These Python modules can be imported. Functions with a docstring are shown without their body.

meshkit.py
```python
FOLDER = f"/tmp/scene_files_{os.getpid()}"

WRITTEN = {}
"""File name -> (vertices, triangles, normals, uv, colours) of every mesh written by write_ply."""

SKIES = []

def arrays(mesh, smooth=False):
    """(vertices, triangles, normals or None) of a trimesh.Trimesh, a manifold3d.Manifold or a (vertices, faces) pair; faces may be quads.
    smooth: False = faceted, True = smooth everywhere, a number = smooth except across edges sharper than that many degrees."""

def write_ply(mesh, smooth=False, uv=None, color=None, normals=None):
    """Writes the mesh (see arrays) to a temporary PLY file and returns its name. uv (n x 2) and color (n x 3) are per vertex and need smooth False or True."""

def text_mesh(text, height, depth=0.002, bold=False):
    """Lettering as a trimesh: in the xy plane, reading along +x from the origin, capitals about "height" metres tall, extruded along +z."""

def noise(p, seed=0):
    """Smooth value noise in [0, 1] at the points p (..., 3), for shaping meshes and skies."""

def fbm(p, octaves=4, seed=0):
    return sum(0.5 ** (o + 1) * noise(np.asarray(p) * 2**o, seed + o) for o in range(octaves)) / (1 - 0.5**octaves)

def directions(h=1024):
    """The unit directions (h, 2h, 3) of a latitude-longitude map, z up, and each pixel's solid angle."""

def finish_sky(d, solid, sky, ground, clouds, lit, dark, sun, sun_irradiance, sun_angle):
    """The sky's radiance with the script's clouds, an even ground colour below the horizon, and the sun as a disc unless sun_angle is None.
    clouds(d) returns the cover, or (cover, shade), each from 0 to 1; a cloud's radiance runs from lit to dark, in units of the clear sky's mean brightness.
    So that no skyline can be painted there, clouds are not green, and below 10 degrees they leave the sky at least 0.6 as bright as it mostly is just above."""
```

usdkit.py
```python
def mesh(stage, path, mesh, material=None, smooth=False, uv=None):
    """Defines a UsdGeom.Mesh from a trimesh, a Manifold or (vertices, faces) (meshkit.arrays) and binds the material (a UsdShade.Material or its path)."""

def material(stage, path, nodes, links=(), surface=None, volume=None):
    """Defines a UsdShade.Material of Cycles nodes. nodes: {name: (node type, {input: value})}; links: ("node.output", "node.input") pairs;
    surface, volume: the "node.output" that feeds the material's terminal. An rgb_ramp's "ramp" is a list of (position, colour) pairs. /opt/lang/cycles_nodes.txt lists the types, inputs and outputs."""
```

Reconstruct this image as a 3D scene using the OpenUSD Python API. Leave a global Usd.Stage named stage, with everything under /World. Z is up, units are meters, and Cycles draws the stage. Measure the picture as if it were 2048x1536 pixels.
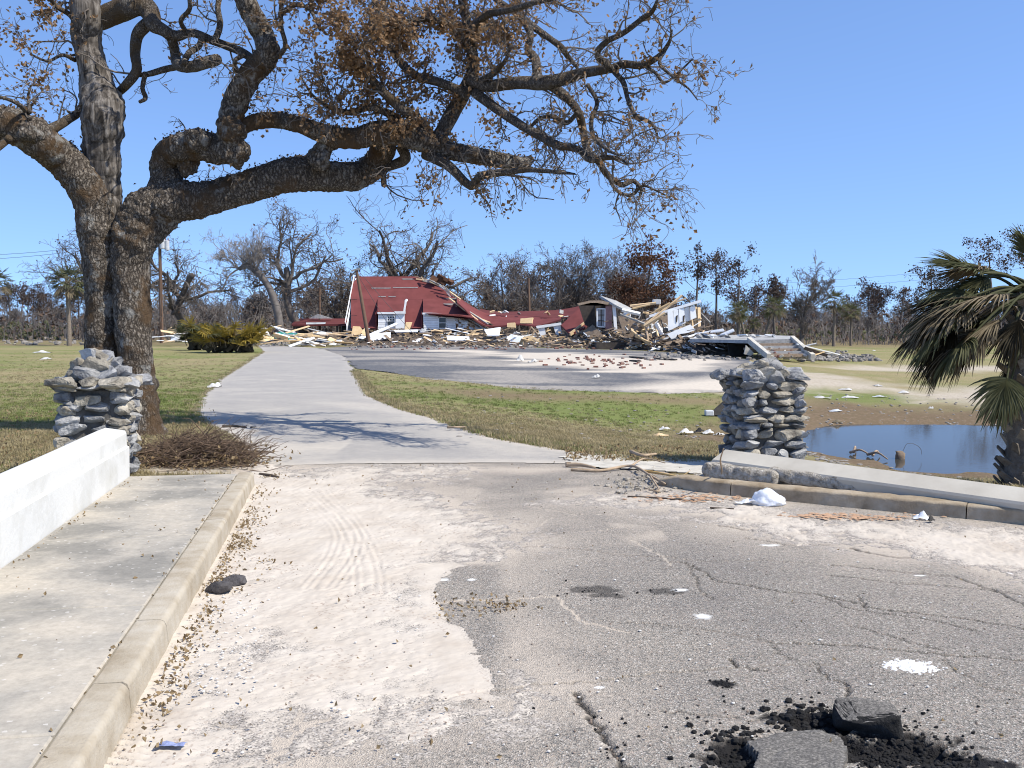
import math, random
import numpy as np, trimesh, usdkit, meshkit
from scipy.interpolate import RBFInterpolator, RegularGridInterpolator
from scipy.ndimage import gaussian_filter
from scipy.spatial import cKDTree, ConvexHull
from shapely.geometry import Polygon
import shapely
from pxr import Usd, UsdGeom, UsdLux, UsdShade, Gf, Sdf, Vt

stage = Usd.Stage.CreateInMemory()
UsdGeom.SetStageUpAxis(stage, 'Z')
UsdGeom.SetStageMetersPerUnit(stage, 1.0)
stage.DefinePrim('/World', 'Xform')
stage.DefinePrim('/World/Looks', 'Scope')

# ---------------------------------------------------------------- camera, sky, sun
EYE = 1.65
FPX = 2000.0
TH = math.atan(120 / 2000)
cam = UsdGeom.Camera.Define(stage, '/World/camera')
cam.CreateHorizontalApertureAttr(36.0)
cam.CreateVerticalApertureAttr(27.0)
cam.CreateFocalLengthAttr(36.0 * FPX / 2048)
cam.CreateClippingRangeAttr(Gf.Vec2f(0.1, 5000))
cam.AddTranslateOp().Set(Gf.Vec3d(0, 0, EYE))
cam.AddRotateXOp().Set(90 - math.degrees(TH))
cam.CreateExposureAttr(0.66)

SUN_EL = math.radians(50)
SUN_H = np.array([0.90, -0.44]) / np.hypot(0.90, 0.44)
SUN = np.array([SUN_H[0] * math.cos(SUN_EL), SUN_H[1] * math.cos(SUN_EL), math.sin(SUN_EL)])
SKY_LIFT = 0.17
sky_mat = usdkit.material(stage, '/World/Looks/sky_light', {
    'sky': ('sky_texture', {'sky_type': 'single_scattering', 'sun_disc': False, 'sun_elevation': SUN_EL,
                            'sun_rotation': math.atan2(SUN[0], SUN[1]), 'altitude': 0.0, 'air_density': 1.0,
                            'aerosol_density': 0.35, 'ozone_density': 4.0}),
    'tc': ('texture_coordinate', {}), 'up': ('vector_math', {'math_type': 'add', 'vector2': (0, 0, SKY_LIFT)}), 'nrm': ('vector_math', {'math_type': 'normalize'}),
    'hsv': ('hsv', {'hue': 0.506, 'saturation': 1.07, 'value': 1.0, 'fac': 1.0}),
    'bg': ('background_shader', {'strength': 0.15})},
    [('tc.generated', 'up.vector1'), ('up.vector', 'nrm.vector1'), ('nrm.vector', 'sky.vector'), ('sky.color', 'hsv.color'), ('hsv.color', 'bg.color')], surface='bg.background')
dome = UsdLux.DomeLight.Define(stage, '/World/sky')
UsdShade.MaterialBindingAPI.Apply(dome.GetPrim()).Bind(sky_mat)
dome.GetPrim().SetCustomDataByKey('kind', 'structure')
sun = UsdLux.DistantLight.Define(stage, '/World/sun')
sun.CreateIntensityAttr(1.06)
sun.CreateAngleAttr(0.5)
sun.CreateNormalizeAttr(True)
sun.CreateColorAttr(Gf.Vec3f(1.0, 0.95, 0.85))
_z = Gf.Vec3d(*SUN)
sun.AddTransformOp().Set(Gf.Matrix4d().SetRotate(Gf.Rotation(Gf.Vec3d(0, 0, 1), _z)))

# ---------------------------------------------------------------- helpers
def ray(px, py):
    u, v = (px - 1024) / FPX, (768 - py) / FPX
    return np.array([u, math.cos(TH) + v * math.sin(TH), -math.sin(TH) + v * math.cos(TH)])
def at(px, py, Y):
    d = ray(px, py)
    return np.array([0, 0, EYE]) + d * (Y / d[1])
def gp(px, py, z=0.0):
    d = ray(px, py)
    return np.array([0, 0, EYE]) + d * ((z - EYE) / d[2])
_ph = math.atan2(-0.17, 1.0018)
ES, ET = np.array([math.sin(_ph), math.cos(_ph)]), np.array([math.cos(_ph), -math.sin(_ph)])
def st(s, t, z=0.0):
    p = s * ES + t * ET
    return np.array([p[0], p[1], z])

_used = {}
def numbered(parent, name):
    k = (parent, name)
    n = _used.get(k, 0)
    _used[k] = n + 1
    return name if n == 0 else f'{name}_{n:03d}'
def tag(prim, label=None, category=None, group=None, kind=None):
    for k, v in (('label', label), ("category", category), ("group", group), ('kind', kind)):
        if v:
            prim.SetCustomDataByKey(k, v)
    return prim
def thing(name, label, cat, group=None, loc=(0, 0, 0), rz=0.0):
    x = UsdGeom.Xform.Define(stage, '/World/' + numbered('/World', name))
    x.AddTranslateOp().Set(Gf.Vec3d(*map(float, loc)))
    if rz:
        x.AddRotateZOp().Set(math.degrees(rz))
    tag(x.GetPrim(), label, cat, group)
    return str(x.GetPath())
def obj(name, mesh, m, parent='/World', smooth=False, prim=None, **tags):
    """one Mesh under parent; prim = {primvar name: per-vertex array}"""
    path = parent + '/' + numbered(parent, name)
    g = usdkit.mesh(stage, path, mesh, MATS[m] if isinstance(m, str) else m, smooth)
    for k, v in (prim or {}).items():
        v = np.asarray(v, np.float32)
        api = UsdGeom.PrimvarsAPI(g)
        if v.ndim == 1:
            api.CreatePrimvar(k, Sdf.ValueTypeNames.FloatArray, 'vertex').Set(Vt.FloatArray.FromNumpy(v))
        else:
            api.CreatePrimvar(k, Sdf.ValueTypeNames.Color3fArray, 'vertex').Set(Vt.Vec3fArray.FromNumpy(v))
    if tags:
        tag(g.GetPrim(), **tags)
    return path
def ref(name, proto, loc, rz, scale, label, cat, group, tilt=(0, 0)):
    """a copy of a class prim with its parts"""
    x = UsdGeom.Xform.Define(stage, '/World/' + numbered('/World', name))
    x.AddTranslateOp().Set(Gf.Vec3d(*map(float, loc)))
    if tilt[0] or tilt[1]:
        x.AddRotateXYZOp().Set(Gf.Vec3f(math.degrees(tilt[0]), math.degrees(tilt[1]), math.degrees(rz)))
    else:
        x.AddRotateZOp().Set(math.degrees(rz))
    s = (scale,) * 3 if np.ndim(scale) == 0 else scale
    x.AddScaleOp().Set(Gf.Vec3f(*map(float, s)))
    x.GetPrim().GetReferences().AddInternalReference(Sdf.Path(proto))
    x.GetPrim().SetInstanceable(True)
    tag(x.GetPrim(), label, cat, group)
def class_prim(name):
    stage.CreateClassPrim('/World/' + name)
    return '/World/' + name
def cat(meshes):
    vs, fs, n = [], [], 0
    for v, f in meshes:
        vs.append(v); fs.append(np.asarray(f) + n); n += len(v)
    return np.vstack(vs), np.vstack(fs)
def vf(t):
    return np.array(t.vertices), np.array(t.faces)
def rot(axis, a):
    return trimesh.transformations.rotation_matrix(a, axis)[:3, :3]
def box(c, s, R=None, ch=0.0):
    """box (chamfered when ch) of size s centred on c"""
    s = np.asarray(s, float)
    if ch:
        p = []
        for i in range(3):
            q = np.full(3, -ch); q[i] = 0
            for sg in np.ndindex(2, 2, 2):
                p.append((np.array(sg) * 2 - 1) * (s / 2 + q))
        h = ConvexHull(np.array(p)); v = np.array(p)
        f = h.simplices.copy()
        nrm = np.cross(v[f[:, 1]] - v[f[:, 0]], v[f[:, 2]] - v[f[:, 0]])
        bad = (nrm * v[f].mean(1)).sum(1) < 0
        f[bad] = f[bad][:, ::-1]
    else:
        v, f = vf(trimesh.creation.box(s))
    if R is not None:
        v = v @ R.T
    return v + np.asarray(c, float), f
def beam(a, b, w, t, roll=0.0):
    """a plank from a to b, w wide and t thick"""
    a, b = np.asarray(a, float), np.asarray(b, float)
    d = b - a; L = np.linalg.norm(d); d = d / L
    side = np.cross(d, [0, 0, 1.0])
    side = side / np.linalg.norm(side) if np.linalg.norm(side) > 1e-6 else np.array([1.0, 0, 0])
    up = np.cross(side, d)
    c, s = math.cos(roll), math.sin(roll)
    R = np.stack([d, side * c + up * s, up * c - side * s], 1)
    return box((a + b) / 2, (L, w, t), R)
def prism(poly, thick, axis_pts=None):
    """quad/ polygon in 3D (n x 3), thickened along minus its normal"""
    p = np.asarray(poly, float)
    n = np.zeros(3)
    for i in range(len(p)):
        n += np.cross(p[i] - p[0], p[(i + 1) % len(p)] - p[0])
    n /= np.linalg.norm(n)
    k = len(p)
    v = np.vstack([p, p - n * thick])
    f = [[0, i, i + 1] for i in range(1, k - 1)] + [[k, k + i + 1, k + i] for i in range(1, k - 1)]
    for i in range(k):
        j = (i + 1) % k
        f += [[i, k + i, k + j], [i, k + j, j]]
    return v, np.array(f)
def spline(p, n=6):
    """Catmull-Rom through rows (any width), n steps a span"""
    p = np.asarray(p, float)
    q = np.vstack([2 * p[0] - p[1], p, 2 * p[-1] - p[-2]])
    t = np.linspace(0, 1, n, endpoint=False)[:, None]
    out = []
    for i in range(1, len(q) - 2):
        a, b, c, d = q[i - 1], q[i], q[i + 1], q[i + 2]
        out.append(0.5 * (2 * b + (c - a) * t + (2 * a - 5 * b + 4 * c - d) * t**2 + (3 * b - a - 3 * c + d) * t**3))
    return np.vstack(out + [p[-1:]])
def tubes(paths, sides=4, cap=False):
    """many polylines [(points, radii)] as one mesh of tubes"""
    groups = {}
    for p, r in paths:
        groups.setdefault(len(p), []).append((p, r))
    out = []
    for n, g in groups.items():
        P = np.array([x[0] for x in g], float); Rr = np.array([x[1] for x in g], float)
        T = np.gradient(P, axis=1)
        T /= np.linalg.norm(T, axis=2, keepdims=True) + 1e-12
        A = np.zeros_like(P)
        t0 = T[:, 0]
        refv = np.where(np.abs(t0[:, 2:]) < 0.8, np.array([0, 0, 1.0]), np.array([1.0, 0, 0]))
        a = np.cross(t0, refv); a /= np.linalg.norm(a, axis=1, keepdims=True) + 1e-12
        A[:, 0] = a
        for i in range(1, n):
            a = a - T[:, i] * (a * T[:, i]).sum(1, keepdims=True)
            a /= np.linalg.norm(a, axis=1, keepdims=True) + 1e-12
            A[:, i] = a
        B = np.cross(T, A)
        ang = np.arange(sides) * 2 * np.pi / sides
        V = P[:, :, None] + Rr[:, :, None, None] * (np.cos(ang)[None, None, :, None] * A[:, :, None] + np.sin(ang)[None, None, :, None] * B[:, :, None])
        m = len(g)
        i, j = np.meshgrid(np.arange(n - 1), np.arange(sides), indexing='ij')
        q = np.stack([i * sides + j, i * sides + (j + 1) % sides, (i + 1) * sides + (j + 1) % sides, (i + 1) * sides + j], -1).reshape(-1, 4)
        F = np.vstack([q[:, [0, 1, 2]], q[:, [0, 2, 3]]])
        V = V.reshape(m, n * sides, 3)
        if cap:
            V = np.concatenate([V, P[:, :1], P[:, -1:]], 1)
            k = np.arange(sides)
            c0 = np.stack([np.full(sides, n * sides), (k + 1) % sides, k], 1)
            c1 = np.stack([np.full(sides, n * sides + 1), (n - 1) * sides + k, (n - 1) * sides + (k + 1) % sides], 1)
            F = np.vstack([F, c0, c1])
        nv = V.shape[1]
        FF = (F[None] + (np.arange(m) * nv)[:, None, None]).reshape(-1, 3)
        out.append((V.reshape(-1, 3), FF))
    return cat(out)
_ico = {k: vf(trimesh.creation.icosphere(k)) for k in (1, 2, 3)}
def stone(rng, size, sub=2, rough=0.16, R=None, c=(0, 0, 0), square=0.5, facets=13):
    """an angular lump: a rounded box cut by random planes, then roughened"""
    v, f = _ico[sub][0].copy(), _ico[sub][1]
    v = np.sign(v) * np.abs(v) ** square
    v /= np.abs(v).max()
    for _ in range(facets):
        n = rng.normal(size=3); n /= np.linalg.norm(n)
        d = rng.uniform(0.5, 0.88)
        over = np.maximum(v @ n - d, 0)
        v = v - over[:, None] * n * 0.9
    o = rng.uniform(0, 100, 3)
    v = v / np.abs(v).max(0)
    v = v * (1 + rough * (meshkit.fbm(v * 1.6 + o, 3) - 0.5)[:, None] * 2)
    v = v * np.asarray(size) / 2
    if R is not None:
        v = v @ R.T
    return v + np.asarray(c, float), f
def inside(poly, X, Y):
    return shapely.contains_xy(Polygon(poly), X, Y)
def sdist(poly, X, Y):
    """signed distance in the plan, positive inside"""
    P = Polygon(poly)
    q = np.asarray(poly, float); q = np.vstack([q, q[:1]])
    d = np.full(np.shape(X), 1e9)
    for a, b in zip(q[:-1], q[1:]):
        ab = b - a
        t = np.clip(((X - a[0]) * ab[0] + (Y - a[1]) * ab[1]) / (ab @ ab + 1e-12), 0, 1)
        d = np.minimum(d, np.hypot(X - a[0] - t * ab[0], Y - a[1] - t * ab[1]))
    return np.where(shapely.contains_xy(P, X, Y), d, -d)
def fb(X, Y, s, o=4, seed=0):
    a, b = .8192 * X - .5735 * Y, .5735 * X + .8192 * Y
    q = np.stack([a * s, b * s, np.full_like(a, 3.7 + seed * 11.3)], -1)
    w = meshkit.noise(q * .9 + 31.7, seed + 7) - .5
    q = q + np.stack([w, -w, w * 0], -1) * 1.1
    r = np.stack([q[..., 0] * .6 + q[..., 2] * .8, q[..., 1], q[..., 2] * .6 - q[..., 0] * .8], -1)
    return meshkit.fbm(r, o, seed)
def grid_mesh(x, y, Z):
    X, Y = np.meshgrid(x, y, indexing='xy')
    v = np.stack([X, Y, Z], -1).reshape(-1, 3)
    nx, ny = len(x), len(y)
    i, j = np.meshgrid(np.arange(ny - 1), np.arange(nx - 1), indexing='ij')
    a = (i * nx + j).ravel()
    return v, np.vstack([np.stack([a, a + 1, a + nx + 1], 1), np.stack([a, a + nx + 1, a + nx], 1)])
def keep_faces(v, f, mask):
    """faces whose corners all pass; returns vertices, faces, kept index"""
    f = f[mask[f].any(1)]
    u, inv = np.unique(f, return_inverse=True)
    return v[u], inv.reshape(f.shape), u

# ---------------------------------------------------------------- materials
MATS = {}
def mat(name, c1, c2, scale=6.0, rough=0.85, bump=0.0, bscale=None, c3=None, detail=5.0, stretch=None, island=0.0, spec=0.25, bdist=0.02, lo=0.32, hi=0.68, translucent=0.0, objrand=0.0):
    """two or three tones mixed by noise in world space; island varies separate pieces"""
    n = {'g': ('geometry', {}), 'n': ('noise_texture', {'scale': scale, 'detail': detail, 'roughness': 0.62}),
         'r': ('rgb_ramp', {'ramp': [(lo, c1), (0.5 if c3 is not None else hi, c2)] + ([(hi, c3)] if c3 is not None else [])}),
         'p': ('principled_bsdf', {'roughness': rough, 'specular_ior_level': spec})}
    L = [('n.fac', 'r.fac')]
    src = 'g.position'
    if stretch is not None:
        n['m'] = ('mapping', {'scale': stretch}); L += [('g.position', 'm.vector')]; src = 'm.vector'
    L.append((src, 'n.vector'))
    out = 'r.color'
    if island or objrand:
        n['i'] = ('map_range', {'from_min': 0.0, 'from_max': 1.0, 'to_min': 1 - (island or objrand), 'to_max': 1 + (island or objrand)})
        n['h'] = ('hsv', {'hue': 0.5, 'saturation': 1.0, 'fac': 1.0})
        if island:
            L += [('g.random_per_island', 'i.value')]
        else:
            n['oi'] = ('object_info', {}); L += [('oi.random', 'i.value')]
        L += [('i.result', 'h.value'), ('r.color', 'h.color')]
        out = 'h.color'
    L.append((out, 'p.base_color'))
    if bump:
        n['bn'] = ('noise_texture', {'scale': bscale or scale * 5, 'detail': 4.0, 'roughness': 0.6})
        n['b'] = ('bump', {'strength': bump, 'distance': bdist})
        L += [(src, 'bn.vector'), ('bn.fac', 'b.height'), ('b.normal', 'p.normal')]
    s = 'p.BSDF'
    if translucent:
        n['t'] = ('translucent_bsdf', {}); n['mx'] = ('mix_closure', {'fac': translucent})
        L += [(out, 't.color'), ('p.BSDF', 'mx.closure1'), ('t.BSDF', 'mx.closure2')]
        s = 'mx.closure'
    MATS[name] = usdkit.material(stage, '/World/Looks/' + name, n, L, surface=s)

mat('white_paint', (.74, .74, .72), (.82, .82, .80), 3.0, 0.6, 0.15, 40)
mat('wall_paint', (.47, .455, .40), (.58, .57, .53), 2.2, 0.75, 0.3, 25, bdist=.01, lo=.2, hi=.5, c3=(.60, .59, .55))
mat('parapet_grey', (.39, .355, .295), (.48, .445, .375), 2.5, 0.85, 0.2, 60, bdist=.006)
mat('stone', (.10, .10, .105), (.25, .25, .25), 7.0, 0.95, 1.0, 30, c3=(.38, .37, .35), objrand=.22, bdist=.025)
mat('stone_tan', (.13, .115, .095), (.27, .245, .20), 7.0, 0.95, 1.0, 30, c3=(.40, .36, .29), objrand=.2, bdist=.025)
mat('mortar', (.06, .056, .05), (.15, .14, .125), 8.0, 0.95, 0.8, 40)
mat('concrete_old', (.34, .315, .27), (.46, .43, .37), 5.0, 0.95, 0.6, 70, c3=(.52, .49, .43), bdist=.008)
mat('concrete_rough', (.17, .15, .12), (.38, .34, .28), 22.0, 0.95, 1.0, 60, c3=(.5, .46, .4), bdist=.03)
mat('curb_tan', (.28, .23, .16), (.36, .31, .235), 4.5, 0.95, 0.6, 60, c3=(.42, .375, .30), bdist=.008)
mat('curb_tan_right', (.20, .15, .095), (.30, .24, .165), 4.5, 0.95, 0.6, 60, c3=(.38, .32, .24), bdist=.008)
mat('red_roof', (.115, .036, .034), (.145, .044, .042), .9, 0.9, 0.35, 40, bdist=.012, c3=(.17, .053, .05), spec=.1, detail=8)
mat('red_roof_far', (.10, .032, .031), (.135, .042, .04), 1.2, 0.9, spec=.1)
mat('pale_wood', (.48, .33, .18), (.62, .47, .29), 8.0, 0.8, 0.3, 30, stretch=(1, 1, 3), objrand=.22)
mat('old_wood', (.20, .145, .10), (.33, .25, .18), 8.0, 0.85, 0.3, 30, objrand=.3)
mat('plywood', (.55, .38, .19), (.66, .49, .28), 3.0, 0.8, objrand=.15)
mat('dark_wood', (.045, .035, .028), (.12, .09, .065), 5.0, 0.9, objrand=.3)
mat('grey_board', (.24, .235, .225), (.40, .39, .37), 5.0, 0.85, objrand=.3)
mat('white_board', (.70, .70, .68), (.82, .82, .80), 2.0, 0.6, objrand=.08)
mat('brick', (.20, .095, .075), (.33, .18, .14), 14.0, 0.9, island=.3)
mat('pink_wall', (.30, .16, .15), (.40, .24, .22), 4.0, 0.85)
mat('green_sheet', (.02, .17, .14), (.03, .22, .18), 2.0, 0.6)
mat('pole_wood', (.10, .062, .042), (.165, .105, .072), 5.0, 0.9, stretch=(6, 6, .5))
mat('metal_grey', (.36, .37, .38), (.5, .51, .52), 3.0, 0.5)
mat('wire', (.03, .03, .03), (.05, .05, .05), 1.0, 0.6)
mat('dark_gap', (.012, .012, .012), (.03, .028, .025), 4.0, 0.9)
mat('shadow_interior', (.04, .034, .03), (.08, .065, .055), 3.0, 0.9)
mat('rubble', (.28, .24, .2), (.5, .47, .43), 3.0, 0.9, island=.45)
mat('bare_bark', (.075, .062, .052), (.15, .13, .112), 3.0, 0.95, objrand=.18)
mat('far_bark', (.10, .086, .077), (.185, .165, .15), 2.0, 0.95, objrand=.22)
mat('grey_twig', (.15, .13, .112), (.25, .22, .195), 2.0, 0.95, objrand=.2)
mat('rust_needles', (.13, .062, .035), (.24, .125, .075), 1.5, 0.9, island=.4, translucent=.2)
mat('brown_needles', (.085, .06, .05), (.18, .13, .105), 1.5, 0.9, island=.4, translucent=.2)
mat('brown_leaves_far', (.13, .085, .06), (.25, .17, .12), 1.5, 0.9, island=.4, translucent=.2)
mat('dead_leaf', (.30, .155, .066), (.56, .345, .18), 9.0, 0.7, island=.55, translucent=.3, c3=(.66, .45, .26))
mat('litter_leaf', (.38, .25, .12), (.60, .43, .23), 9.0, 0.8, island=.55, c3=(.68, .53, .32), translucent=.3)
mat('palm_green', (.17, .185, .085), (.34, .34, .18), 2.0, 0.75, island=.55, translucent=.45)
mat('palm_yellow', (.52, .37, .055), (.74, .56, .12), 2.5, 0.65, island=.5, translucent=.4)
mat('palm_dry', (.28, .22, .135), (.52, .43, .29), 4.0, 0.75, island=.5, translucent=.35)
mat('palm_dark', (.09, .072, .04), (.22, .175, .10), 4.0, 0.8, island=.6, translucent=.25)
mat('palm_trunk', (.10, .08, .062), (.20, .165, .13), 12.0, 0.95, 0.8, 50, objrand=.25)
mat('palm_boot', (.15, .12, .09), (.27, .225, .175), 14.0, 0.9, 0.6, 50, objrand=.35)
mat('brush', (.13, .085, .055), (.27, .185, .125), 6.0, 0.9, island=.45)
mat('driftwood', (.26, .19, .125), (.42, .32, .22), 10.0, 0.85, 0.5, 60)
mat('bamboo', (.40, .25, .09), (.56, .38, .17), 6.0, 0.6)
mat('asphalt_black', (.010, .010, .010), (.028, .027, .026), 40.0, 0.9, 1.0, 120, bdist=.01)
mat('asphalt_slab', (.065, .06, .054), (.125, .116, .104), 90.0, 0.95, 0.8, 120, c3=(.26, .24, .21), bdist=.006)
mat('asphalt_lump', (.05, .045, .045), (.10, .092, .09), 40.0, 0.9, 0.8, 110, bdist=.01)
mat('plastic_bag', (.78, .80, .84), (.86, .88, .9), 3.0, 0.35, 0.3, 18, bdist=.02, translucent=.25)
mat('litter_white', (.36, .35, .33), (.56, .55, .52), 3.0, 0.6)
mat('blue_cloth', (.16, .19, .33), (.27, .31, .48), 20.0, 0.9, 0.5, 60)
mat('shell', (.66, .62, .56), (.82, .8, .76), 9.0, 0.8, island=.25)
mat('pebble', (.24, .18, .14), (.42, .34, .28), 9.0, 0.9, island=.4)
mat('crumb', (.012, .012, .012), (.035, .033, .032), 9.0, 0.9, island=.4)
mat('grass_green', (.16, .20, .05), (.30, .33, .10), 1.5, 0.7, island=.35, translucent=.35)
mat('grass_dry', (.38, .31, .16), (.58, .48, .28), 1.5, 0.8, island=.35, translucent=.35)
mat('window_glass', (.02, .025, .03), (.035, .04, .05), 2.0, 0.08, spec=.6)
mat('soot', (.03, .028, .026), (.06, .055, .05), 4.0, 0.95)
mat('powder', (.62, .62, .62), (.74, .74, .74), 9.0, 0.95, 0.4, 90)

def bark_mat(name, dark, mid, light, scale=17.0, moss=None, patch=None):
    n = {'g': ('geometry', {}), 'm': ('mapping', {'scale': (1, 1, .36)}),
         'wn': ('noise_texture', {'scale': 5.0, 'detail': 5.0, 'roughness': .65}),
         'wv': ('vector_math', {'math_type': 'multiply_add', 'vector2': (.17, .17, .13)}),
         'v': ('voronoi_texture', {'feature': 'distance_to_edge', 'scale': scale, 'detail': 1.0}),
         'n': ('noise_texture', {'scale': 40.0, 'detail': 5.0, 'roughness': .65}),
         'big': ('noise_texture', {'scale': 2.2, 'detail': 4.0, 'roughness': .6}),
         'vr': ('map_range', {'from_min': 0.0, 'from_max': .22, 'to_min': 0.0, 'to_max': .55, 'clamp': True}),
         'hm': ('math', {'math_type': 'multiply_add', 'value2': .62}),
         'r': ('rgb_ramp', {'ramp': [(.24, dark), (.58, mid), (.92, light)]}),
         'mr': ('rgb_ramp', {'ramp': [(.50, (0, 0, 0)), (.62, (1, 1, 1))]}),
         'mm': ('mix_color', {'blend_type': 'mix', 'b': moss or mid}),
         'pr': ('rgb_ramp', {'ramp': [(.56, (0, 0, 0)), (.66, (.75, .75, .75))]}),
         'pn': ('noise_texture', {'scale': 3.1, 'detail': 6.0, 'roughness': .7}),
         'pm': ('mix_color', {'blend_type': 'mix', 'b': patch or light}),
         'b': ('bump', {'strength': 1.0, 'distance': .035}),
         'p': ('principled_bsdf', {'roughness': .95, 'specular_ior_level': .15})}
    L = [('g.position', 'm.vector'), ('g.position', 'wn.vector'), ('wn.color', 'wv.vector1'), ('m.vector', 'wv.vector3'),
         ('wv.vector', 'v.vector'), ('g.position', 'n.vector'), ('g.position', 'big.vector'), ('g.position', 'pn.vector'),
         ('v.distance', 'vr.value'), ('n.fac', 'hm.value1'), ('vr.result', 'hm.value3'), ('hm.value', 'r.fac'),
         ('big.fac', 'mr.fac'), ('mr.color', 'mm.fac'), ('r.color', 'mm.a'),
         ('pn.fac', 'pr.fac'), ('pr.color', 'pm.fac'), ('mm.result', 'pm.a'), ('pm.result', 'p.base_color'),
         ('hm.value', 'b.height'), ('b.normal', 'p.normal')]
    MATS[name] = usdkit.material(stage, '/World/Looks/' + name, n, L, surface='p.BSDF')
bark_mat('oak_bark', (.020, .016, .013), (.115, .095, .076), (.27, .235, .195), 22.0, moss=(.095, .062, .036), patch=(.30, .295, .275))
bark_mat('oak_branch_bark', (.035, .029, .024), (.12, .10, .082), (.24, .21, .175), 32.0, moss=(.10, .072, .045), patch=(.17, .16, .145))
# weathered wood of the stem that lost its bark
MATS['dead_wood'] = usdkit.material(stage, '/World/Looks/dead_wood', {
    'g': ('geometry', {}), 'm': ('mapping', {'scale': (9, 9, .8)}), 'n': ('noise_texture', {'scale': 1.8, 'detail': 6.0, 'roughness': .65, 'distortion': .4}),
    'r': ('rgb_ramp', {'ramp': [(.34, (.02, .017, .014)), (.47, (.075, .064, .054)), (.60, (.18, .16, .14)), (.75, (.30, .275, .25))]}),
    'b': ('bump', {'strength': .9, 'distance': .03}), 'p': ('principled_bsdf', {'roughness': .9, 'specular_ior_level': .2})},
    [('g.position', 'm.vector'), ('m.vector', 'n.vector'), ('n.fac', 'r.fac'), ('r.color', 'p.base_color'), ('n.fac', 'b.height'), ('b.normal', 'p.normal')], surface='p.BSDF')
# ================================================================ terrain
ctrl = []
def C(px, py, z):
    p = gp(px, py, z); ctrl.append((p[0], p[1], z))
for a in [(710, 745, 0), (740, 790, 0), (850, 830, 0), (1000, 880, 0), (1190, 910, 0), (1440, 922, 0), (700, 735, 0), (850, 755, -.1), (1000, 770, -.2), (1150, 778, -.28),
          (1330, 785, -.35), (1450, 785, -.4), (1100, 830, -.5), (1000, 815, -.36), (900, 795, -.2), (1300, 850, -.75), (1400, 870, -.9), (1400, 810, -.6), (1250, 810, -.5), (1000, 845, -.2),
          (1200, 880, -.3), (1300, 890, -.4), (1400, 908, -.4), (830, 697, 0), (1200, 705, 0), (1000, 730, -.06), (1200, 740, -.15), (1480, 718, -.1), (1450, 750, -.25), (1600, 745, -.35), (1750, 700, -.6),
          (1950, 700, -.6), (1750, 740, -.7), (1900, 740, -.7), (1700, 790, -.7), (1560, 790, -.55), (1900, 790, -.75), (1650, 830, -.85), (1850, 830, -.88), (1500, 840, -.8), (1550, 868, -.98),
          (1650, 866, -.99), (1800, 868, -.99), (1990, 882, -.99), (1700, 885, -1.25), (1800, 900, -1.4), (1900, 905, -1.4), (2040, 915, -1.35), (1700, 905, -1.15), (1600, 895, -1.0), (1560, 885, -.95),
          (1620, 906, -.97), (1700, 930, -.98), (1760, 942, -.98), (1870, 955, -.98), (1985, 964, -.98), (1620, 925, -.6), (1750, 952, -.62), (1870, 968, -.6), (1980, 974, -.35),
          (1640, 935, -.25), (1780, 965, -.2), (1900, 985, -.12), (2040, 978, -.2), (2200, 900, -1.3), (2200, 860, -.95), (2300, 960, -.9), (2400, 1000, -.2), (2200, 800, -.7)]:
    C(*a)
for y in range(0, 13, 2):
    for x in (-30, -16, -8, -4, -1, 1.0):
        ctrl.append((x, y, 0))
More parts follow.
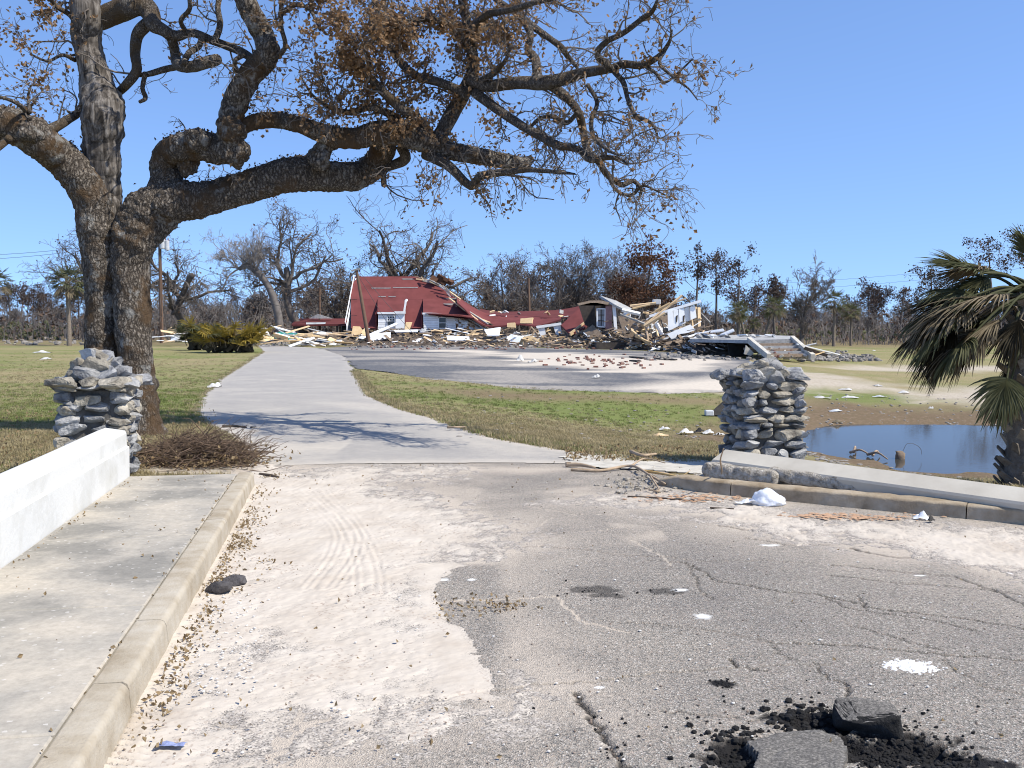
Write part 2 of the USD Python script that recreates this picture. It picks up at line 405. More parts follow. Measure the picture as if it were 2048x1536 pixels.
for x, y in [(2, 2), (2, 6), (2, 10), (4, 2), (4, 6), (4, 8), (6, 2), (6, 6), (10, 2), (10, 5), (20, 4), (7.5, 7.5)]:
    ctrl.append((x, y, 0))
for y in range(16, 140, 12):
    for x in (-60, -40, -28, -18, -10):
        ctrl.append((x, y, 0))
for p in [(-6, 18), (-4, 22), (-5, 30), (-7, 45), (-8, 60), (-5, 76), (2, 76), (10, 72), (18, 66)]:
    ctrl.append((*p, 0))
for x, y in [(30, 140), (60, 140), (10, 120), (0, 140), (60, 90), (70, 40), (70, 10), (40, 110), (14, 95)]:
    ctrl.append((x, y, -.3))
ctrl = np.array(ctrl)
_gx, _gy = np.arange(-60, 80.1, .5), np.arange(-4, 140.1, .5)
_GX, _GY = np.meshgrid(_gx, _gy, indexing='ij')
_rbf = RBFInterpolator(ctrl[:, :2], ctrl[:, 2], kernel='linear', smoothing=0.02, neighbors=40)
_gz = _rbf(np.stack([_GX.ravel(), _GY.ravel()], 1)).reshape(_GX.shape)
_gz = gaussian_filter(_gz, 1.3)
_H0 = RegularGridInterpolator((_gx, _gy), _gz, bounds_error=False, fill_value=None)
def H(X, Y):
    X, Y = np.asarray(X, float), np.asarray(Y, float)
    return _H0(np.stack([np.clip(X, -60, 80), np.clip(Y, -4, 140)], -1))
_marchY = np.concatenate([np.arange(3, 30, .05), np.arange(30, 300, .4)])
def ground(px, py):
    """where the sight line of a pixel first meets the terrain"""
    d = ray(px, py)
    P = np.array([0, 0, EYE]) + d[None] * (_marchY / d[1])[:, None]
    below = P[:, 2] <= H(P[:, 0], P[:, 1]) + 1e-4
    i = int(np.argmax(below)) if below.any() else len(P) - 1
    p = P[i].copy(); p[2] = H(p[0], p[1])
    return p
def G2(pts):
    return np.array([ground(*p)[:2] for p in pts])

# paved outlines, in the plan
CURB_T, WALL_T = -.97, -2.08
ROAD = np.array([st(-6, -1.2)[:2], st(10.36, -1.2)[:2], *[gp(*p)[:2] for p in [(470, 931), (700, 921), (1000, 919), (1200, 921), (1330, 942)]],
                 (1.75, 10.05), (2.9, 9.25), (4.3, 8.28), (7.0, 6.6), (12, 3.5), (12, -6)])
DRIVE = np.array([gp(*p)[:2] for p in [(478, 934), (520, 922), (470, 880), (415, 850), (398, 825), (405, 800), (440, 762), (500, 722), (530, 703), (515, 688.5), (640, 696.5), (690, 715), (706, 742),
                                       (740, 790), (850, 828), (1000, 876), (1195, 908), (1200, 928), (1000, 926), (700, 928)]])
LOT = np.vstack([[gp(640, 696.5)[:2]], G2([(690, 715), (705, 737), (850, 757), (1000, 772), (1150, 780), (1330, 787), (1460, 787), (1530, 768), (1500, 735), (1482, 717), (1300, 703), (1200, 699), (1000, 694), (830, 692), (720, 692)])])
SANDTRAIL = G2([(1420, 787), (1250, 770), (1300, 760), (1440, 752), (1560, 737), (1640, 748), (1760, 770), (1860, 782), (1950, 776), (2100, 776), (2100, 790), (1960, 805), (1880, 806), (1780, 786), (1600, 778), (1500, 790)])

_nearx = np.concatenate([np.arange(-28, -14, .5), np.arange(-14, 16, .22), np.arange(16, 34, .5)])
_tx = np.concatenate([-np.geomspace(2500, 32, 24), np.arange(-31, -28, 1.0), _nearx, np.geomspace(34.5, 2500, 30)])
_ty = np.concatenate([-np.geomspace(400, 6, 10), np.arange(-5, 9, .5), np.arange(9, 34, .16), np.arange(34, 95, .6), np.geomspace(96, 3500, 40)])
_TX, _TY = np.meshgrid(_tx, _ty, indexing='xy')
_TZ = H(_TX, _TY)
paved = np.maximum.reduce([sdist(P, _TX, _TY) for P in (ROAD, DRIVE, LOT)])
near = np.exp(-((_TX / 40) ** 4)) * (_TY > -4) * (_TY < 100) * np.clip(-paved / 1.2, 0, 1)
_TZ += near * (fb(_TX, _TY, .35, 3, 1) - .5) * .12 * np.clip((_TY - 8) / 8, 0, 1)
_TZ += near * (fb(_TX, _TY, 2.2, 3, 2) - .5) * .05
pave_blend = np.clip(paved / .5, 0, 1)
_TZ = _TZ * (1 - pave_blend) + (H(_TX, _TY) - .10) * pave_blend
# sidewalk strip: sunk too
sw = np.stack([_TX, _TY], -1) @ ET
ss = np.stack([_TX, _TY], -1) @ ES
under_walk = (sw > -2.5) & (sw < -.8) & (ss < 10.3)
_TZ = np.where(under_walk, -.12, _TZ)
# what grows where: r = green, g = mud, b = sand
mud_poly = G2([(1610, 800), (1750, 812), (1900, 815), (2100, 818), (2150, 880), (2150, 955), (1980, 966), (1850, 956), (1750, 944), (1620, 908), (1500, 900), (1400, 880), (1300, 872), (1320, 862), (1420, 850), (1500, 820)])
green_poly = G2([(930, 795), (1050, 800), (1200, 798), (1420, 812), (1450, 845), (1300, 846), (1150, 842), (1000, 822)])
green2 = G2([(1010, 778), (1200, 782), (1420, 789), (1440, 797), (1200, 791), (1010, 786)])
green3 = G2([(1620, 775), (1800, 790), (1840, 800), (1700, 803), (1610, 792)])
brown1 = G2([(860, 776), (1060, 784), (1200, 792), (1430, 800), (1440, 812), (1200, 800), (1050, 800), (930, 797)])
def px_line_(pts):
    return np.array([gp(*p)[:2] for p in pts])
def soft(poly, w, X, Y):
    return np.clip(.5 + sdist(poly, X, Y) / w, 0, 1)
nz = fb(_TX, _TY, .8, 4, 5) - .5
green = .50 + .9 * (fb(_TX, _TY * 2.2, .16, 4, 6) - .5) * 2.2 + (fb(_TX, _TY, .9, 4, 16) - .5) * .8
green = np.where((_TX < 0) & (_TY < 16.5), green * .45, green)
gm = np.maximum.reduce([soft(green_poly, 2.0, _TX + nz * 2, _TY), soft(green2, 2.0, _TX, _TY), soft(green3, 3.0, _TX, _TY)])
bm = soft(brown1, 1.5, _TX + nz, _TY)
green = np.clip(green * (1 - bm * .7), 0, 1)
right = np.clip((_TX - .2 * _TY * 0 + 1.0) / 2, 0, 1) * (_TY < 60)
green = green * (1 - .45 * right * (1 - gm)) + gm * .75
mud = soft(mud_poly, 2.5, _TX + nz * 3, _TY + nz * 3)
mud = np.maximum(mud, .75 * bm)
mud = np.maximum(mud, np.clip((-.93 - H(_TX, _TY)) / .04, 0, 1) * (_TY < 40))
left_mess = np.clip((_TY - 72) / 8, 0, 1) * (_TX < 8) * np.clip(fb(_TX, _TY, .25, 3, 8) * 2 - .3, 0, 1)
mud = np.maximum(mud, left_mess * .8)
far_strip = np.clip((_TY - 88) / 12, 0, 1)
mud = np.maximum(mud, far_strip * .75)
green = green * (1 - .45 * far_strip)
sand_b = soft(SANDTRAIL, 2.2, _TX + nz * 4, _TY + nz * 5)
walk_end = px_line_([(250, 950), (475, 950), (520, 925), (430, 912), (330, 922), (265, 930)])
sand_b = np.maximum(sand_b, soft(walk_end, .25, _TX + nz * .3, _TY + nz * .4))
strip1 = G2([(1640, 735), (1720, 731), (2100, 733), (2100, 739), (1720, 740)])
strip2 = G2([(1870, 790), (1990, 775), (2150, 778), (2150, 830), (2000, 812), (1900, 806)])
sand_b = np.maximum.reduce([sand_b, soft(strip1, 2.5, _TX, _TY + nz * 4), soft(strip2, 2.5, _TX, _TY + nz * 3)])
edge_sand = np.clip(1 - np.abs(sdist(DRIVE, _TX, _TY) + .1) / .28, 0, 1) * np.clip((_TX + 4.5) / 2, 0, 1) * .9 * np.clip((24 - _TY) / 6, 0, 1)
sand_b = np.maximum(sand_b, edge_sand)
dirt_edge = np.clip(1 - np.abs(sdist(ROAD, _TX, _TY)) / .5, 0, 1) * .8
mud = np.maximum(mud, dirt_edge * (1 - sand_b))
MATS['ground'] = usdkit.material(stage, '/World/Looks/ground', {
    'g': ('geometry', {}), 'a': ('attribute', {'attribute': 'cover'}), 's': ('separate_color', {'color_type': 'rgb'}),
    'n1': ('noise_texture', {'scale': 1.3, 'detail': 6.0, 'roughness': .65}), 'n2': ('noise_texture', {'scale': 55.0, 'detail': 3.0, 'roughness': .7}),
    'n3': ('noise_texture', {'scale': 9.0, 'detail': 5.0, 'roughness': .7}),
    'gf': ('math', {'math_type': 'multiply_add', 'value2': 1.1}), 'go': ('math', {'math_type': 'add', 'value2': -.55}), 'ga': ('math', {'math_type': 'add', 'use_clamp': True}),
    'dry': ('rgb_ramp', {'ramp': [(.3, (.20, .16, .08)), (.7, (.37, .305, .17))]}),
    'grn': ('rgb_ramp', {'ramp': [(.3, (.10, .13, .036)), (.7, (.205, .23, .075))]}),
    'mdc': ('rgb_ramp', {'ramp': [(.3, (.095, .068, .043)), (.55, (.175, .125, .078)), (.75, (.27, .21, .14))]}),
    'snd': ('rgb_ramp', {'ramp': [(.3, (.36, .30, .225)), (.7, (.50, .44, .35))]}),
    'm1': ('mix_color', {}), 'm2': ('mix_color', {}), 'm3': ('mix_color', {}),
    'mf': ('math', {'math_type': 'multiply_add', 'value2': 1.6}), 'mfo': ('math', {'math_type': 'add', 'value2': -.8}), 'mfa': ('math', {'math_type': 'add', 'use_clamp': True}),
    'b': ('bump', {'strength': .8, 'distance': .03}), 'p': ('principled_bsdf', {'roughness': .95, 'specular_ior_level': .1})},
    [('a.color', 's.color'), ('g.position', 'n1.vector'), ('g.position', 'n2.vector'), ('g.position', 'n3.vector'),
     ('n1.fac', 'gf.value1'), ('s.r', 'gf.value3'), ('gf.value', 'go.value1'), ('go.value', 'm1.fac'),
     ('n2.fac', 'dry.fac'), ('n2.fac', 'grn.fac'), ('n3.fac', 'mdc.fac'), ('n3.fac', 'snd.fac'),
     ('dry.color', 'm1.a'), ('grn.color', 'm1.b'),
     ('n3.fac', 'mf.value1'), ('s.g', 'mf.value3'), ('mf.value', 'mfo.value1'), ('mfo.value', 'm2.fac'),
     ('m1.result', 'm2.a'), ('mdc.color', 'm2.b'), ('s.b', 'm3.fac'), ('m2.result', 'm3.a'), ('snd.color', 'm3.b'),
     ('m3.result', 'p.base_color'), ('n2.fac', 'b.height'), ('b.normal', 'p.normal')], surface='p.BSDF')
v, f = grid_mesh(_tx, _ty, _TZ)
cover = np.stack([np.clip(green, 0, 1), np.clip(mud, 0, 1), np.clip(sand_b, 0, 1)], -1).reshape(-1, 3)
obj('ground', (v, f), 'ground', smooth=True, prim={'cover': cover}, kind='structure')
TERR = RegularGridInterpolator((_tx, _ty), _TZ.T, bounds_error=False, fill_value=None)
def HT(X, Y):
    """height of the built ground sheet"""
    return TERR(np.stack([np.asarray(X, float), np.asarray(Y, float)], -1))
GREEN = RegularGridInterpolator((_tx, _ty), np.clip(green, 0, 1).T, bounds_error=False, fill_value=None)
MUD = RegularGridInterpolator((_tx, _ty), np.clip(np.maximum(mud, sand_b), 0, 1).T, bounds_error=False, fill_value=None)

# ---------------------------------------------------------------- pond
MATS['water'] = usdkit.material(stage, '/World/Looks/water', {
    'g': ('geometry', {}), 'n': ('noise_texture', {'scale': 5.0, 'detail': 2.0}), 'b': ('bump', {'strength': .12, 'distance': .01}),
    'd': ('diffuse_bsdf', {'color': (.055, .05, .04)}), 's': ('glossy_bsdf', {'roughness': .06, 'color': (.76, .75, .74)}),
    'fr': ('fresnel', {'IOR': 1.36}), 'm': ('mix_closure', {})},
    [('g.position', 'n.vector'), ('n.fac', 'b.height'), ('b.normal', 's.normal'), ('fr.fac', 'm.fac'), ('d.BSDF', 'm.closure1'), ('s.BSDF', 'm.closure2')], surface='m.closure')
wx, wy = np.linspace(3.0, 22, 60), np.linspace(14.5, 26.5, 50)
WX, WY = np.meshgrid(wx, wy)
v, f = grid_mesh(wx, wy, np.full(WX.shape, -1.02))
v, f, _ = keep_faces(v, f, (HT(WX, WY) < -.9).ravel())
obj('pond', (v, f), 'water', smooth=True, kind='structure')

# ---------------------------------------------------------------- road, with its cracks, hollows and tar
def px_line(pts, z=0.0):
    return np.array([gp(*p, z)[:2] for p in pts])
rng = np.random.default_rng(7)
CRACKS = [  # (pixels, half width in metres, how deep, filled with sand 0..1)
    ([(1145, 1382), (1162, 1410), (1180, 1432), (1196, 1462), (1212, 1486), (1236, 1512), (1262, 1540)], .013, 1.0, .1),
    ([(985, 1385), (1080, 1372), (1200, 1362), (1330, 1345), (1440, 1335), (1590, 1330), (1650, 1326)], .006, .6, .35),
    ([(870, 1205), (950, 1200), (1040, 1196), (1120, 1190)], .010, .7, .9), ([(1120, 1190), (1130, 1215), (1170, 1245), (1260, 1262)], .009, .7, .95),
    ([(1462, 1314), (1475, 1332), (1530, 1338)], .010, 1.0, 0), ([(620, 1440), (760, 1420), (900, 1400), (985, 1385)], .010, .6, .9),
    ([(1000, 1097), (1080, 1092), (1150, 1096), (1250, 1110), (1330, 1113), (1400, 1122), (1520, 1120), (1620, 1124)], .007, .7, .4),
    ([(1300, 1120), (1370, 1125), (1440, 1162), (1550, 1180), (1640, 1190), (1750, 1216), (1900, 1232), (2060, 1258)], .008, .9, .1),
    ([(1560, 1284), (1700, 1290), (1800, 1300), (1920, 1310), (2060, 1322)], .007, .9, .05), ([(1200, 1240), (1330, 1250), (1400, 1256), (1480, 1270), (1560, 1286)], .006, .6, .3),
    ([(1440, 1050), (1500, 1060), (1560, 1068), (1602, 1084)], .013, 1.0, .1), ([(1495, 1075), (1580, 1090), (1660, 1088)], .008, .9, 0),
    ([(1700, 1096), (1780, 1112), (1860, 1116)], .013, 1.0, 0), ([(1660, 1128), (1780, 1140), (1900, 1152), (1990, 1180), (2060, 1212)], .008, .9, .05),
    ([(1660, 1150), (1800, 1165), (1920, 1172), (2060, 1190)], .006, .7, .1), ([(1640, 1192), (1720, 1222), (1830, 1232), (1960, 1262)], .006, .7, 0),
    ([(1330, 1424), (1420, 1432), (1500, 1440), (1580, 1412)], .005, .5, .2), ([(1640, 1334), (1690, 1370), (1705, 1398)], .006, .8, 0),
    ([(1700, 1250), (1790, 1275), (1880, 1300)], .005, .6, 0), ([(1480, 1040), (1640, 1046), (1720, 1056), (1800, 1075)], .005, .6, .2),
    ([(1050, 1010), (1150, 1030), (1230, 1028), (1330, 1050)], .006, .5, .9), ([(1100, 1068), (1200, 1062), (1260, 1052)], .007, .5, .9),
    ([(1260, 1080), (1320, 1110), (1345, 1130)], .007, .6, .9), ([(1020, 1040), (1080, 1052), (1110, 1035)], .006, .5, .9), ([(1540, 1280), (1560, 1310), (1640, 1326)], .005, .5, .1),
    ([(1380, 1130), (1400, 1180), (1420, 1200)], .005, .6, .1), ([(1880, 1316), (1960, 1372), (2060, 1392)], .005, .5, .1), ([(1720, 1190), (1740, 1216)], .005, .6, 0)]
cp, cw = [], []
for pts, w, dp, sa in CRACKS:
    q = px_line(pts); L = np.linalg.norm(np.diff(q, axis=0), axis=1).sum(); n = max(8, int(L / .008))
    t = np.concatenate([[0], np.cumsum(np.linalg.norm(np.diff(q, axis=0), axis=1))]) / L
    s = np.linspace(0, 1, n); xy = np.stack([np.interp(s, t, q[:, 0]), np.interp(s, t, q[:, 1])], 1)
    o = rng.uniform(0, 99)
    jit = np.stack([meshkit.fbm(np.stack([s * L * 5 + o, s * 0 + k, s * 0], -1), 4, k) - .5 for k in (1, 2)], 1) * .06
    jit = jit + np.stack([meshkit.fbm(np.stack([s * L * 26 + o, s * 0 + k, s * 0], -1), 3, k + 4) - .5 for k in (1, 2)], 1) * .05
    ww = w * (.45 + 1.1 * meshkit.fbm(np.stack([s * L * 9 + o, s * 0, s * 0], -1), 3, 5))
    cp.append(xy + jit); cw.append(np.stack([ww, np.full(n, dp), np.full(n, sa)], 1))
cp, cw = np.vstack(cp), np.vstack(cw)
tree_c = cKDTree(cp)
rx = np.arange(-3.35, 6.6, .0118)
ry = [3.1]
while ry[-1] < 12.6:
    ry.append(ry[-1] + max(.008, ry[-1] ** 2 / 1650 * .62))
ry = np.array(ry)
RX, RY = np.meshgrid(rx, ry, indexing='xy')
dist, idx = tree_c.query(np.stack([RX.ravel(), RY.ravel()], 1), distance_upper_bound=.3)
idx = np.minimum(idx, len(cp) - 1)
dist = dist.reshape(RX.shape); W = cw[idx].reshape(*RX.shape, 3)
crk = np.where(np.isfinite(dist), np.clip(1.45 - dist / np.maximum(W[..., 0] * 1.0, .0082), 0, 1), 0) * W[..., 1]
dark_c, sand_c = crk * (1 - W[..., 2]), np.clip(crk * W[..., 2] * 1.5, 0, 1)
# the sand the storm washed over the left half of the road
SAND = px_line([(430, 952), (466, 930), (540, 930), (590, 946), (640, 940), (760, 936), (920, 938), (880, 955), (780, 968), (760, 985), (860, 1000), (905, 1030), (975, 1050), (1010, 1085), (925, 1118), (862, 1160), (850, 1185),
                (885, 1240), (925, 1300), (960, 1350), (975, 1388), (860, 1404), (720, 1428), (640, 1452), (500, 1476), (480, 1536), (470, 1700), (150, 1700)])
SANDR = px_line([(1180, 1000), (1330, 985), (1440, 1000), (1600, 1038), (1800, 1052), (2300, 1080), (2300, 1180), (2048, 1146), (1900, 1112), (1740, 1090), (1620, 1068), (1480, 1044), (1400, 1022), (1260, 1006)])
nf = fb(RX, RY, 2.1, 5, 21) - .5
nff = fb(RX, RY, 9, 4, 22) - .5
sd = np.maximum(sdist(SAND, RX + nf * .25, RY + nf * .35), sdist(SANDR, RX + nf * .2, RY + nf * .35) - .02)
tS = np.stack([RX, RY], -1) @ ET
near_curb = np.clip(1 - (tS + .95) / .5, 0, 1)
sharp = np.clip(.5 + sdist(px_line([(830, 1130), (1000, 1130), (1010, 1420), (900, 1420), (870, 1300)]), RX, RY) / .12, 0, 1)
nf3 = fb(RX, RY, 34, 3, 23) - .5
thick = np.where(sharp > 0, 1, 1) * np.clip(sd * (.016 + .05 * sharp) + .003 + nf * (.022 - .013 * sharp) + nff * (.020 - .013 * sharp) + nf3 * (.009 - .007 * sharp), -.02, .022) + .010 * near_curb * (sd > 0)
# tyre tracks in the sand
def track(pts, w, per, amp):
    q = px_line(pts); d, k = cKDTree(spline(np.c_[q, q * 0], 40)[:, :2]).query(np.stack([RX.ravel(), RY.ravel()], 1), distance_upper_bound=w)
    d = d.reshape(RX.shape)
    ok = np.isfinite(d)
    return np.where(ok, amp * np.sin(2 * np.pi * np.where(ok, d, 0) / per) * np.clip((w - np.where(ok, d, w)) / (w * .3), 0, 1), 0)
thick = thick + np.where(sd > .03, track([(640, 1180), (690, 1110), (690, 1060), (630, 1005), (600, 985)], .17, .05, .0028) + track([(740, 1190), (730, 1120), (690, 1040), (640, 985)], .16, .05, .0025) +
                 track([(790, 1140), (900, 1118)], .12, .04, .0022), 0)
treads = px_line([(240, 1440), (235, 1480), (225, 1540)])
dd = cKDTree(spline(np.c_[treads, treads * 0], 30)[:, :2]).query(np.stack([RX.ravel(), RY.ravel()], 1), distance_upper_bound=.13)[0].reshape(RX.shape)
sS = np.stack([RX, RY], -1) @ ES
thick += np.where(np.isfinite(dd), .007 * np.sin(2 * np.pi * (sS + tS * .4) / .055) * np.clip((.13 - np.where(np.isfinite(dd), dd, .13)) / .04, 0, 1), 0)
def blot(px, py, rx_, ry_, seed, soft_=.35):
    c = gp(px, py)[:2]
    r = np.hypot((RX - c[0]) / rx_, (RY - c[1]) / ry_) + (fb(RX, RY, 14, 4, seed) - .5) * 1.6
    return np.clip((1 - r) / soft_, 0, 1)
tar = np.maximum.reduce([blot(1190, 1178, .20, .10, 31), blot(1330, 1182, .16, .09, 32), blot(1215, 1190, .12, .07, 37), blot(1448, 1368, .07, .06, 33), blot(1480, 1508, .16, .16, 34), blot(1620, 1440, .17, .10, 35),
                         blot(1790, 1500, .32, .20, 36), blot(1900, 1530, .22, .14, 38), blot(1700, 1450, .2, .08, 39)])
pit = np.maximum.reduce([blot(1480, 1510, .13, .13, 34, .5), blot(1640, 1450, .16, .08, 35, .5), blot(1790, 1505, .28, .17, 36, .5)])
dust = np.clip(np.exp(-np.maximum(-sd, 0) / .5) * (.5 + 1.6 * fb(RX, RY, 3.1, 5, 41) - .55) * (1 - .8 * sharp), 0, 1)
dust = np.maximum(dust, np.clip((fb(RX, RY * 1.8, .9, 5, 43) - .50) * 3.0, 0, .7) * np.clip((RY - 7.6) / 2.5, 0, 1))
dust = np.maximum(dust, np.clip(1 - np.abs(RY - 11.3) / .6, 0, 1) * np.clip(fb(RX, RY, 1.1, 4, 45) * 2.2 - .7, 0, 1))
dust = np.maximum(dust, np.clip((fb(RX, RY, 1.3, 4, 44) - .6) * 4, 0, .5) * (RX < 1.2))
white_marks = np.maximum.reduce([blot(x, y, a, b, 50 + i, .5) for i, (x, y, a, b) in enumerate([(885, 1160, .05, .05), (945, 1160, .05, .04), (1405, 1232, .06, .06), (1500, 1050, .10, .03), (1540, 1090, .07, .03), (2030, 1146, .06, .04),
                                                                                                (1200, 1376, .03, .02), (1360, 1180, .07, .03), (1840, 1150, .05, .02), (1300, 1000, .1, .03)])])
Zr = (fb(RX, RY, .6, 3, 61) - .5) * .02 - np.clip(dark_c + sand_c * .35, 0, 1) * .016 - pit * .045 + (fb(RX, RY, 60, 2, 62) - .5) * .004
Zr = Zr + np.clip((RY - 12.0) / .6, 0, 1) * -.01
inroad = sdist(ROAD, RX, RY)
masks = np.stack([np.clip(np.maximum(dust, sand_c), 0, 1), np.clip(np.maximum(dark_c, tar * np.where(RY > 4.6, .62, 1.0)), 0, 1), white_marks], -1).reshape(-1, 3)
MATS['road'] = usdkit.material(stage, '/World/Looks/road', {
    'g': ('geometry', {}), 'a': ('attribute', {'attribute': 'wear'}), 's': ('separate_color', {'color_type': 'rgb'}),
    'v': ('voronoi_texture', {'scale': 150.0, 'feature': 'f1'}), 'vs': ('separate_color', {'color_type': 'rgb'}),
    'agg': ('rgb_ramp', {'ramp': [(0, (.085, .081, .072)), (.2, (.155, .146, .129)), (.45, (.235, .219, .192)), (.7, (.29, .267, .232)), (.86, (.33, .26, .205)), (.93, (.43, .405, .36)), (1, (.54, .515, .47))]}),
    'n1': ('noise_texture', {'scale': 1.1, 'detail': 5.0, 'roughness': .6}), 'big': ('rgb_ramp', {'ramp': [(.3, (.72, .72, .74)), (.7, (1.0, .985, .965))]}),
    'mb': ('mix_color', {'blend_type': 'multiply', 'fac': 1.0}),
    'n2': ('noise_texture', {'scale': 42.0, 'detail': 4.0, 'roughness': .75}), 'du': ('math', {'math_type': 'multiply_add', 'value2': 1.5}), 'du2': ('math', {'math_type': 'add', 'value2': -.75}), 'du3': ('math', {'math_type': 'multiply', 'use_clamp': True, 'value2': 1.35}),
    'ms': ('mix_color', {'b': (.46, .395, .32)}), 'mt': ('mix_color', {'b': (.013, .012, .012)}), 'mw': ('mix_color', {'b': (.78, .77, .74)}),
    'b': ('bump', {'strength': .8, 'distance': .006}), 'p': ('principled_bsdf', {'roughness': .92, 'specular_ior_level': .2})},
    [('a.color', 's.color'), ('g.position', 'v.vector'), ('v.color', 'vs.color'), ('vs.r', 'agg.fac'), ('g.position', 'n1.vector'), ('n1.fac', 'big.fac'), ('agg.color', 'mb.a'), ('big.color', 'mb.b'),
     ('g.position', 'n2.vector'), ('n2.fac', 'du.value1'), ('s.r', 'du.value3'), ('du.value', 'du2.value1'), ('du2.value', 'du3.value1'), ('du3.value', 'ms.fac'), ('mb.result', 'ms.a'),
     ('ms.result', 'mt.a'), ('s.g', 'mt.fac'), ('mt.result', 'mw.a'), ('s.b', 'mw.fac'), ('mw.result', 'p.base_color'),
     ('v.distance', 'b.height'), ('b.normal', 'p.normal')], surface='p.BSDF')
v, f = grid_mesh(rx, ry, Zr)
v, f, u = keep_faces(v, f, (inroad > 0).ravel())
road = obj('road', (v, f), 'road', smooth=True, prim={'wear': masks[u]}, kind='structure')
ZR = RegularGridInterpolator((rx, ry), Zr.T, bounds_error=False, fill_value=0)
# the rest of the road, beside and behind the camera
rest = Polygon(ROAD).difference(shapely.box(-3.35, 3.1, 6.58, 12.57))
for g in getattr(rest, 'geoms', [rest]):
    if g.area > .01:
        tv, tf = trimesh.creation.triangulate_polygon(g, engine='earcut')
        obj('road', (np.c_[tv, np.full(len(tv), -.002)], tf[:, ::-1] if np.cross(tv[tf[0, 1]] - tv[tf[0, 0]], tv[tf[0, 2]] - tv[tf[0, 0]]) < 0 else tf), 'road', kind='structure')
MATS['sand'] = usdkit.material(stage, '/World/Looks/sand', {
    'g': ('geometry', {}), 'n': ('noise_texture', {'scale': 2.3, 'detail': 6.0, 'roughness': .65}), 'n2': ('noise_texture', {'scale': 130.0, 'detail': 3.0}),
    'r': ('rgb_ramp', {'ramp': [(.3, (.42, .362, .295)), (.5, (.48, .425, .355)), (.7, (.52, .465, .395))]}),
    'v': ('voronoi_texture', {'scale': 75.0}), 'vs': ('separate_color', {'color_type': 'rgb'}), 'sp': ('rgb_ramp', {'ramp': [(.90, (0, 0, 0)), (.93, (.75, .75, .75))]}),
    'n3': ('noise_texture', {'scale': 1.7, 'detail': 4.0}), 'n3r': ('rgb_ramp', {'ramp': [(.45, (0, 0, 0)), (.62, (1, 1, 1))]}), 'mm': ('math', {'math_type': 'multiply'}),
    'mx': ('mix_color', {'b': (.30, .235, .19)}), 'th': ('attribute', {'attribute': 'thin'}), 'vt': ('voronoi_texture', {'scale': 150.0}), 'vts': ('separate_color', {'color_type': 'rgb'}), 'ta': ('math', {'math_type': 'multiply_add', 'value2': 1.5}), 'tb': ('math', {'math_type': 'add', 'value2': -.95, 'use_clamp': True}), 'agg': ('rgb_ramp', {'ramp': [(0, (.10, .092, .082)), (.4, (.22, .2, .175)), (.75, (.31, .27, .235)), (1, (.45, .42, .38))]}), 'mt': ('mix_color', {}), 'ti': ('math', {'math_type': 'multiply', 'value2': 2.0}),
    'b': ('bump', {'strength': .35, 'distance': .004}), 'p': ('principled_bsdf', {'roughness': .97, 'specular_ior_level': .1})},
    [('g.position', 'n.vector'), ('g.position', 'n2.vector'), ('g.position', 'v.vector'), ('g.position', 'n3.vector'), ('n.fac', 'r.fac'), ('v.color', 'vs.color'), ('vs.g', 'sp.fac'),
     ('n3.fac', 'n3r.fac'), ('n3r.color', 'mm.value1'), ('sp.color', 'mm.value2'), ('mm.value', 'mx.fac'), ('r.color', 'mx.a'), ('g.position', 'vt.vector'), ('vt.color', 'vts.color'), ('th.fac', 'ti.value1'), ('vts.g', 'ta.value1'), ('ti.value', 'ta.value3'), ('ta.value', 'tb.value1'), ('tb.value', 'mt.fac'), ('vts.r', 'agg.fac'), ('agg.color', 'mt.a'), ('mx.result', 'mt.b'), ('mt.result', 'p.base_color'),
     ('n2.fac', 'b.height'), ('b.normal', 'p.normal')], surface='p.BSDF')
v, f = grid_mesh(rx, ry, Zr + np.maximum(thick, -.006))
v, f, u = keep_faces(v, f, ((thick > .0005) & (inroad > .0) & (tS > -1.0)).ravel())
obj('sand', (v, f), 'sand', smooth=True, prim={'thin': np.clip((thick.ravel()[u] - .0005) / .010, 0, 1) + np.clip(sharp.ravel()[u], 0, 1) * .6}, label='pale wind-blown sand lying over the road beside the kerb', category='sand', kind='stuff')

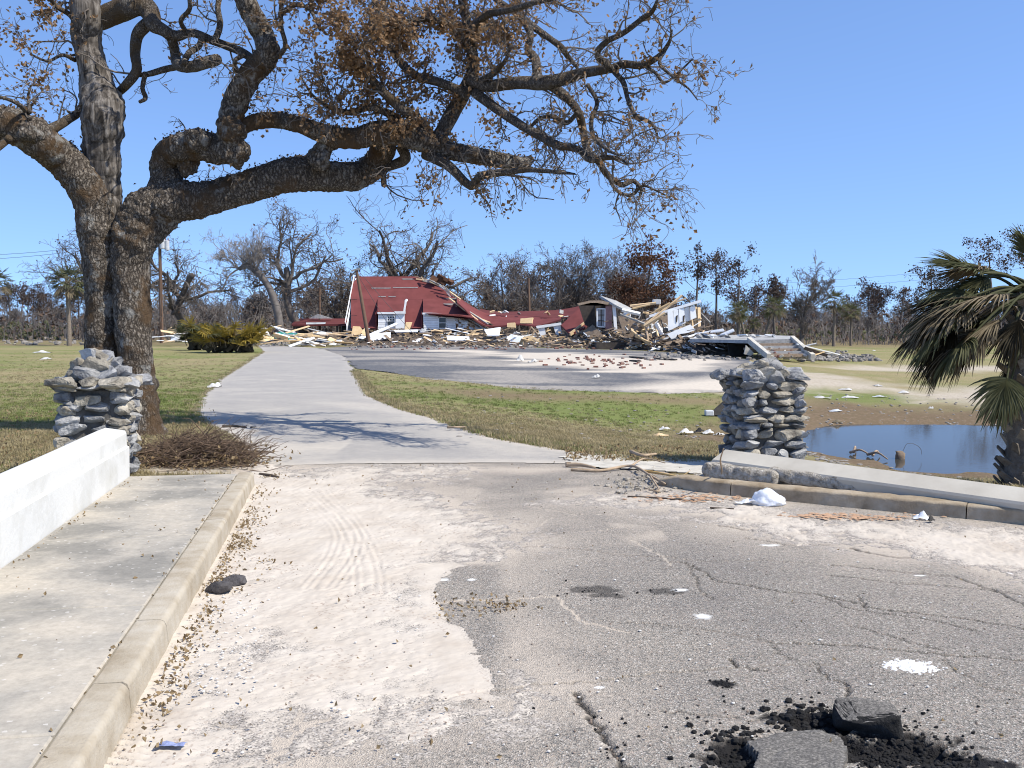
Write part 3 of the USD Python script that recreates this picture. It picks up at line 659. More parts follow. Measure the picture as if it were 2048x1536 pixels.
# ---------------------------------------------------------------- drive and parking lot
def sheet(poly, lift, step, seed, rough=.01):
    lo, hi = poly.min(0) - .4, poly.max(0) + .4
    x, y = np.arange(lo[0], hi[0], step[0]), [lo[1]]
    while y[-1] < hi[1]:
        y.append(y[-1] + step[1] * max(.3, y[-1] / 25))
    y = np.array(y)
    X, Y = np.meshgrid(x, y, indexing='xy')
    Z = H(X, Y) + lift + (fb(X, Y, .7, 3, seed) - .5) * rough
    return x, y, X, Y, Z
def paved_mat(name, ramp, dustc, scale=90.0):
    MATS[name] = usdkit.material(stage, '/World/Looks/' + name, {
        'g': ('geometry', {}), 'a': ('attribute', {'attribute': 'wear'}), 's': ('separate_color', {'color_type': 'rgb'}),
        'n': ('noise_texture', {'scale': scale, 'detail': 4.0, 'roughness': .8}), 'r': ('rgb_ramp', {'ramp': ramp}),
        'n1': ('noise_texture', {'scale': .9, 'detail': 6.0, 'roughness': .65}), 'big': ('rgb_ramp', {'ramp': [(.3, (.80, .80, .82)), (.7, (1, .99, .97))]}), 'mb': ('mix_color', {'blend_type': 'multiply', 'fac': 1.0}),
        'n2': ('noise_texture', {'scale': 7.0, 'detail': 6.0, 'roughness': .7}), 'd1': ('math', {'math_type': 'multiply_add', 'value2': 1.1}), 'd2': ('math', {'math_type': 'add', 'value2': -.55, 'use_clamp': True}),
        'ms': ('mix_color', {'b': dustc}), 'b': ('bump', {'strength': .5, 'distance': .008}), 'p': ('principled_bsdf', {'roughness': .93, 'specular_ior_level': .2})},
        [('a.color', 's.color'), ('g.position', 'n.vector'), ('n.fac', 'r.fac'), ('g.position', 'n1.vector'), ('n1.fac', 'big.fac'), ('r.color', 'mb.a'), ('big.color', 'mb.b'), ('g.position', 'n2.vector'),
         ('n2.fac', 'd1.value1'), ('s.r', 'd1.value3'), ('d1.value', 'd2.value1'), ('d2.value', 'ms.fac'), ('mb.result', 'ms.a'), ('ms.result', 'p.base_color'), ('n.fac', 'b.height'), ('b.normal', 'p.normal')], surface='p.BSDF')
paved_mat('drive', [(.3, (.255, .24, .215)), (.5, (.34, .32, .29)), (.7, (.42, .395, .36))], (.48, .43, .36))
paved_mat('lot', [(.3, (.075, .076, .082)), (.5, (.11, .112, .118)), (.7, (.155, .155, .16))], (.50, .44, .36))
x, y, X, Y, Z = sheet(DRIVE, .004, (.055, .06), 71, .008)
n1 = fb(X, Y, 1.0, 5, 72)
ind = sdist(DRIVE, X + (fb(X, Y, 1.6, 4, 73) - .5) * .35, Y)
wear = np.clip(1 - ind / .5, 0, 1) * (X > -4.6) * np.clip((26 - Y) / 8, 0, 1) * .75
wear = np.maximum(wear, np.clip(1 - ind / .25, 0, 1) * .3)
crescent = px_line([(620, 805), (770, 800), (870, 836), (1000, 880), (1150, 912), (1000, 912), (880, 868), (760, 822)])
wear = np.maximum(wear, soft(crescent, .7, X + n1 - .5, Y) * .45)
wear = np.maximum(wear, np.clip(1 - np.abs(Y - 13.2 - (n1 - .5) * 2) / 1.2, 0, 1) * (X < -2.2) * .7)
wear = np.maximum(wear, np.clip((n1 - .55) * 2.0, 0, .35))
wear = np.maximum(wear, np.clip(1 - (Y - 11.6) / .7, 0, 1) * .6)
v, f = grid_mesh(x, y, Z)
v, f, u = keep_faces(v, f, (ind > 0).ravel())
obj('driveway', (v, f), 'drive', smooth=True, prim={'wear': np.stack([wear] * 3, -1).reshape(-1, 3)[u]}, kind='structure')
x, y, X, Y, Z = sheet(LOT, .002, (.16, .14), 75, .02)
n1 = fb(X, Y * 2.2, .22, 5, 76) - .5
ind = sdist(LOT, X + n1 * 1.5, Y + n1 * 2)
def patch(pts, w=1.6):
    return soft(G2(pts), w, X + n1 * 5, Y + n1 * 7)
wear = np.maximum.reduce([patch([(820, 699), (940, 700), (1000, 708), (960, 712), (860, 705)]), patch([(980, 706), (1120, 706), (1250, 712), (1440, 725), (1440, 742), (1330, 746), (1180, 742), (1080, 728), (1000, 714)]),
                          patch([(1240, 777), (1340, 764), (1450, 752), (1560, 740), (1560, 790), (1300, 790)]), patch([(860, 705), (960, 712), (930, 717), (850, 709)]) * .6])
wear = np.clip(wear, 0, 1) * .98
wear = np.maximum(wear, np.clip(n1 * 2.3 + .12, 0, .42))
v, f = grid_mesh(x, y, Z)
v, f, u = keep_faces(v, f, (ind > 0).ravel())
obj('parking_lot', (v, f), 'lot', smooth=True, prim={'wear': np.stack([wear] * 3, -1).reshape(-1, 3)[u]}, kind='structure')

# ---------------------------------------------------------------- sidewalk slabs and kerb stones on the left
Rst = np.array([[ET[0], ES[0], 0], [ET[1], ES[1], 0], [0, 0, 1.0]])       # columns: across, along, up
MATS['sidewalk'] = usdkit.material(stage, '/World/Looks/sidewalk', {
    'g': ('geometry', {}), 'n1': ('noise_texture', {'scale': 1.5, 'detail': 5.0, 'roughness': .6, 'distortion': .3}), 'n2': ('noise_texture', {'scale': 24.0, 'detail': 5.0, 'roughness': .75}),
    'c': ('rgb_ramp', {'ramp': [(.36, (.235, .22, .19)), (.48, (.35, .32, .27)), (.62, (.45, .40, .325))]}),
    'c2': ('rgb_ramp', {'ramp': [(.3, (.78, .78, .78)), (.7, (1.08, 1.08, 1.08))]}), 'm': ('mix_color', {'blend_type': 'multiply', 'fac': 1.0, 'use_clamp': False}),
    'v': ('voronoi_texture', {'scale': 60.0}), 'vs': ('separate_color', {}), 'sp': ('rgb_ramp', {'ramp': [(.985, (0, 0, 0)), (.992, (.5, .5, .5))]}), 'm2': ('mix_color', {'b': (.6, .57, .52)}),
    'b': ('bump', {'strength': .5, 'distance': .004}), 'p': ('principled_bsdf', {'roughness': .93, 'specular_ior_level': .2})},
    [('g.position', 'n1.vector'), ('g.position', 'n2.vector'), ('g.position', 'v.vector'), ('n1.fac', 'c.fac'), ('n2.fac', 'c2.fac'), ('c.color', 'm.a'), ('c2.color', 'm.b'), ('v.color', 'vs.color'), ('vs.r', 'sp.fac'),
     ('sp.color', 'm2.fac'), ('m.result', 'm2.a'), ('m2.result', 'p.base_color'), ('n2.fac', 'b.height'), ('b.normal', 'p.normal')], surface='p.BSDF')
walk = thing('sidewalk', 'grey concrete sidewalk slabs between the low white wall and the kerb', 'sidewalk')
stage.GetPrimAtPath(walk).SetCustomDataByKey('kind', 'structure')
joints = [10.30, 8.9, 7.35, 5.53, 3.81, 2.1, .4, -1.3]
for b, a in zip(joints[:-1], joints[1:]):
    v, f = box((0, 0, 0), (-1.055 + 2.085, b - a - .014, .2), ch=.008)
    v = v + np.array([(-1.055 - 2.085) / 2, (a + b) / 2, .05]); obj('slab', (v @ Rst.T, f), 'sidewalk', walk)
# dirt in the gaps
v, f = box(st(4.5, -1.6, .02), (1.2, 11.5, .2), Rst)
obj('bedding', (v, f), 'mortar', walk)
kerb = thing('kerb', 'tan concrete kerb along the left side of the road', 'kerb')
stage.GetPrimAtPath(kerb).SetCustomDataByKey('kind', 'structure')
kj = [10.36, 7.9, 5.23, 4.32, 1.9, -.6]
krng = np.random.default_rng(5)
for b, a in zip(kj[:-1], kj[1:]):
    n = 26
    s = np.linspace(a + .006, b - .006, n)
    prof = np.array([(-1.045, -.15), (-1.045, .146), (-1.035, .152), (-.925, .152), (-.905, .142), (-.895, .12), (-.875, -.15)])
    o = krng.uniform(0, 50)
    V = []
    for k in range(n):
        q = prof.copy()
        w = (meshkit.fbm(np.stack([q[:, 0] * 20, np.full(7, s[k] * 5 + o), q[:, 1] * 20], -1), 3) - .5) * .018
        q = q + w[:, None] * np.array([.6, .5])
        V.append([st(s[k], *p) for p in q])
    V = np.array(V).reshape(-1, 3); m = 7; F = []
    for k in range(n - 1):
        for j in range(m - 1):
            F += [[k * m + j, k * m + j + 1, (k + 1) * m + j + 1], [k * m + j, (k + 1) * m + j + 1, (k + 1) * m + j]]
    for k0, flip in ((0, 1), ((n - 1) * m, 0)):
        for j in range(1, m - 1):
            F.append([k0, k0 + j, k0 + j + 1][::-1] if flip else [k0, k0 + j, k0 + j + 1])
    F = np.array(F)[:, ::-1]
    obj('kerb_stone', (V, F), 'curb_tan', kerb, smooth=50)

# ---------------------------------------------------------------- low white wall on the left
wall = thing('parapet_wall', 'low white painted parapet wall beside the sidewalk', 'wall')
n = 60
s = np.linspace(-1.5, 10.31, n)
prof = np.array([(-2.09, -.3), (-2.082, .44), (-2.105, .455), (-2.105, .575), (-2.12, .60), (-2.30, .63), (-2.36, .61), (-2.37, -.3)])
V = []
for k in range(n):
    top = (meshkit.fbm(np.array([[s[k] * .7, 0, 0]]), 2)[0] - .5) * .012
    V.append([st(s[k], p[0], p[1] + (top if p[1] > .5 else 0)) for p in prof])
V = np.array(V).reshape(-1, 3); m = len(prof); F = []
for k in range(n - 1):
    for j in range(m - 1):
        F += [[k * m + j, k * m + j + 1, (k + 1) * m + j + 1], [k * m + j, (k + 1) * m + j + 1, (k + 1) * m + j]]
for j in range(1, m - 1):
    F.append([(n - 1) * m, (n - 1) * m + j, (n - 1) * m + j + 1]); F.append([0, j + 1, j])
obj('wall_body', (V, np.array(F)), 'wall_paint', wall, smooth=30)

# ---------------------------------------------------------------- right side: sunken parapet, kerb, broken pieces
par = thing('sunken_parapet', 'long grey parapet wall sunk behind the broken right kerb', 'wall')
A, B = np.array([2.40, 10.55, 0]), np.array([5.7, 7.25, 0])
d = (B - A) / np.linalg.norm(B - A); nrm = np.array([d[1], -d[0], 0]);
if nrm[1] > 0: nrm = -nrm
prof = [(.0, -.25), (-.22, .265), (-.24, .285), (-.42, .21), (-.43, .19), (-.22, -.25)]   # (towards the road, up)
V = []
L = np.linalg.norm(B - A)
for k, sk in enumerate(np.linspace(0, L, 24)):
    for j, p in enumerate(prof):
        slant = .17 * (1 - (p[1] + .05) / .34) if k == 0 else 0
        V.append(A + d * (sk - slant * (k == 0)) + nrm * (-p[0]) + np.array([0, 0, p[1] * 1.2 - .10 * sk / L]))
V = np.array(V); m = len(prof); F = []
for k in range(23):
    for j in range(m - 1):
        F += [[k * m + j, k * m + j + 1, (k + 1) * m + j + 1], [k * m + j, (k + 1) * m + j + 1, (k + 1) * m + j]]
for j in range(1, m - 1):
    F.append([0, j, j + 1]); F.append([23 * m, 23 * m + j + 1, 23 * m + j])
F = np.array(F)
if trimesh.Trimesh(V, F, process=False).volume < 0: F = F[:, ::-1]
obj('wall_body', (V, F), 'parapet_grey', par, smooth=30)
walk2 = np.array([(1.55, 10.25), (2.45, 10.6), (4.95, 7.5), (7, 5), (8, 5.9), (4.4, 8.2), (2.9, 9.2), (1.8, 10.0)])
kr = thing('right_kerb', 'tan concrete kerb curving along the right side of the road', 'kerb')
stage.GetPrimAtPath(kr).SetCustomDataByKey('kind', 'structure')
KR = spline(np.array([(1.50, 10.17, 0), (1.86, 9.74, 0), (2.55, 9.25, 0), (3.3, 8.76, 0), (4.12, 8.2, 0), (5.2, 7.42, 0), (6.6, 6.4, 0)]), 10)
cuts = [0, 14, 37, 60]
for a, b in zip(cuts[:-1], cuts[1:]):
    q = KR[a:b + 1].copy(); t = np.gradient(q, axis=0); t /= np.linalg.norm(t, axis=1, keepdims=True)
    q[-1] -= t[-1] * .01
    nn = np.stack([-t[:, 1], t[:, 0], 0 * t[:, 0]], 1)       # away from the road
    prof = [(-.02, -.15), (.0, .10), (.02, .125), (.13, .135), (.15, .12), (.15, -.15)]
    o = krng.uniform(0, 50); V = []
    for k in range(len(q)):
        for p in prof:
            w = (meshkit.fbm(np.array([[k * 1.1 + o, p[0] * 25, p[1] * 25]]), 3)[0] - .5) * .03
            V.append(q[k] + nn[k] * (p[0] + w * .5) + np.array([0, 0, p[1] + w - (.06 * (1 - k / 5) if a == 0 and k < 5 and p[1] > 0 else 0)]))
    V = np.array(V); m = len(prof); F = []
    for k in range(len(q) - 1):
        for j in range(m - 1):
            F += [[k * m + j, k * m + j + 1, (k + 1) * m + j + 1], [k * m + j, (k + 1) * m + j + 1, (k + 1) * m + j]]
    e = (len(q) - 1) * m
    for j in range(1, m - 1):
        F.append([0, j, j + 1]); F.append([e, e + j + 1, e + j])
    F = np.array(F)
    if trimesh.Trimesh(V, F, process=False).volume < 0: F = F[:, ::-1]
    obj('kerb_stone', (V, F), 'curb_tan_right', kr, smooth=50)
# broken pieces of kerb lying behind it
def lump_bar(a, b, w, h, seed, n=26):
    a, b = np.asarray(a, float), np.asarray(b, float)
    x = np.linspace(0, 1, n); r = np.random.default_rng(seed); V, F = [], []
    d = (b - a) / np.linalg.norm(b - a); sd_ = np.cross([0, 0, 1], d); sd_ /= np.linalg.norm(sd_); up = np.cross(d, sd_)
    k = 10; ang = np.arange(k) * 2 * np.pi / k
    o = r.uniform(0, 50)
    for i in range(n):
        c = a + (b - a) * x[i]
        for t in ang:
            sx, sz = np.sign(math.cos(t)) * abs(math.cos(t)) ** .55, np.sign(math.sin(t)) * abs(math.sin(t)) ** .55
            rr = 1 + (meshkit.fbm(np.array([[x[i] * 9 + o, sx * 1.3, sz * 1.3]]), 4)[0] - .5) * .7
            e = min(1, .55 + min(x[i], 1 - x[i]) * 9)
            V.append(c + sd_ * sx * w / 2 * rr * e + up * sz * h / 2 * rr * e)
    for i in range(n - 1):
        for j in range(k):
            p, q = i * k + j, i * k + (j + 1) % k
            F += [[p, q, q + k], [p, q + k, p + k]]
    V.append(a); V.append(b)
    for j in range(k):
        F += [[n * k, (j + 1) % k, j], [n * k + 1, (n - 1) * k + j, (n - 1) * k + (j + 1) % k]]
    return np.array(V), np.array(F)
obj('broken_kerb', lump_bar((1.95, 10.12, .175), (2.60, 9.66, .15), .15, .15, 3), 'concrete_rough', smooth=45, label='broken kerb piece lying nearest the right stone pillar', category='concrete chunk')
obj('broken_kerb', lump_bar((2.52, 9.82, .175), (3.30, 9.20, .15), .16, .14, 9), 'concrete_rough', smooth=45, label='longer broken kerb piece against the middle of the sunken grey parapet', category='concrete chunk')
# rubble and a dirt bed between kerb and parapet
xw, yw = np.linspace(1.3, 7, 80), np.linspace(5, 11, 80)
XW, YW = np.meshgrid(xw, yw)
zz = .055 + (fb(XW, YW, 3, 4, 91) - .5) * .10
v, f = grid_mesh(xw, yw, zz)
v, f, u = keep_faces(v, f, (sdist(walk2, XW, YW) > 0).ravel())
obj('dirt_bed', (v, f), 'concrete_rough', smooth=True, kind='structure')
# pale concrete apron by the pillar
ap = px_line([(1120, 914), (1200, 904), (1390, 918), (1475, 930), (1420, 948), (1290, 940), (1190, 936)])
xa, ya = np.arange(.4, 3.2, .06), np.arange(10.6, 13.2, .06)
XA, YA = np.meshgrid(xa, ya)
v, f = grid_mesh(xa, ya, np.maximum(H(XA, YA), -.02) + .012)
v, f, u = keep_faces(v, f, (sdist(ap, XA + (fb(XA, YA, 2, 3, 3) - .5) * .3, YA) > 0).ravel())
obj('apron', (v, f), 'concrete_old', smooth=True, kind='structure')
# ================================================================ stone pillars
def pillar(name, label, corner, w, h, top, seed, course, widths, tan_share):
    """corner: front left corner at the ground"""
    r = np.random.default_rng(seed)
    c = corner[:2] + ET * w / 2 + ES * w / 2
    root = thing(name, label, 'pillar', 'stone gate pillars beside the road')
    core = 'core'
    v, f = box((0, 0, h / 2 - .1), (w - .10, w - .10, h + .2), ch=.03)
    base = np.array([c[0], c[1], 0])
    obj(core, (v @ Rst.T + base, f), 'mortar', root)
    def put(size, pos, sub=2, tilt=.12, yaw=0.0):
        R = rot([1, 0, 0], r.normal(0, tilt)) @ rot([0, 1, 0], r.normal(0, tilt)) @ rot([0, 0, 1], yaw + r.normal(0, .12))
        v, f = stone(r, size, sub, .2, R, pos)
        obj('stone', (v @ Rst.T + base, f), 'stone_tan' if r.random() < tan_share else 'stone', root, smooth=16)
    z = -.06
    while z < h - .02:
        ch = r.uniform(*course)
        if z + ch > h: ch = max(.07, h - z)
        for face in range(4):
            yaw = face * math.pi / 2
            u = -w / 2 - r.uniform(0, .05)
            while u < w / 2 - .04:
                sw = min(r.uniform(*widths), w / 2 - u + .05)
                if w / 2 - (u + sw) < .09: sw = w / 2 - u + .03
                out = w / 2 - .065 + r.uniform(-.015, .03)
                p = np.array([u + sw / 2, -out, 0])
                p = rot([0, 0, 1], yaw) @ p
                hh = ch * r.uniform(.85, 1.15)
                put((sw * 1.06, .24, hh * 1.12), (p[0], p[1], z + ch / 2 + r.normal(0, .012)), yaw=yaw, tilt=.07)
                u += sw
        z += ch
    rise = top - h
    # projecting course
    for face in range(4):
        yaw = face * math.pi / 2; u = -w / 2 - (.05 if tan_share < .33 else 0)
        while u < w / 2 + .02:
            sw = r.uniform(.2, .34); p = rot([0, 0, 1], yaw) @ np.array([u + sw / 2, -w / 2 + (.03 if tan_share < .33 else .10), 0])
            put((sw * 1.1, .34, r.uniform(.13, .17)), (p[0], p[1], h + .05 + r.normal(0, .012)), yaw=yaw, tilt=.14, sub=3); u += sw
    for k, (rad, zz, n, sz) in enumerate([(.34 * w, .36, 7, .32), (.24 * w, .58, 5, .30), (.12 * w, .80, 3, .28)]):
        for i in range(n):
            a = 2 * math.pi * (i + r.uniform(-.2, .2)) / n
            put((sz * r.uniform(.85, 1.15), sz * r.uniform(.7, .9), r.uniform(.13, .18)), (rad * math.cos(a), rad * math.sin(a), h + rise * zz), yaw=a + 1.57, tilt=.3, sub=3)
    put((.32, .26, .14), (.02, -.03, top - .05), tilt=.25, sub=3)
    return root
pillar('stone_pillar', 'rough stone pillar with stacked cap stones in front of the oak trunk', st(11.0, -2.92), .66, .98, 1.37, 11, (.10, .17), (.16, .32), .3)
pillar('stone_pillar', 'rough stone pillar standing by the pond behind the sunken parapet', np.array([2.70, 11.45]), .70, 1.0, 1.20, 23, (.075, .14), (.13, .30), .35)

# ================================================================ the live oak
mat('oak_twig', (.085, .07, .058), (.17, .145, .122), 3.0, .95)
oak = thing('oak_tree', 'big twisted live oak leaning over the driveway, nearly leafless', 'tree')
orng = np.random.default_rng(31)
limb_lines = []       # (points, radii) of every limb, for twigs
def limb3(pts, Y0, Y1, seed, n=8, wob=.25):
    p = spline(np.asarray(pts, float), n)
    t = np.linspace(0, 1, len(p))
    Y = Y0 + (Y1 - Y0) * t + (meshkit.fbm(np.stack([t * len(pts) * .55 + seed * 7.7, t * 0, t * 0], -1), 3, seed) - .5) * 2 * wob * np.minimum(1, t * 4)
    P = np.array([at(q[0], q[1], y) for q, y in zip(p, Y)])
    return P, np.maximum(p[:, 2], .6) * Y / FPX
def bark_tube(P, R, sides, seed, amp=.14, ridges=0.0, close=True):
    if close:
        P = np.vstack([P, P[-1] + (P[-1] - P[-2]) * .25]); R = np.r_[R, R[-1] * .35]
    v, f = tubes([(P, R)], sides, cap=True)
    n = len(P); rep = np.repeat(np.arange(n), sides)
    ctr = np.vstack([P[rep], P[:1], P[-1:]]); rad = np.r_[R[rep], 0, 0]
    d = v - ctr; L = np.linalg.norm(d, axis=1, keepdims=True) + 1e-9
    w = (meshkit.fbm(v * 2.6 + seed, 4, seed) - .5) * 2 * amp + (meshkit.fbm(v * 9 + seed, 3, seed + 1) - .5) * amp * .9
    if ridges:
        w += ridges * (np.abs(meshkit.fbm(v * np.array([15, 15, 4.0]), 3, seed + 2) - .5) * 4 - .5)
    return v + d / L * (w * rad)[:, None], f
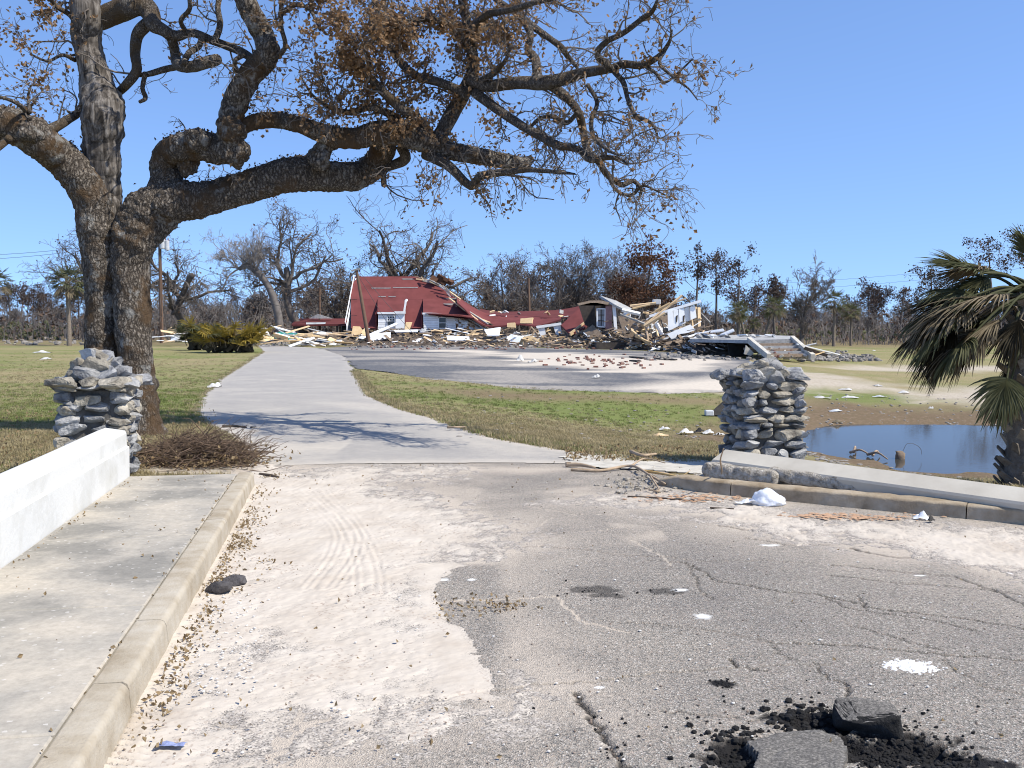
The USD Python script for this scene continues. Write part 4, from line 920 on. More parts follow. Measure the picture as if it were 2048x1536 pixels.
LIMBS = [  # name, points (px, py, radius px), Y0, Y1, sides, material, twig density
    ('trunk', [(202, 905, 66), (206, 870, 50), (207, 820, 40), (206, 700, 36), (206, 600, 34), (205, 520, 39), (200, 460, 42), (190, 410, 40), (183, 385, 37)], 15.0, 14.9, 40, 'oak_bark', 0),
    ('trunk', [(292, 905, 62), (286, 870, 46), (280, 820, 39), (272, 740, 35), (266, 650, 35), (262, 570, 36), (262, 510, 42), (275, 465, 50), (300, 430, 50), (335, 405, 45), (380, 398, 38)], 14.7, 15.0, 40, 'oak_bark', 0),
    ('limb', [(186, 400, 40), (155, 350, 37), (110, 305, 35), (60, 268, 36), (10, 250, 34), (-50, 238, 32), (-130, 215, 28), (-220, 170, 20)], 14.9, 13.9, 28, 'oak_bark', .4),
    ('dead_stem', [(214, 450, 24), (208, 405, 33), (206, 335, 36), (205, 270, 38), (203, 215, 40), (192, 160, 31), (178, 100, 27), (173, 40, 30), (168, -30, 28), (160, -110, 22)], 14.95, 15.1, 28, 'dead_wood', .3),
    ('limb', [(340, 408, 43), (400, 399, 36), (460, 386, 33), (530, 362, 32), (600, 347, 36), (660, 352, 31), (715, 352, 28), (752, 325, 26), (768, 285, 24), (772, 262, 20)], 15.0, 15.6, 28, 'oak_bark', .5),
    ('limb', [(322, 408, 38), (333, 360, 30), (331, 318, 28), (352, 298, 28), (395, 292, 30), (440, 300, 29), (466, 296, 27)], 15.0, 14.8, 24, 'oak_bark', .5),
    ('limb', [(470, 322, 20), (462, 290, 25), (460, 250, 25), (470, 208, 24), (498, 155, 24), (532, 118, 25), (530, 80, 22), (510, 40, 21), (488, -5, 20), (470, -60, 19), (440, -130, 15), (430, -210, 9)], 14.8, 14.3, 24, 'oak_bark', .8),
    ('limb', [(474, 262, 15), (500, 247, 15), (545, 240, 16), (600, 250, 17), (645, 266, 19), (700, 278, 21), (750, 268, 24), (800, 268, 25), (850, 285, 22), (890, 300, 19), (960, 312, 17), (1020, 324, 15), (1062, 329, 13)], 14.8, 15.2, 20, 'oak_bark', .8),
    ('limb', [(622, 338, 24), (640, 312, 21), (655, 290, 17), (690, 278, 12)], 15.3, 15.1, 16, 'oak_bark', 0),
    ('branch', [(868, 292, 19), (888, 256, 17), (922, 195, 17), (944, 150, 15), (944, 105, 12), (935, 50, 11), (925, 0, 10), (918, -60, 9), (900, -130, 6)], 15.3, 15.0, 14, 'oak_branch_bark', 4.0),
    ('branch', [(800, 290, 10), (810, 318, 12), (770, 340, 8), (768, 372, 6)], 15.4, 15.6, 10, 'oak_branch_bark', 1.5),
    ('branch', [(850, 308, 12), (895, 330, 11), (930, 364, 10), (946, 371, 9), (962, 352, 9), (1005, 345, 8), (1060, 340, 6), (1122, 345, 4), (1150, 348, 2)], 15.2, 13.0, 12, 'oak_branch_bark', 2.0),
    ('branch', [(938, 160, 12), (975, 172, 13), (1032, 166, 14), (1080, 166, 15), (1120, 160, 14), (1170, 145, 11), (1222, 137, 9), (1247, 128, 8), (1285, 130, 8), (1318, 112, 6), (1338, 85, 4), (1344, 60, 2)], 15.0, 12.6, 14, 'oak_branch_bark', 2.0),
    ('branch', [(1075, 160, 11), (1071, 120, 10), (1057, 100, 9), (1060, 66, 8), (1040, 33, 8), (1015, 15, 7), (985, -10, 6), (960, -60, 5)], 14.6, 16.0, 12, 'oak_branch_bark', 2.0),
    ('branch', [(1038, 30, 8), (1073, 58, 8), (1102, 79, 7), (1123, 95, 7), (1135, 112, 6), (1152, 132, 4), (1157, 142, 2)], 15.4, 16.3, 10, 'oak_branch_bark', 2.0),
    ('branch', [(1222, 137, 8), (1195, 110, 7), (1212, 84, 7), (1247, 66, 6), (1285, 37, 6), (1305, 22, 5), (1316, -5, 3), (1325, -40, 2)], 13.5, 11.8, 10, 'oak_branch_bark', 2.2),
    ('branch', [(1095, 166, 11), (1130, 192, 10), (1156, 224, 9), (1167, 265, 9), (1175, 299, 9), (1198, 324, 8), (1214, 349, 7), (1243, 369, 6), (1266, 362, 5), (1282, 378, 4), (1278, 398, 2)], 14.4, 15.4, 12, 'oak_branch_bark', 2.0),
    ('branch', [(950, 185, 11), (985, 212, 11), (1040, 249, 10), (1077, 270, 10), (1115, 290, 9), (1156, 299, 8), (1181, 320, 7), (1214, 315, 6), (1240, 318, 4), (1256, 330, 2)], 14.9, 12.6, 12, 'oak_branch_bark', 2.2),
    ('branch', [(1226, 141, 6), (1247, 166, 6), (1256, 199, 5), (1272, 232, 5), (1298, 243, 4), (1312, 262, 3), (1316, 285, 1.5)], 13.5, 12.0, 9, 'oak_branch_bark', 2.4),
    ('branch', [(1156, 224, 5), (1133, 246, 5), (1106, 233, 5), (1078, 238, 4), (1055, 262, 3)], 14.3, 14.8, 9, 'oak_branch_bark', 2.0),
    ('branch', [(1176, 170, 5), (1194, 205, 5), (1183, 240, 5), (1188, 275, 5), (1216, 300, 4), (1240, 312, 2)], 14.2, 12.0, 9, 'oak_branch_bark', 2.2),
    ('branch', [(1214, 345, 5), (1232, 380, 4), (1262, 390, 4), (1285, 372, 3), (1310, 380, 2), (1340, 395, 1.2)], 15.1, 14.6, 8, 'oak_branch_bark', 2.6),
    ('branch', [(1285, 130, 4), (1310, 145, 4), (1330, 165, 3), (1362, 140, 2.4), (1385, 118, 1.6)], 13.2, 12.0, 8, 'oak_branch_bark', 2.6),
    ('branch', [(1330, 100, 4), (1320, 128, 4), (1355, 160, 3), (1378, 178, 2), (1395, 200, 1.2)], 12.9, 12.2, 8, 'oak_branch_bark', 2.4),
    # crowded branches above the driveway
    ('branch', [(872, 288, 14), (840, 245, 12), (800, 215, 11), (762, 180, 9), (735, 150, 8), (700, 118, 6), (680, 90, 4)], 15.3, 14.2, 10, 'oak_branch_bark', 4.0),
    ('branch', [(930, 185, 11), (880, 165, 10), (830, 150, 9), (790, 110, 8), (770, 60, 6), (750, 10, 5), (735, -40, 3)], 15.0, 16.2, 10, 'oak_branch_bark', 4.2),
    ('branch', [(944, 110, 9), (915, 60, 8), (870, 40, 7), (820, 42, 6), (770, 62, 5), (735, 95, 3)], 15.0, 14.0, 10, 'oak_branch_bark', 4.2),
    ('branch', [(820, 275, 10), (790, 235, 9), (740, 215, 8), (700, 225, 7), (660, 215, 5), (625, 190, 3), (600, 150, 2)], 15.2, 14.3, 10, 'oak_branch_bark', 3.4),
    ('branch', [(940, 60, 8), (975, 30, 8), (1020, 20, 7), (1070, 5, 6), (1130, -10, 5), (1190, -40, 3)], 15.0, 12.4, 10, 'oak_branch_bark', 2.0),
    ('branch', [(938, 85, 7), (960, 60, 6), (985, 50, 5), (1010, 75, 4), (1020, 100, 3)], 15.0, 15.6, 9, 'oak_branch_bark', 2.2),
    ('branch', [(925, 195, 8), (955, 165, 7), (990, 145, 6), (1012, 118, 4), (1020, 92, 2.5)], 15.0, 14.3, 9, 'oak_branch_bark', 1.8),
    ('branch', [(918, -50, 8), (960, -110, 7), (1040, -150, 6), (1130, -160, 4)], 15, 14, 9, 'oak_branch_bark', 1.5),
    ('branch', [(915, -40, 7), (850, -90, 6), (770, -120, 5), (690, -110, 4), (640, -70, 3)], 15, 14.2, 9, 'oak_branch_bark', 1.5),
    # limbs at the top left
    ('branch', [(196, 40, 24), (240, 22, 24), (278, 10, 23), (300, 25, 21), (307, 48, 17), (330, 62, 13), (350, 72, 12), (386, 66, 9), (427, 82, 9), (470, 98, 9), (490, 108, 9), (506, 118, 8)], 15.1, 14.5, 16, 'oak_branch_bark', .8),
    ('branch', [(300, 42, 14), (276, 68, 13), (270, 105, 11), (273, 140, 11), (256, 166, 10), (238, 184, 9), (225, 196, 7)], 14.9, 15.1, 12, 'oak_branch_bark', .8),
    ('branch', [(342, 70, 12), (349, 100, 11), (356, 128, 12), (380, 134, 12), (410, 126, 13), (434, 119, 12)], 14.8, 14.3, 12, 'oak_branch_bark', .6),
    ('branch', [(362, 133, 7), (332, 138, 7), (298, 148, 6), (276, 150, 5)], 14.7, 14.9, 8, 'oak_branch_bark', .6),
    ('branch', [(291, 146, 6), (285, 176, 5), (291, 196, 5), (279, 204, 4)], 14.9, 14.8, 8, 'oak_branch_bark', 0),
    ('branch', [(405, 68, 7), (398, 92, 7), (378, 106, 7), (368, 125, 6)], 14.6, 14.4, 8, 'oak_branch_bark', .5),
    ('branch', [(490, 108, 6), (470, 122, 5), (474, 142, 5), (484, 160, 4)], 14.5, 14.7, 8, 'oak_branch_bark', .5),
    ('branch', [(92, 262, 12), (118, 250, 11), (146, 233, 9), (166, 221, 8)], 14.3, 15.2, 10, 'oak_branch_bark', .8),
    ('branch', [(430, 82, 7), (440, 50, 7), (436, 10, 6), (450, -40, 5), (430, -100, 4)], 14.6, 14.9, 9, 'oak_branch_bark', 2.4),
    ('branch', [(370, 62, 6), (362, 40, 5), (380, 15, 5), (372, -30, 4)], 14.7, 14.2, 8, 'oak_branch_bark', 2.4),
    ('branch', [(540, 125, 6), (570, 95, 5), (562, 50, 5), (565, 0, 5), (590, -40, 4), (630, -60, 3)], 14.5, 13.9, 9, 'oak_branch_bark', 2.6),
    ('branch', [(560, 30, 5), (590, 10, 5), (620, 20, 4), (640, 60, 3)], 14.2, 13.8, 8, 'oak_branch_bark', 3),
    ('branch', [(160, 60, 7), (140, 30, 6), (110, 10, 5), (85, -30, 4)], 15.1, 14.4, 8, 'oak_branch_bark', 2.4),
    ('branch', [(150, 120, 5), (125, 110, 4), (95, 122, 3), (60, 108, 2)], 15.0, 14.6, 8, 'oak_branch_bark', 3),
    ('branch', [(60, 240, 6), (45, 215, 5), (20, 200, 4), (-20, 190, 3)], 14.2, 13.9, 8, 'oak_branch_bark', 3),
    ('branch', [(60, 225, 4), (56, 195, 3), (62, 170, 2)], 14.2, 14.4, 7, 'oak_branch_bark', 3),
    ('branch', [(20, 275, 8), (-10, 300, 8), (-50, 330, 6)], 14, 13.6, 8, 'oak_branch_bark', .5),
    ('branch', [(168, -20, 18), (140, -80, 14), (90, -140, 10), (30, -170, 7), (-40, -180, 4)], 15.1, 14.5, 10, 'oak_branch_bark', 1.5),
    ('branch', [(165, -60, 18), (220, -120, 14), (300, -160, 10), (390, -180, 6)], 15.1, 15.6, 10, 'oak_branch_bark', 1.5),
]
for i, (nm, pts, y0, y1, sides, mm, tw) in enumerate(LIMBS):
    thick_ = max(q[2] for q in pts)
    P, R = limb3(pts, y0, y1, i, n=14 if thick_ > 20 else 8, wob=.05 if nm == 'trunk' else .3)
    R = R * (.90 if nm == 'branch' else 1.0)
    if nm in ('trunk', 'limb', 'dead_stem'):      # finer rings so that the bark can be uneven
        k = np.linspace(0, len(P) - 1, len(P) * 2); P = np.stack([np.interp(k, np.arange(len(R)), P[:, c]) for c in range(3)], 1); R = np.interp(k, np.arange(len(R)), R)
    obj(nm, bark_tube(P, R, sides, i, .16 if nm != 'dead_stem' else .2, .10 if nm in ('trunk', 'limb', 'dead_stem') else .0), mm, oak, smooth=True)
    limb_lines.append((P, R, tw))
# knots and burls
for px, py, Y, r_, sd_ in [(395, 280, 14.6, 24, 1), (470, 300, 14.7, 30, 2), (462, 262, 14.6, 28, 3), (375, 330, 14.9, 20, 5), (60, 268, 13.75, 21, 6), (770, 280, 15.3, 24, 7), (640, 320, 15.0, 20, 8), (250, 468, 14.75, 24, 9), (338, 402, 14.8, 30, 10)]:
    v, f = stone(np.random.default_rng(sd_ + 70), (2 * r_ * Y / FPX,) * 3, 3, .5, c=at(px, py, Y), square=.9, facets=0)
    obj('burl', (v, f), 'oak_bark', oak, smooth=True)

def grow(r, p, d, L, r0, lvl, cfg, out, tips):
    """one crooked branch and its side branches"""
    n = cfg['seg']; step = L / n
    px_, py_, pz = p; dx, dy, dz = d
    pts, rad = [(px_, py_, pz)], [r0]
    wig, up = cfg['wig'][lvl], cfg['up'][lvl]
    end = cfg['taper'][lvl]
    for i in range(n):
        a, b, c = r.normal(0, wig, 3)
        dx += a; dy += b; dz += c + up
        m = 1 / math.sqrt(dx * dx + dy * dy + dz * dz + 1e-9); dx *= m; dy *= m; dz *= m
        px_ += dx * step; py_ += dy * step; pz += dz * step
        pts.append((px_, py_, pz)); rad.append(r0 * (1 - (1 - end) * (i + 1) / n))
    out.append((pts, rad, lvl))
    if lvl + 1 < cfg['levels']:
        k = cfg['kids'][lvl]; k = int(k) + (r.random() < k - int(k))
        for _ in range(k):
            t = r.uniform(cfg['from'][lvl], 1.0); i = min(n - 1, int(t * n))
            q = pts[i]; e = np.array(pts[i + 1]) - np.array(q); e /= np.linalg.norm(e) + 1e-9
            w = r.normal(size=3); w -= e * (w @ e); w /= np.linalg.norm(w) + 1e-9
            ang = cfg['ang'][lvl] * r.uniform(.7, 1.3)
            nd = e * math.cos(ang) + w * math.sin(ang)
            grow(r, q, tuple(nd), L * cfg['len'][lvl] * r.uniform(.6, 1.2), rad[i] * cfg['rad'][lvl], lvl + 1, cfg, out, tips)
    else:
        tips.append((pts[-1], (dx, dy, dz)))
# twigs and the dead leaves that still hang on
def leafiness(px, py):
    v = 0.05
    for cx, cy, rx_, ry_, a in [(740, 160, 120, 120, 1.3), (800, 90, 120, 90, 1.2), (640, 30, 80, 70, 1.5), (640, 200, 80, 90, .5), (930, 60, 120, 90, .7), (850, 230, 110, 60, .8), (80, 60, 80, 90, .8), (950, 240, 90, 60, .5), (1000, 420, 50, 40, .4),
                                (1270, 80, 70, 70, .25), (1180, 230, 120, 60, .14), (1330, 450, 40, 40, .6), (600, 240, 60, 60, .4), (60, 230, 60, 50, .4), (560, 230, 50, 60, .5), (900, -60, 300, 80, .8), (850, 390, 60, 50, .3)]:
        v = max(v, a * math.exp(-((px - cx) / rx_) ** 2 - ((py - cy) / ry_) ** 2))
    return v
def to_px(p):
    q = np.asarray(p) - [0, 0, EYE]
    fw = q[1] * math.cos(TH) - q[2] * math.sin(TH); up = q[1] * math.sin(TH) + q[2] * math.cos(TH)
    return 1024 + FPX * q[0] / fw, 768 - FPX * up / fw
CFG_TW = dict(seg=6, levels=3, wig=[.30, .32, .34], up=[-.015, -.05, -.07], taper=[.45, .4, .3], kids=[3.6, 2.6, 0], ang=[.8, .8, 0.8], len=[.55, .55, .5], rad=[.62, .62, .6], **{'from': [.15, .15, .1]})
twigs, tips = [], []
for P, R, tw in limb_lines:
    if not tw: continue
    L = np.linalg.norm(np.diff(P, axis=0), axis=1); cum = np.r_[0, np.cumsum(L)]
    cnt = orng.poisson(cum[-1] * tw * 2.4) + (2 if tw > 1 else 0)
    for k in range(cnt):
        s = orng.uniform(.06, 1) ** .8 * cum[-1] if k > 1 or tw < 1 else cum[-1] * .99
        i = min(len(P) - 2, int(np.searchsorted(cum, s)) - 1); i = max(i, 0)
        e = (P[i + 1] - P[i]); e /= np.linalg.norm(e) + 1e-9
        w = orng.normal(size=3) + np.array([0, 0, .25]); w -= e * (w @ e); w /= np.linalg.norm(w)
        ang = orng.uniform(.5, 1.3)
        grow(orng, tuple(P[i] + w * R[i] * .5), tuple(e * math.cos(ang) + w * math.sin(ang)), orng.uniform(.25, .72 if P[i][0] > .5 else .82), min(R[i] * .5, orng.uniform(.008, .019)), 0, CFG_TW, twigs, tips)
# hanging sprays below the branches at the right, as the photo shows
for px, py, L_, n_ in [(1270, 385, 1.0, 7), (1320, 400, .8, 5), (1100, 345, .7, 4), (985, 350, .75, 5), (890, 330, .7, 5), (860, 320, .6, 4), (1060, 345, .5, 3), (1300, 255, .5, 3), (700, 150, 1.0, 6), (610, 120, 1.0, 5), (560, 130, .8, 4), (770, 350, .4, 3), (1385, 120, .5, 3), (620, 210, .7, 4)]:
    for k in range(n_):
        p = at(px + orng.normal(0, 14), py + orng.normal(0, 6), orng.uniform(13.8, 15.2))
        CF = dict(CFG_TW, levels=2, up=[-.13, -.1], kids=[4, 0])
        grow(orng, tuple(p), tuple(orng.normal(0, .5, 3) + [0.15, 0, -.2]), L_ * orng.uniform(.6, 1.1), .0065, 0, CF, twigs, tips)
obj('twigs', tubes([(p, np.maximum(r, .0034)) for p, r, l in twigs], 4), 'oak_twig', oak, kind='stuff')
LV, LF = [], []
leaf_v = np.array([[0, 0, 0], [.5, .36, .12], [.5, -.36, .12], [1, 0, -.05], [.5, 0, -.06]])
leaf_f = np.array([[0, 4, 1], [0, 2, 4], [1, 4, 3], [4, 2, 3]])
def leaf_batch(pos, size, r):
    n = len(pos); q = r.normal(size=(n, 4)); q /= np.linalg.norm(q, axis=1, keepdims=True)
    a, b, c, d = q.T
    M = np.stack([1 - 2 * (c * c + d * d), 2 * (b * c - a * d), 2 * (b * d + a * c), 2 * (b * c + a * d), 1 - 2 * (b * b + d * d), 2 * (c * d - a * b), 2 * (b * d - a * c), 2 * (c * d + a * b), 1 - 2 * (b * b + c * c)], 1).reshape(n, 3, 3)
    lv = leaf_v[None] * np.array([1, 1, 1]) * (size[:, None, None])
    lv = lv * np.stack([np.ones(n), r.uniform(.7, 1.2, n), r.uniform(.3, 2.6, n)], 1)[:, None]
    V = np.einsum('nij,nkj->nki', M, lv) + pos[:, None]
    return V.reshape(-1, 3), (leaf_f[None] + (np.arange(n) * 5)[:, None, None]).reshape(-1, 3)
lp = []
for p, d in tips:
    a, b = to_px(p)
    lam = leafiness(a, b) * 8.0 * orng.gamma(.6, 1.7)
    for _ in range(orng.poisson(lam)):
        lp.append(np.asarray(p) + orng.normal(0, .06, 3) - np.asarray(d) * orng.uniform(0, .16))
lp = np.array(lp)
obj('leaves', leaf_batch(lp, orng.uniform(.045, .085, len(lp)), orng), 'dead_leaf', oak, kind='stuff')
# small ferns and moss along the top of the big limb
mp = []
for P, R, tw in [limb_lines[4], limb_lines[5], limb_lines[7], limb_lines[2]]:
    for _ in range(500):
        i = orng.integers(0, len(P)); mp.append(P[i] + np.array([orng.normal(0, .35) * R[i], orng.normal(0, .35) * R[i], R[i] * orng.uniform(.82, 1.08)]))
obj('resurrection_fern', leaf_batch(np.array(mp), orng.uniform(.025, .06, len(mp)), orng), 'brush', oak, kind='stuff')

# ================================================================ palms
def frond(r, base, hub, fan, L, nb=34, spread=1.75, droop=.9, width=.034, wind=(0, 0, 0), seg=5):
    """a fan frond: curved stalk from base to hub, then strips fanning about the direction fan. Returns stalk and strips."""
    base, hub, fan = (np.asarray(x, float) for x in (base, hub, fan))
    fan = fan / np.linalg.norm(fan)
    mid = (base + hub) / 2 + np.array([0, 0, .12 * np.linalg.norm(hub - base)])
    st_ = spline(np.c_[np.vstack([base, mid, hub]), np.zeros(3)], 6)[:, :3]
    stalk = (st_, np.linspace(.024, .011, len(st_)))
    side = np.cross(fan, [0, 0, 1.0]); side = side / np.linalg.norm(side) if np.linalg.norm(side) > .2 else np.array([1.0, 0, 0])
    nrm_ = np.cross(side, fan)
    tilt = r.uniform(-.6, .6); side = side * math.cos(tilt) + nrm_ * math.sin(tilt)
    V, F = [], []
    for i in range(nb):
        a = spread * (2 * (i + r.uniform(-.3, .3)) / (nb - 1) - 1)
        d = fan * math.cos(a) + side * math.sin(a)
        l = L * (1 - .35 * abs(a) / spread) * r.uniform(.75, 1.08)
        o = hub + fan * L * .16 * (1 - (a / spread) ** 2)
        p = [o]; dd = d.copy(); k = r.uniform(.6, 1.4) * droop
        for s in range(seg):
            dd = dd + np.array([0, 0, -1.0]) * k * (.05 + .11 * s) + np.asarray(wind) * .10 + r.normal(0, .035, 3)
            dd /= np.linalg.norm(dd); p.append(p[-1] + dd * l / seg)
        p = np.array(p)
        wv = np.cross(d, nrm_); wv /= np.linalg.norm(wv) + 1e-9
        wd = width * np.array([.55, 1, .95, .75, .5, .12])[:seg + 1]
        b = len(V) and sum(map(len, V))
        fold = nrm_ * wd[:, None] * .35
        V.append(np.vstack([p + wv * wd[:, None] / 2 + fold, p, p - wv * wd[:, None] / 2 + fold])); m = seg + 1
        for s in range(seg):
            F += [[b + s, b + m + s, b + m + s + 1], [b + s, b + m + s + 1, b + s + 1], [b + m + s, b + 2 * m + s, b + 2 * m + s + 1], [b + m + s, b + 2 * m + s + 1, b + m + s + 1]]
    return stalk, (np.vstack(V), np.array(F))
prng = np.random.default_rng(77)
palm = thing('cabbage_palm', 'wind-torn cabbage palm with drooping fronds standing beside the pond', 'palm tree')
PB = ground(2036, 978); PY = PB[1]
tp = [(2054, 1000, 47), (2054, 960, 43), (2056, 880, 40), (2058, 790, 40), (2062, 700, 41), (2066, 630, 39), (2072, 580, 32)]
P, R = limb3(tp, PY, PY + .1, 3, n=10, wob=.01)
P[:, 2] += PB[2] * 0
obj('trunk', bark_tube(P, R, 22, 5, .12), 'palm_trunk', palm, smooth=True)
# leaf boots: the crossed stubs of old stalks
for i in range(150):
    t = (i + .5) / 150 * .93; k = t * (len(P) - 1); j = int(k); c = P[j] + (P[min(j + 1, len(P) - 1)] - P[j]) * (k - j); rr = R[j]
    a = i * 2.39996 + prng.normal(0, .1)
    o = np.array([math.cos(a), math.sin(a), 0])
    up = np.array([-o[1], o[0], 0]) * prng.choice([-.55, .55]) + np.array([0, 0, 1.0])
    a0 = c + o * rr * .82 - up * .02; b0 = c + o * (rr + prng.uniform(.035, .11)) + up * prng.uniform(.09, .15)
    sd_ = np.cross(o, up); sd_ /= np.linalg.norm(sd_)
    w0, w1, th_ = prng.uniform(.055, .075), prng.uniform(.025, .04), .018
    v = np.array([a0 - sd_ * w0, a0 + sd_ * w0, b0 + sd_ * w1, b0 - sd_ * w1]); v = np.vstack([v, v + o * th_ + np.array([0, 0, -.004])])
    f = np.array([[0, 2, 1], [0, 3, 2], [4, 5, 6], [4, 6, 7], [0, 1, 5], [0, 5, 4], [1, 2, 6], [1, 6, 5], [2, 3, 7], [2, 7, 6], [3, 0, 4], [3, 4, 7]])
    obj('leaf_boot', (v, f), 'palm_boot', palm)
crown = at(2068, 590, PY)
FR = [  # hub px, hub depth offset, tip direction px, length m, material, droop
    ((1962, 545), -.2, (1840, 500), .68, 'palm_green', .35), ((1966, 542), -.1, (1850, 545), .68, 'palm_dry', .5), ((1975, 555), .1, (1880, 600), .6, 'palm_green', .5), ((1950, 548), .2, (1850, 480), .5, 'palm_green', .1),
    ((1985, 600), .3, (1850, 590), .75, 'palm_green', .25), ((2010, 590), -.3, (1860, 610), 1.05, 'palm_dry', .55), ((1960, 610), -.1, (1800, 640), .85, 'palm_green', .8), ((1950, 600), .3, (1800, 600), .8, 'palm_dry', .7),
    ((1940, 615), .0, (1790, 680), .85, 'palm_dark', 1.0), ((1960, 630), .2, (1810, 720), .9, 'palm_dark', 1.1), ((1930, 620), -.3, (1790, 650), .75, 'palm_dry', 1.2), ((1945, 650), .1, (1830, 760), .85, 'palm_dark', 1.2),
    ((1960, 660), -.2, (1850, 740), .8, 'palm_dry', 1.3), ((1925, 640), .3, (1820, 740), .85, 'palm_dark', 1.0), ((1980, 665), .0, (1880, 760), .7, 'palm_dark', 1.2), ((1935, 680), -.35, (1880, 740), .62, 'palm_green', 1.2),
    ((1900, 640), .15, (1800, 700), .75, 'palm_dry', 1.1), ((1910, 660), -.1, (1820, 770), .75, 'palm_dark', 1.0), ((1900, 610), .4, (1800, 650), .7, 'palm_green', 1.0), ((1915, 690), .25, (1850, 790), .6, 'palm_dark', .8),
    ((2014, 757), -.35, (1990, 850), .62, 'palm_green', .8), ((2020, 770), -.2, (2000, 850), .55, 'palm_dry', .9), ((2030, 720), .2, (1996, 790), .5, 'palm_dark', 1.0), ((2066, 520), .0, (2042, 470), .42, 'palm_green', .1), ((1985, 625), .2, (1900, 660), .8, 'palm_green', 1.0), ((1950, 590), -.25, (1830, 570), .7, 'palm_green', .9), ((1935, 600), .1, (1800, 610), .8, 'palm_dark', 1.0), ((1900, 650), -.3, (1820, 720), .7, 'palm_green', 1.2), ((1890, 640), .3, (1795, 690), .75, 'palm_dark', 1.1), ((1915, 665), .0, (1850, 770), .7, 'palm_dark', 1.2), ((1950, 640), .3, (1880, 700), .75, 'palm_dry', 1.1),
    ((2110, 560), .2, (2200, 520), .8, 'palm_green', .5), ((2120, 620), -.2, (2200, 700), .8, 'palm_green', 1.0), ((2100, 570), -.3, (2150, 520), .6, 'palm_green', .4), ((2110, 680), .1, (2150, 800), .7, 'palm_dry', 1.0), ((2030, 560), .3, (1930, 520), .7, 'palm_green', .3),
    ((2000, 640), -.3, (1900, 700), .6, 'palm_dry', 1.2), ((2040, 640), -.3, (2000, 720), .6, 'palm_dark', 1.2)]
for (hx, hy), dy, (tx_, ty_), L, mm, dr in FR:
    hub = at(hx, hy, PY + dy); tip = at(tx_, ty_, PY + dy * 1.6)
    s_, b_ = frond(prng, crown + prng.normal(0, .05, 3), hub, tip - hub, L, nb=58, spread=prng.uniform(.85, 1.5), droop=dr * .8, width=.036, wind=(-.6, 0, 0))
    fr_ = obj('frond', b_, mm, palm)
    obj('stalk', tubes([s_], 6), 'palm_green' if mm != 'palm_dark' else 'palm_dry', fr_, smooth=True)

# a simple far palm with its parts, as a class prim: green crown, hanging dead skirt
def far_palm(name, h, r_crown, seed, nfr=26, lean=.0, green='palm_green'):
    r = np.random.default_rng(seed); root = class_prim(name)
    top = np.array([lean, 0, h])
    P = spline(np.array([[0, 0, -.2, .21], [lean * .25, 0, h * .4, .17], [lean * .7, 0, h * .8, .16], [lean, 0, h, .14]]), 5)
    obj('trunk', bark_tube(P[:, :3], P[:, 3], 9, seed, .15), 'palm_trunk', root, smooth=True)
    groups = {green: [], 'palm_dry': []}; stalks = []
    for i in range(nfr):
        a = i * 2.39996; e = 1.2 - 2.1 * i / nfr
        d = np.array([math.cos(a) * math.cos(e), math.sin(a) * math.cos(e), math.sin(e)])
        hub = top + d * r_crown * r.uniform(.45, .62)
        s_, b_ = frond(r, top, hub, d + np.array([0, 0, -.25]), r_crown * .62, nb=14, spread=1.3, droop=.9, width=.075, seg=3)
        groups[green if e > -.35 or r.random() < .35 else 'palm_dry'].append(b_); stalks.append(s_)
    obj('stalks', tubes(stalks, 4), 'palm_dry', root, kind='stuff')
    obj('green_fronds', cat(groups[green]), green, root, kind='stuff')
    if groups['palm_dry']: obj('dead_fronds', cat(groups['palm_dry']), 'palm_dry', root, kind='stuff')
    return root
# ================================================================ the collapsed house
def onplane(px, py, p0, n):
    d = ray(px, py); o = np.array([0, 0, EYE])
    return o + d * (((np.asarray(p0) - o) @ n) / (d @ n))
def YB(px):
    """distance of the wreckage line across the picture"""
    return float(np.interp(px, [600, 800, 1000, 1250, 1400, 1550, 1640], [79, 77, 74, 66.5, 60, 54, 52]))
mat('bare_felt', (.12, .11, .11), (.22, .205, .20), 3.0, .9)
house = thing('red_roofed_house', 'collapsed house with a red shingle roof, two dormers and white walls', 'house')
PM, NM = np.array([0, 80, 1.57]), np.array([0, -.637, .771])
PD = np.array([0, 82.6, 3.71]); ND = np.array([0, -(3.71 - 2.56), 3.0]); ND /= np.linalg.norm(ND)
def roof_piece(pts, p0, n, name='roof_panel', mm='red_roof', th=.14, parent=house):
    return obj(name, prism([onplane(*p, p0, n) for p in pts][::-1], th) if False else prism(fix_up([onplane(*p, p0, n) for p in pts]), th), mm, parent)
def fix_up(P, toward=(0, -1, .6)):
    P = np.asarray(P, float)
    n = sum(np.cross(P[i] - P[0], P[(i + 1) % len(P)] - P[0]) for i in range(len(P)))
    return P if n @ np.asarray(toward) > 0 else P[::-1]
roof_piece([(718, 553), (835, 554), (868, 563), (893, 580), (912, 598), (702, 598), (702, 568)], PM, NM)
roof_piece([(702, 598.2), (754.5, 598.2), (754.5, 656), (702, 656)], PM, NM)
roof_piece([(810.5, 598.2), (845.5, 598.2), (845.5, 656), (810.5, 656)], PM, NM)
roof_piece([(755, 598), (810, 598), (810, 625.5), (755, 625.5)], PD, ND)
roof_piece([(846, 598), (912, 598), (930, 616), (948, 636), (920, 630), (846, 626)], PD, ND)
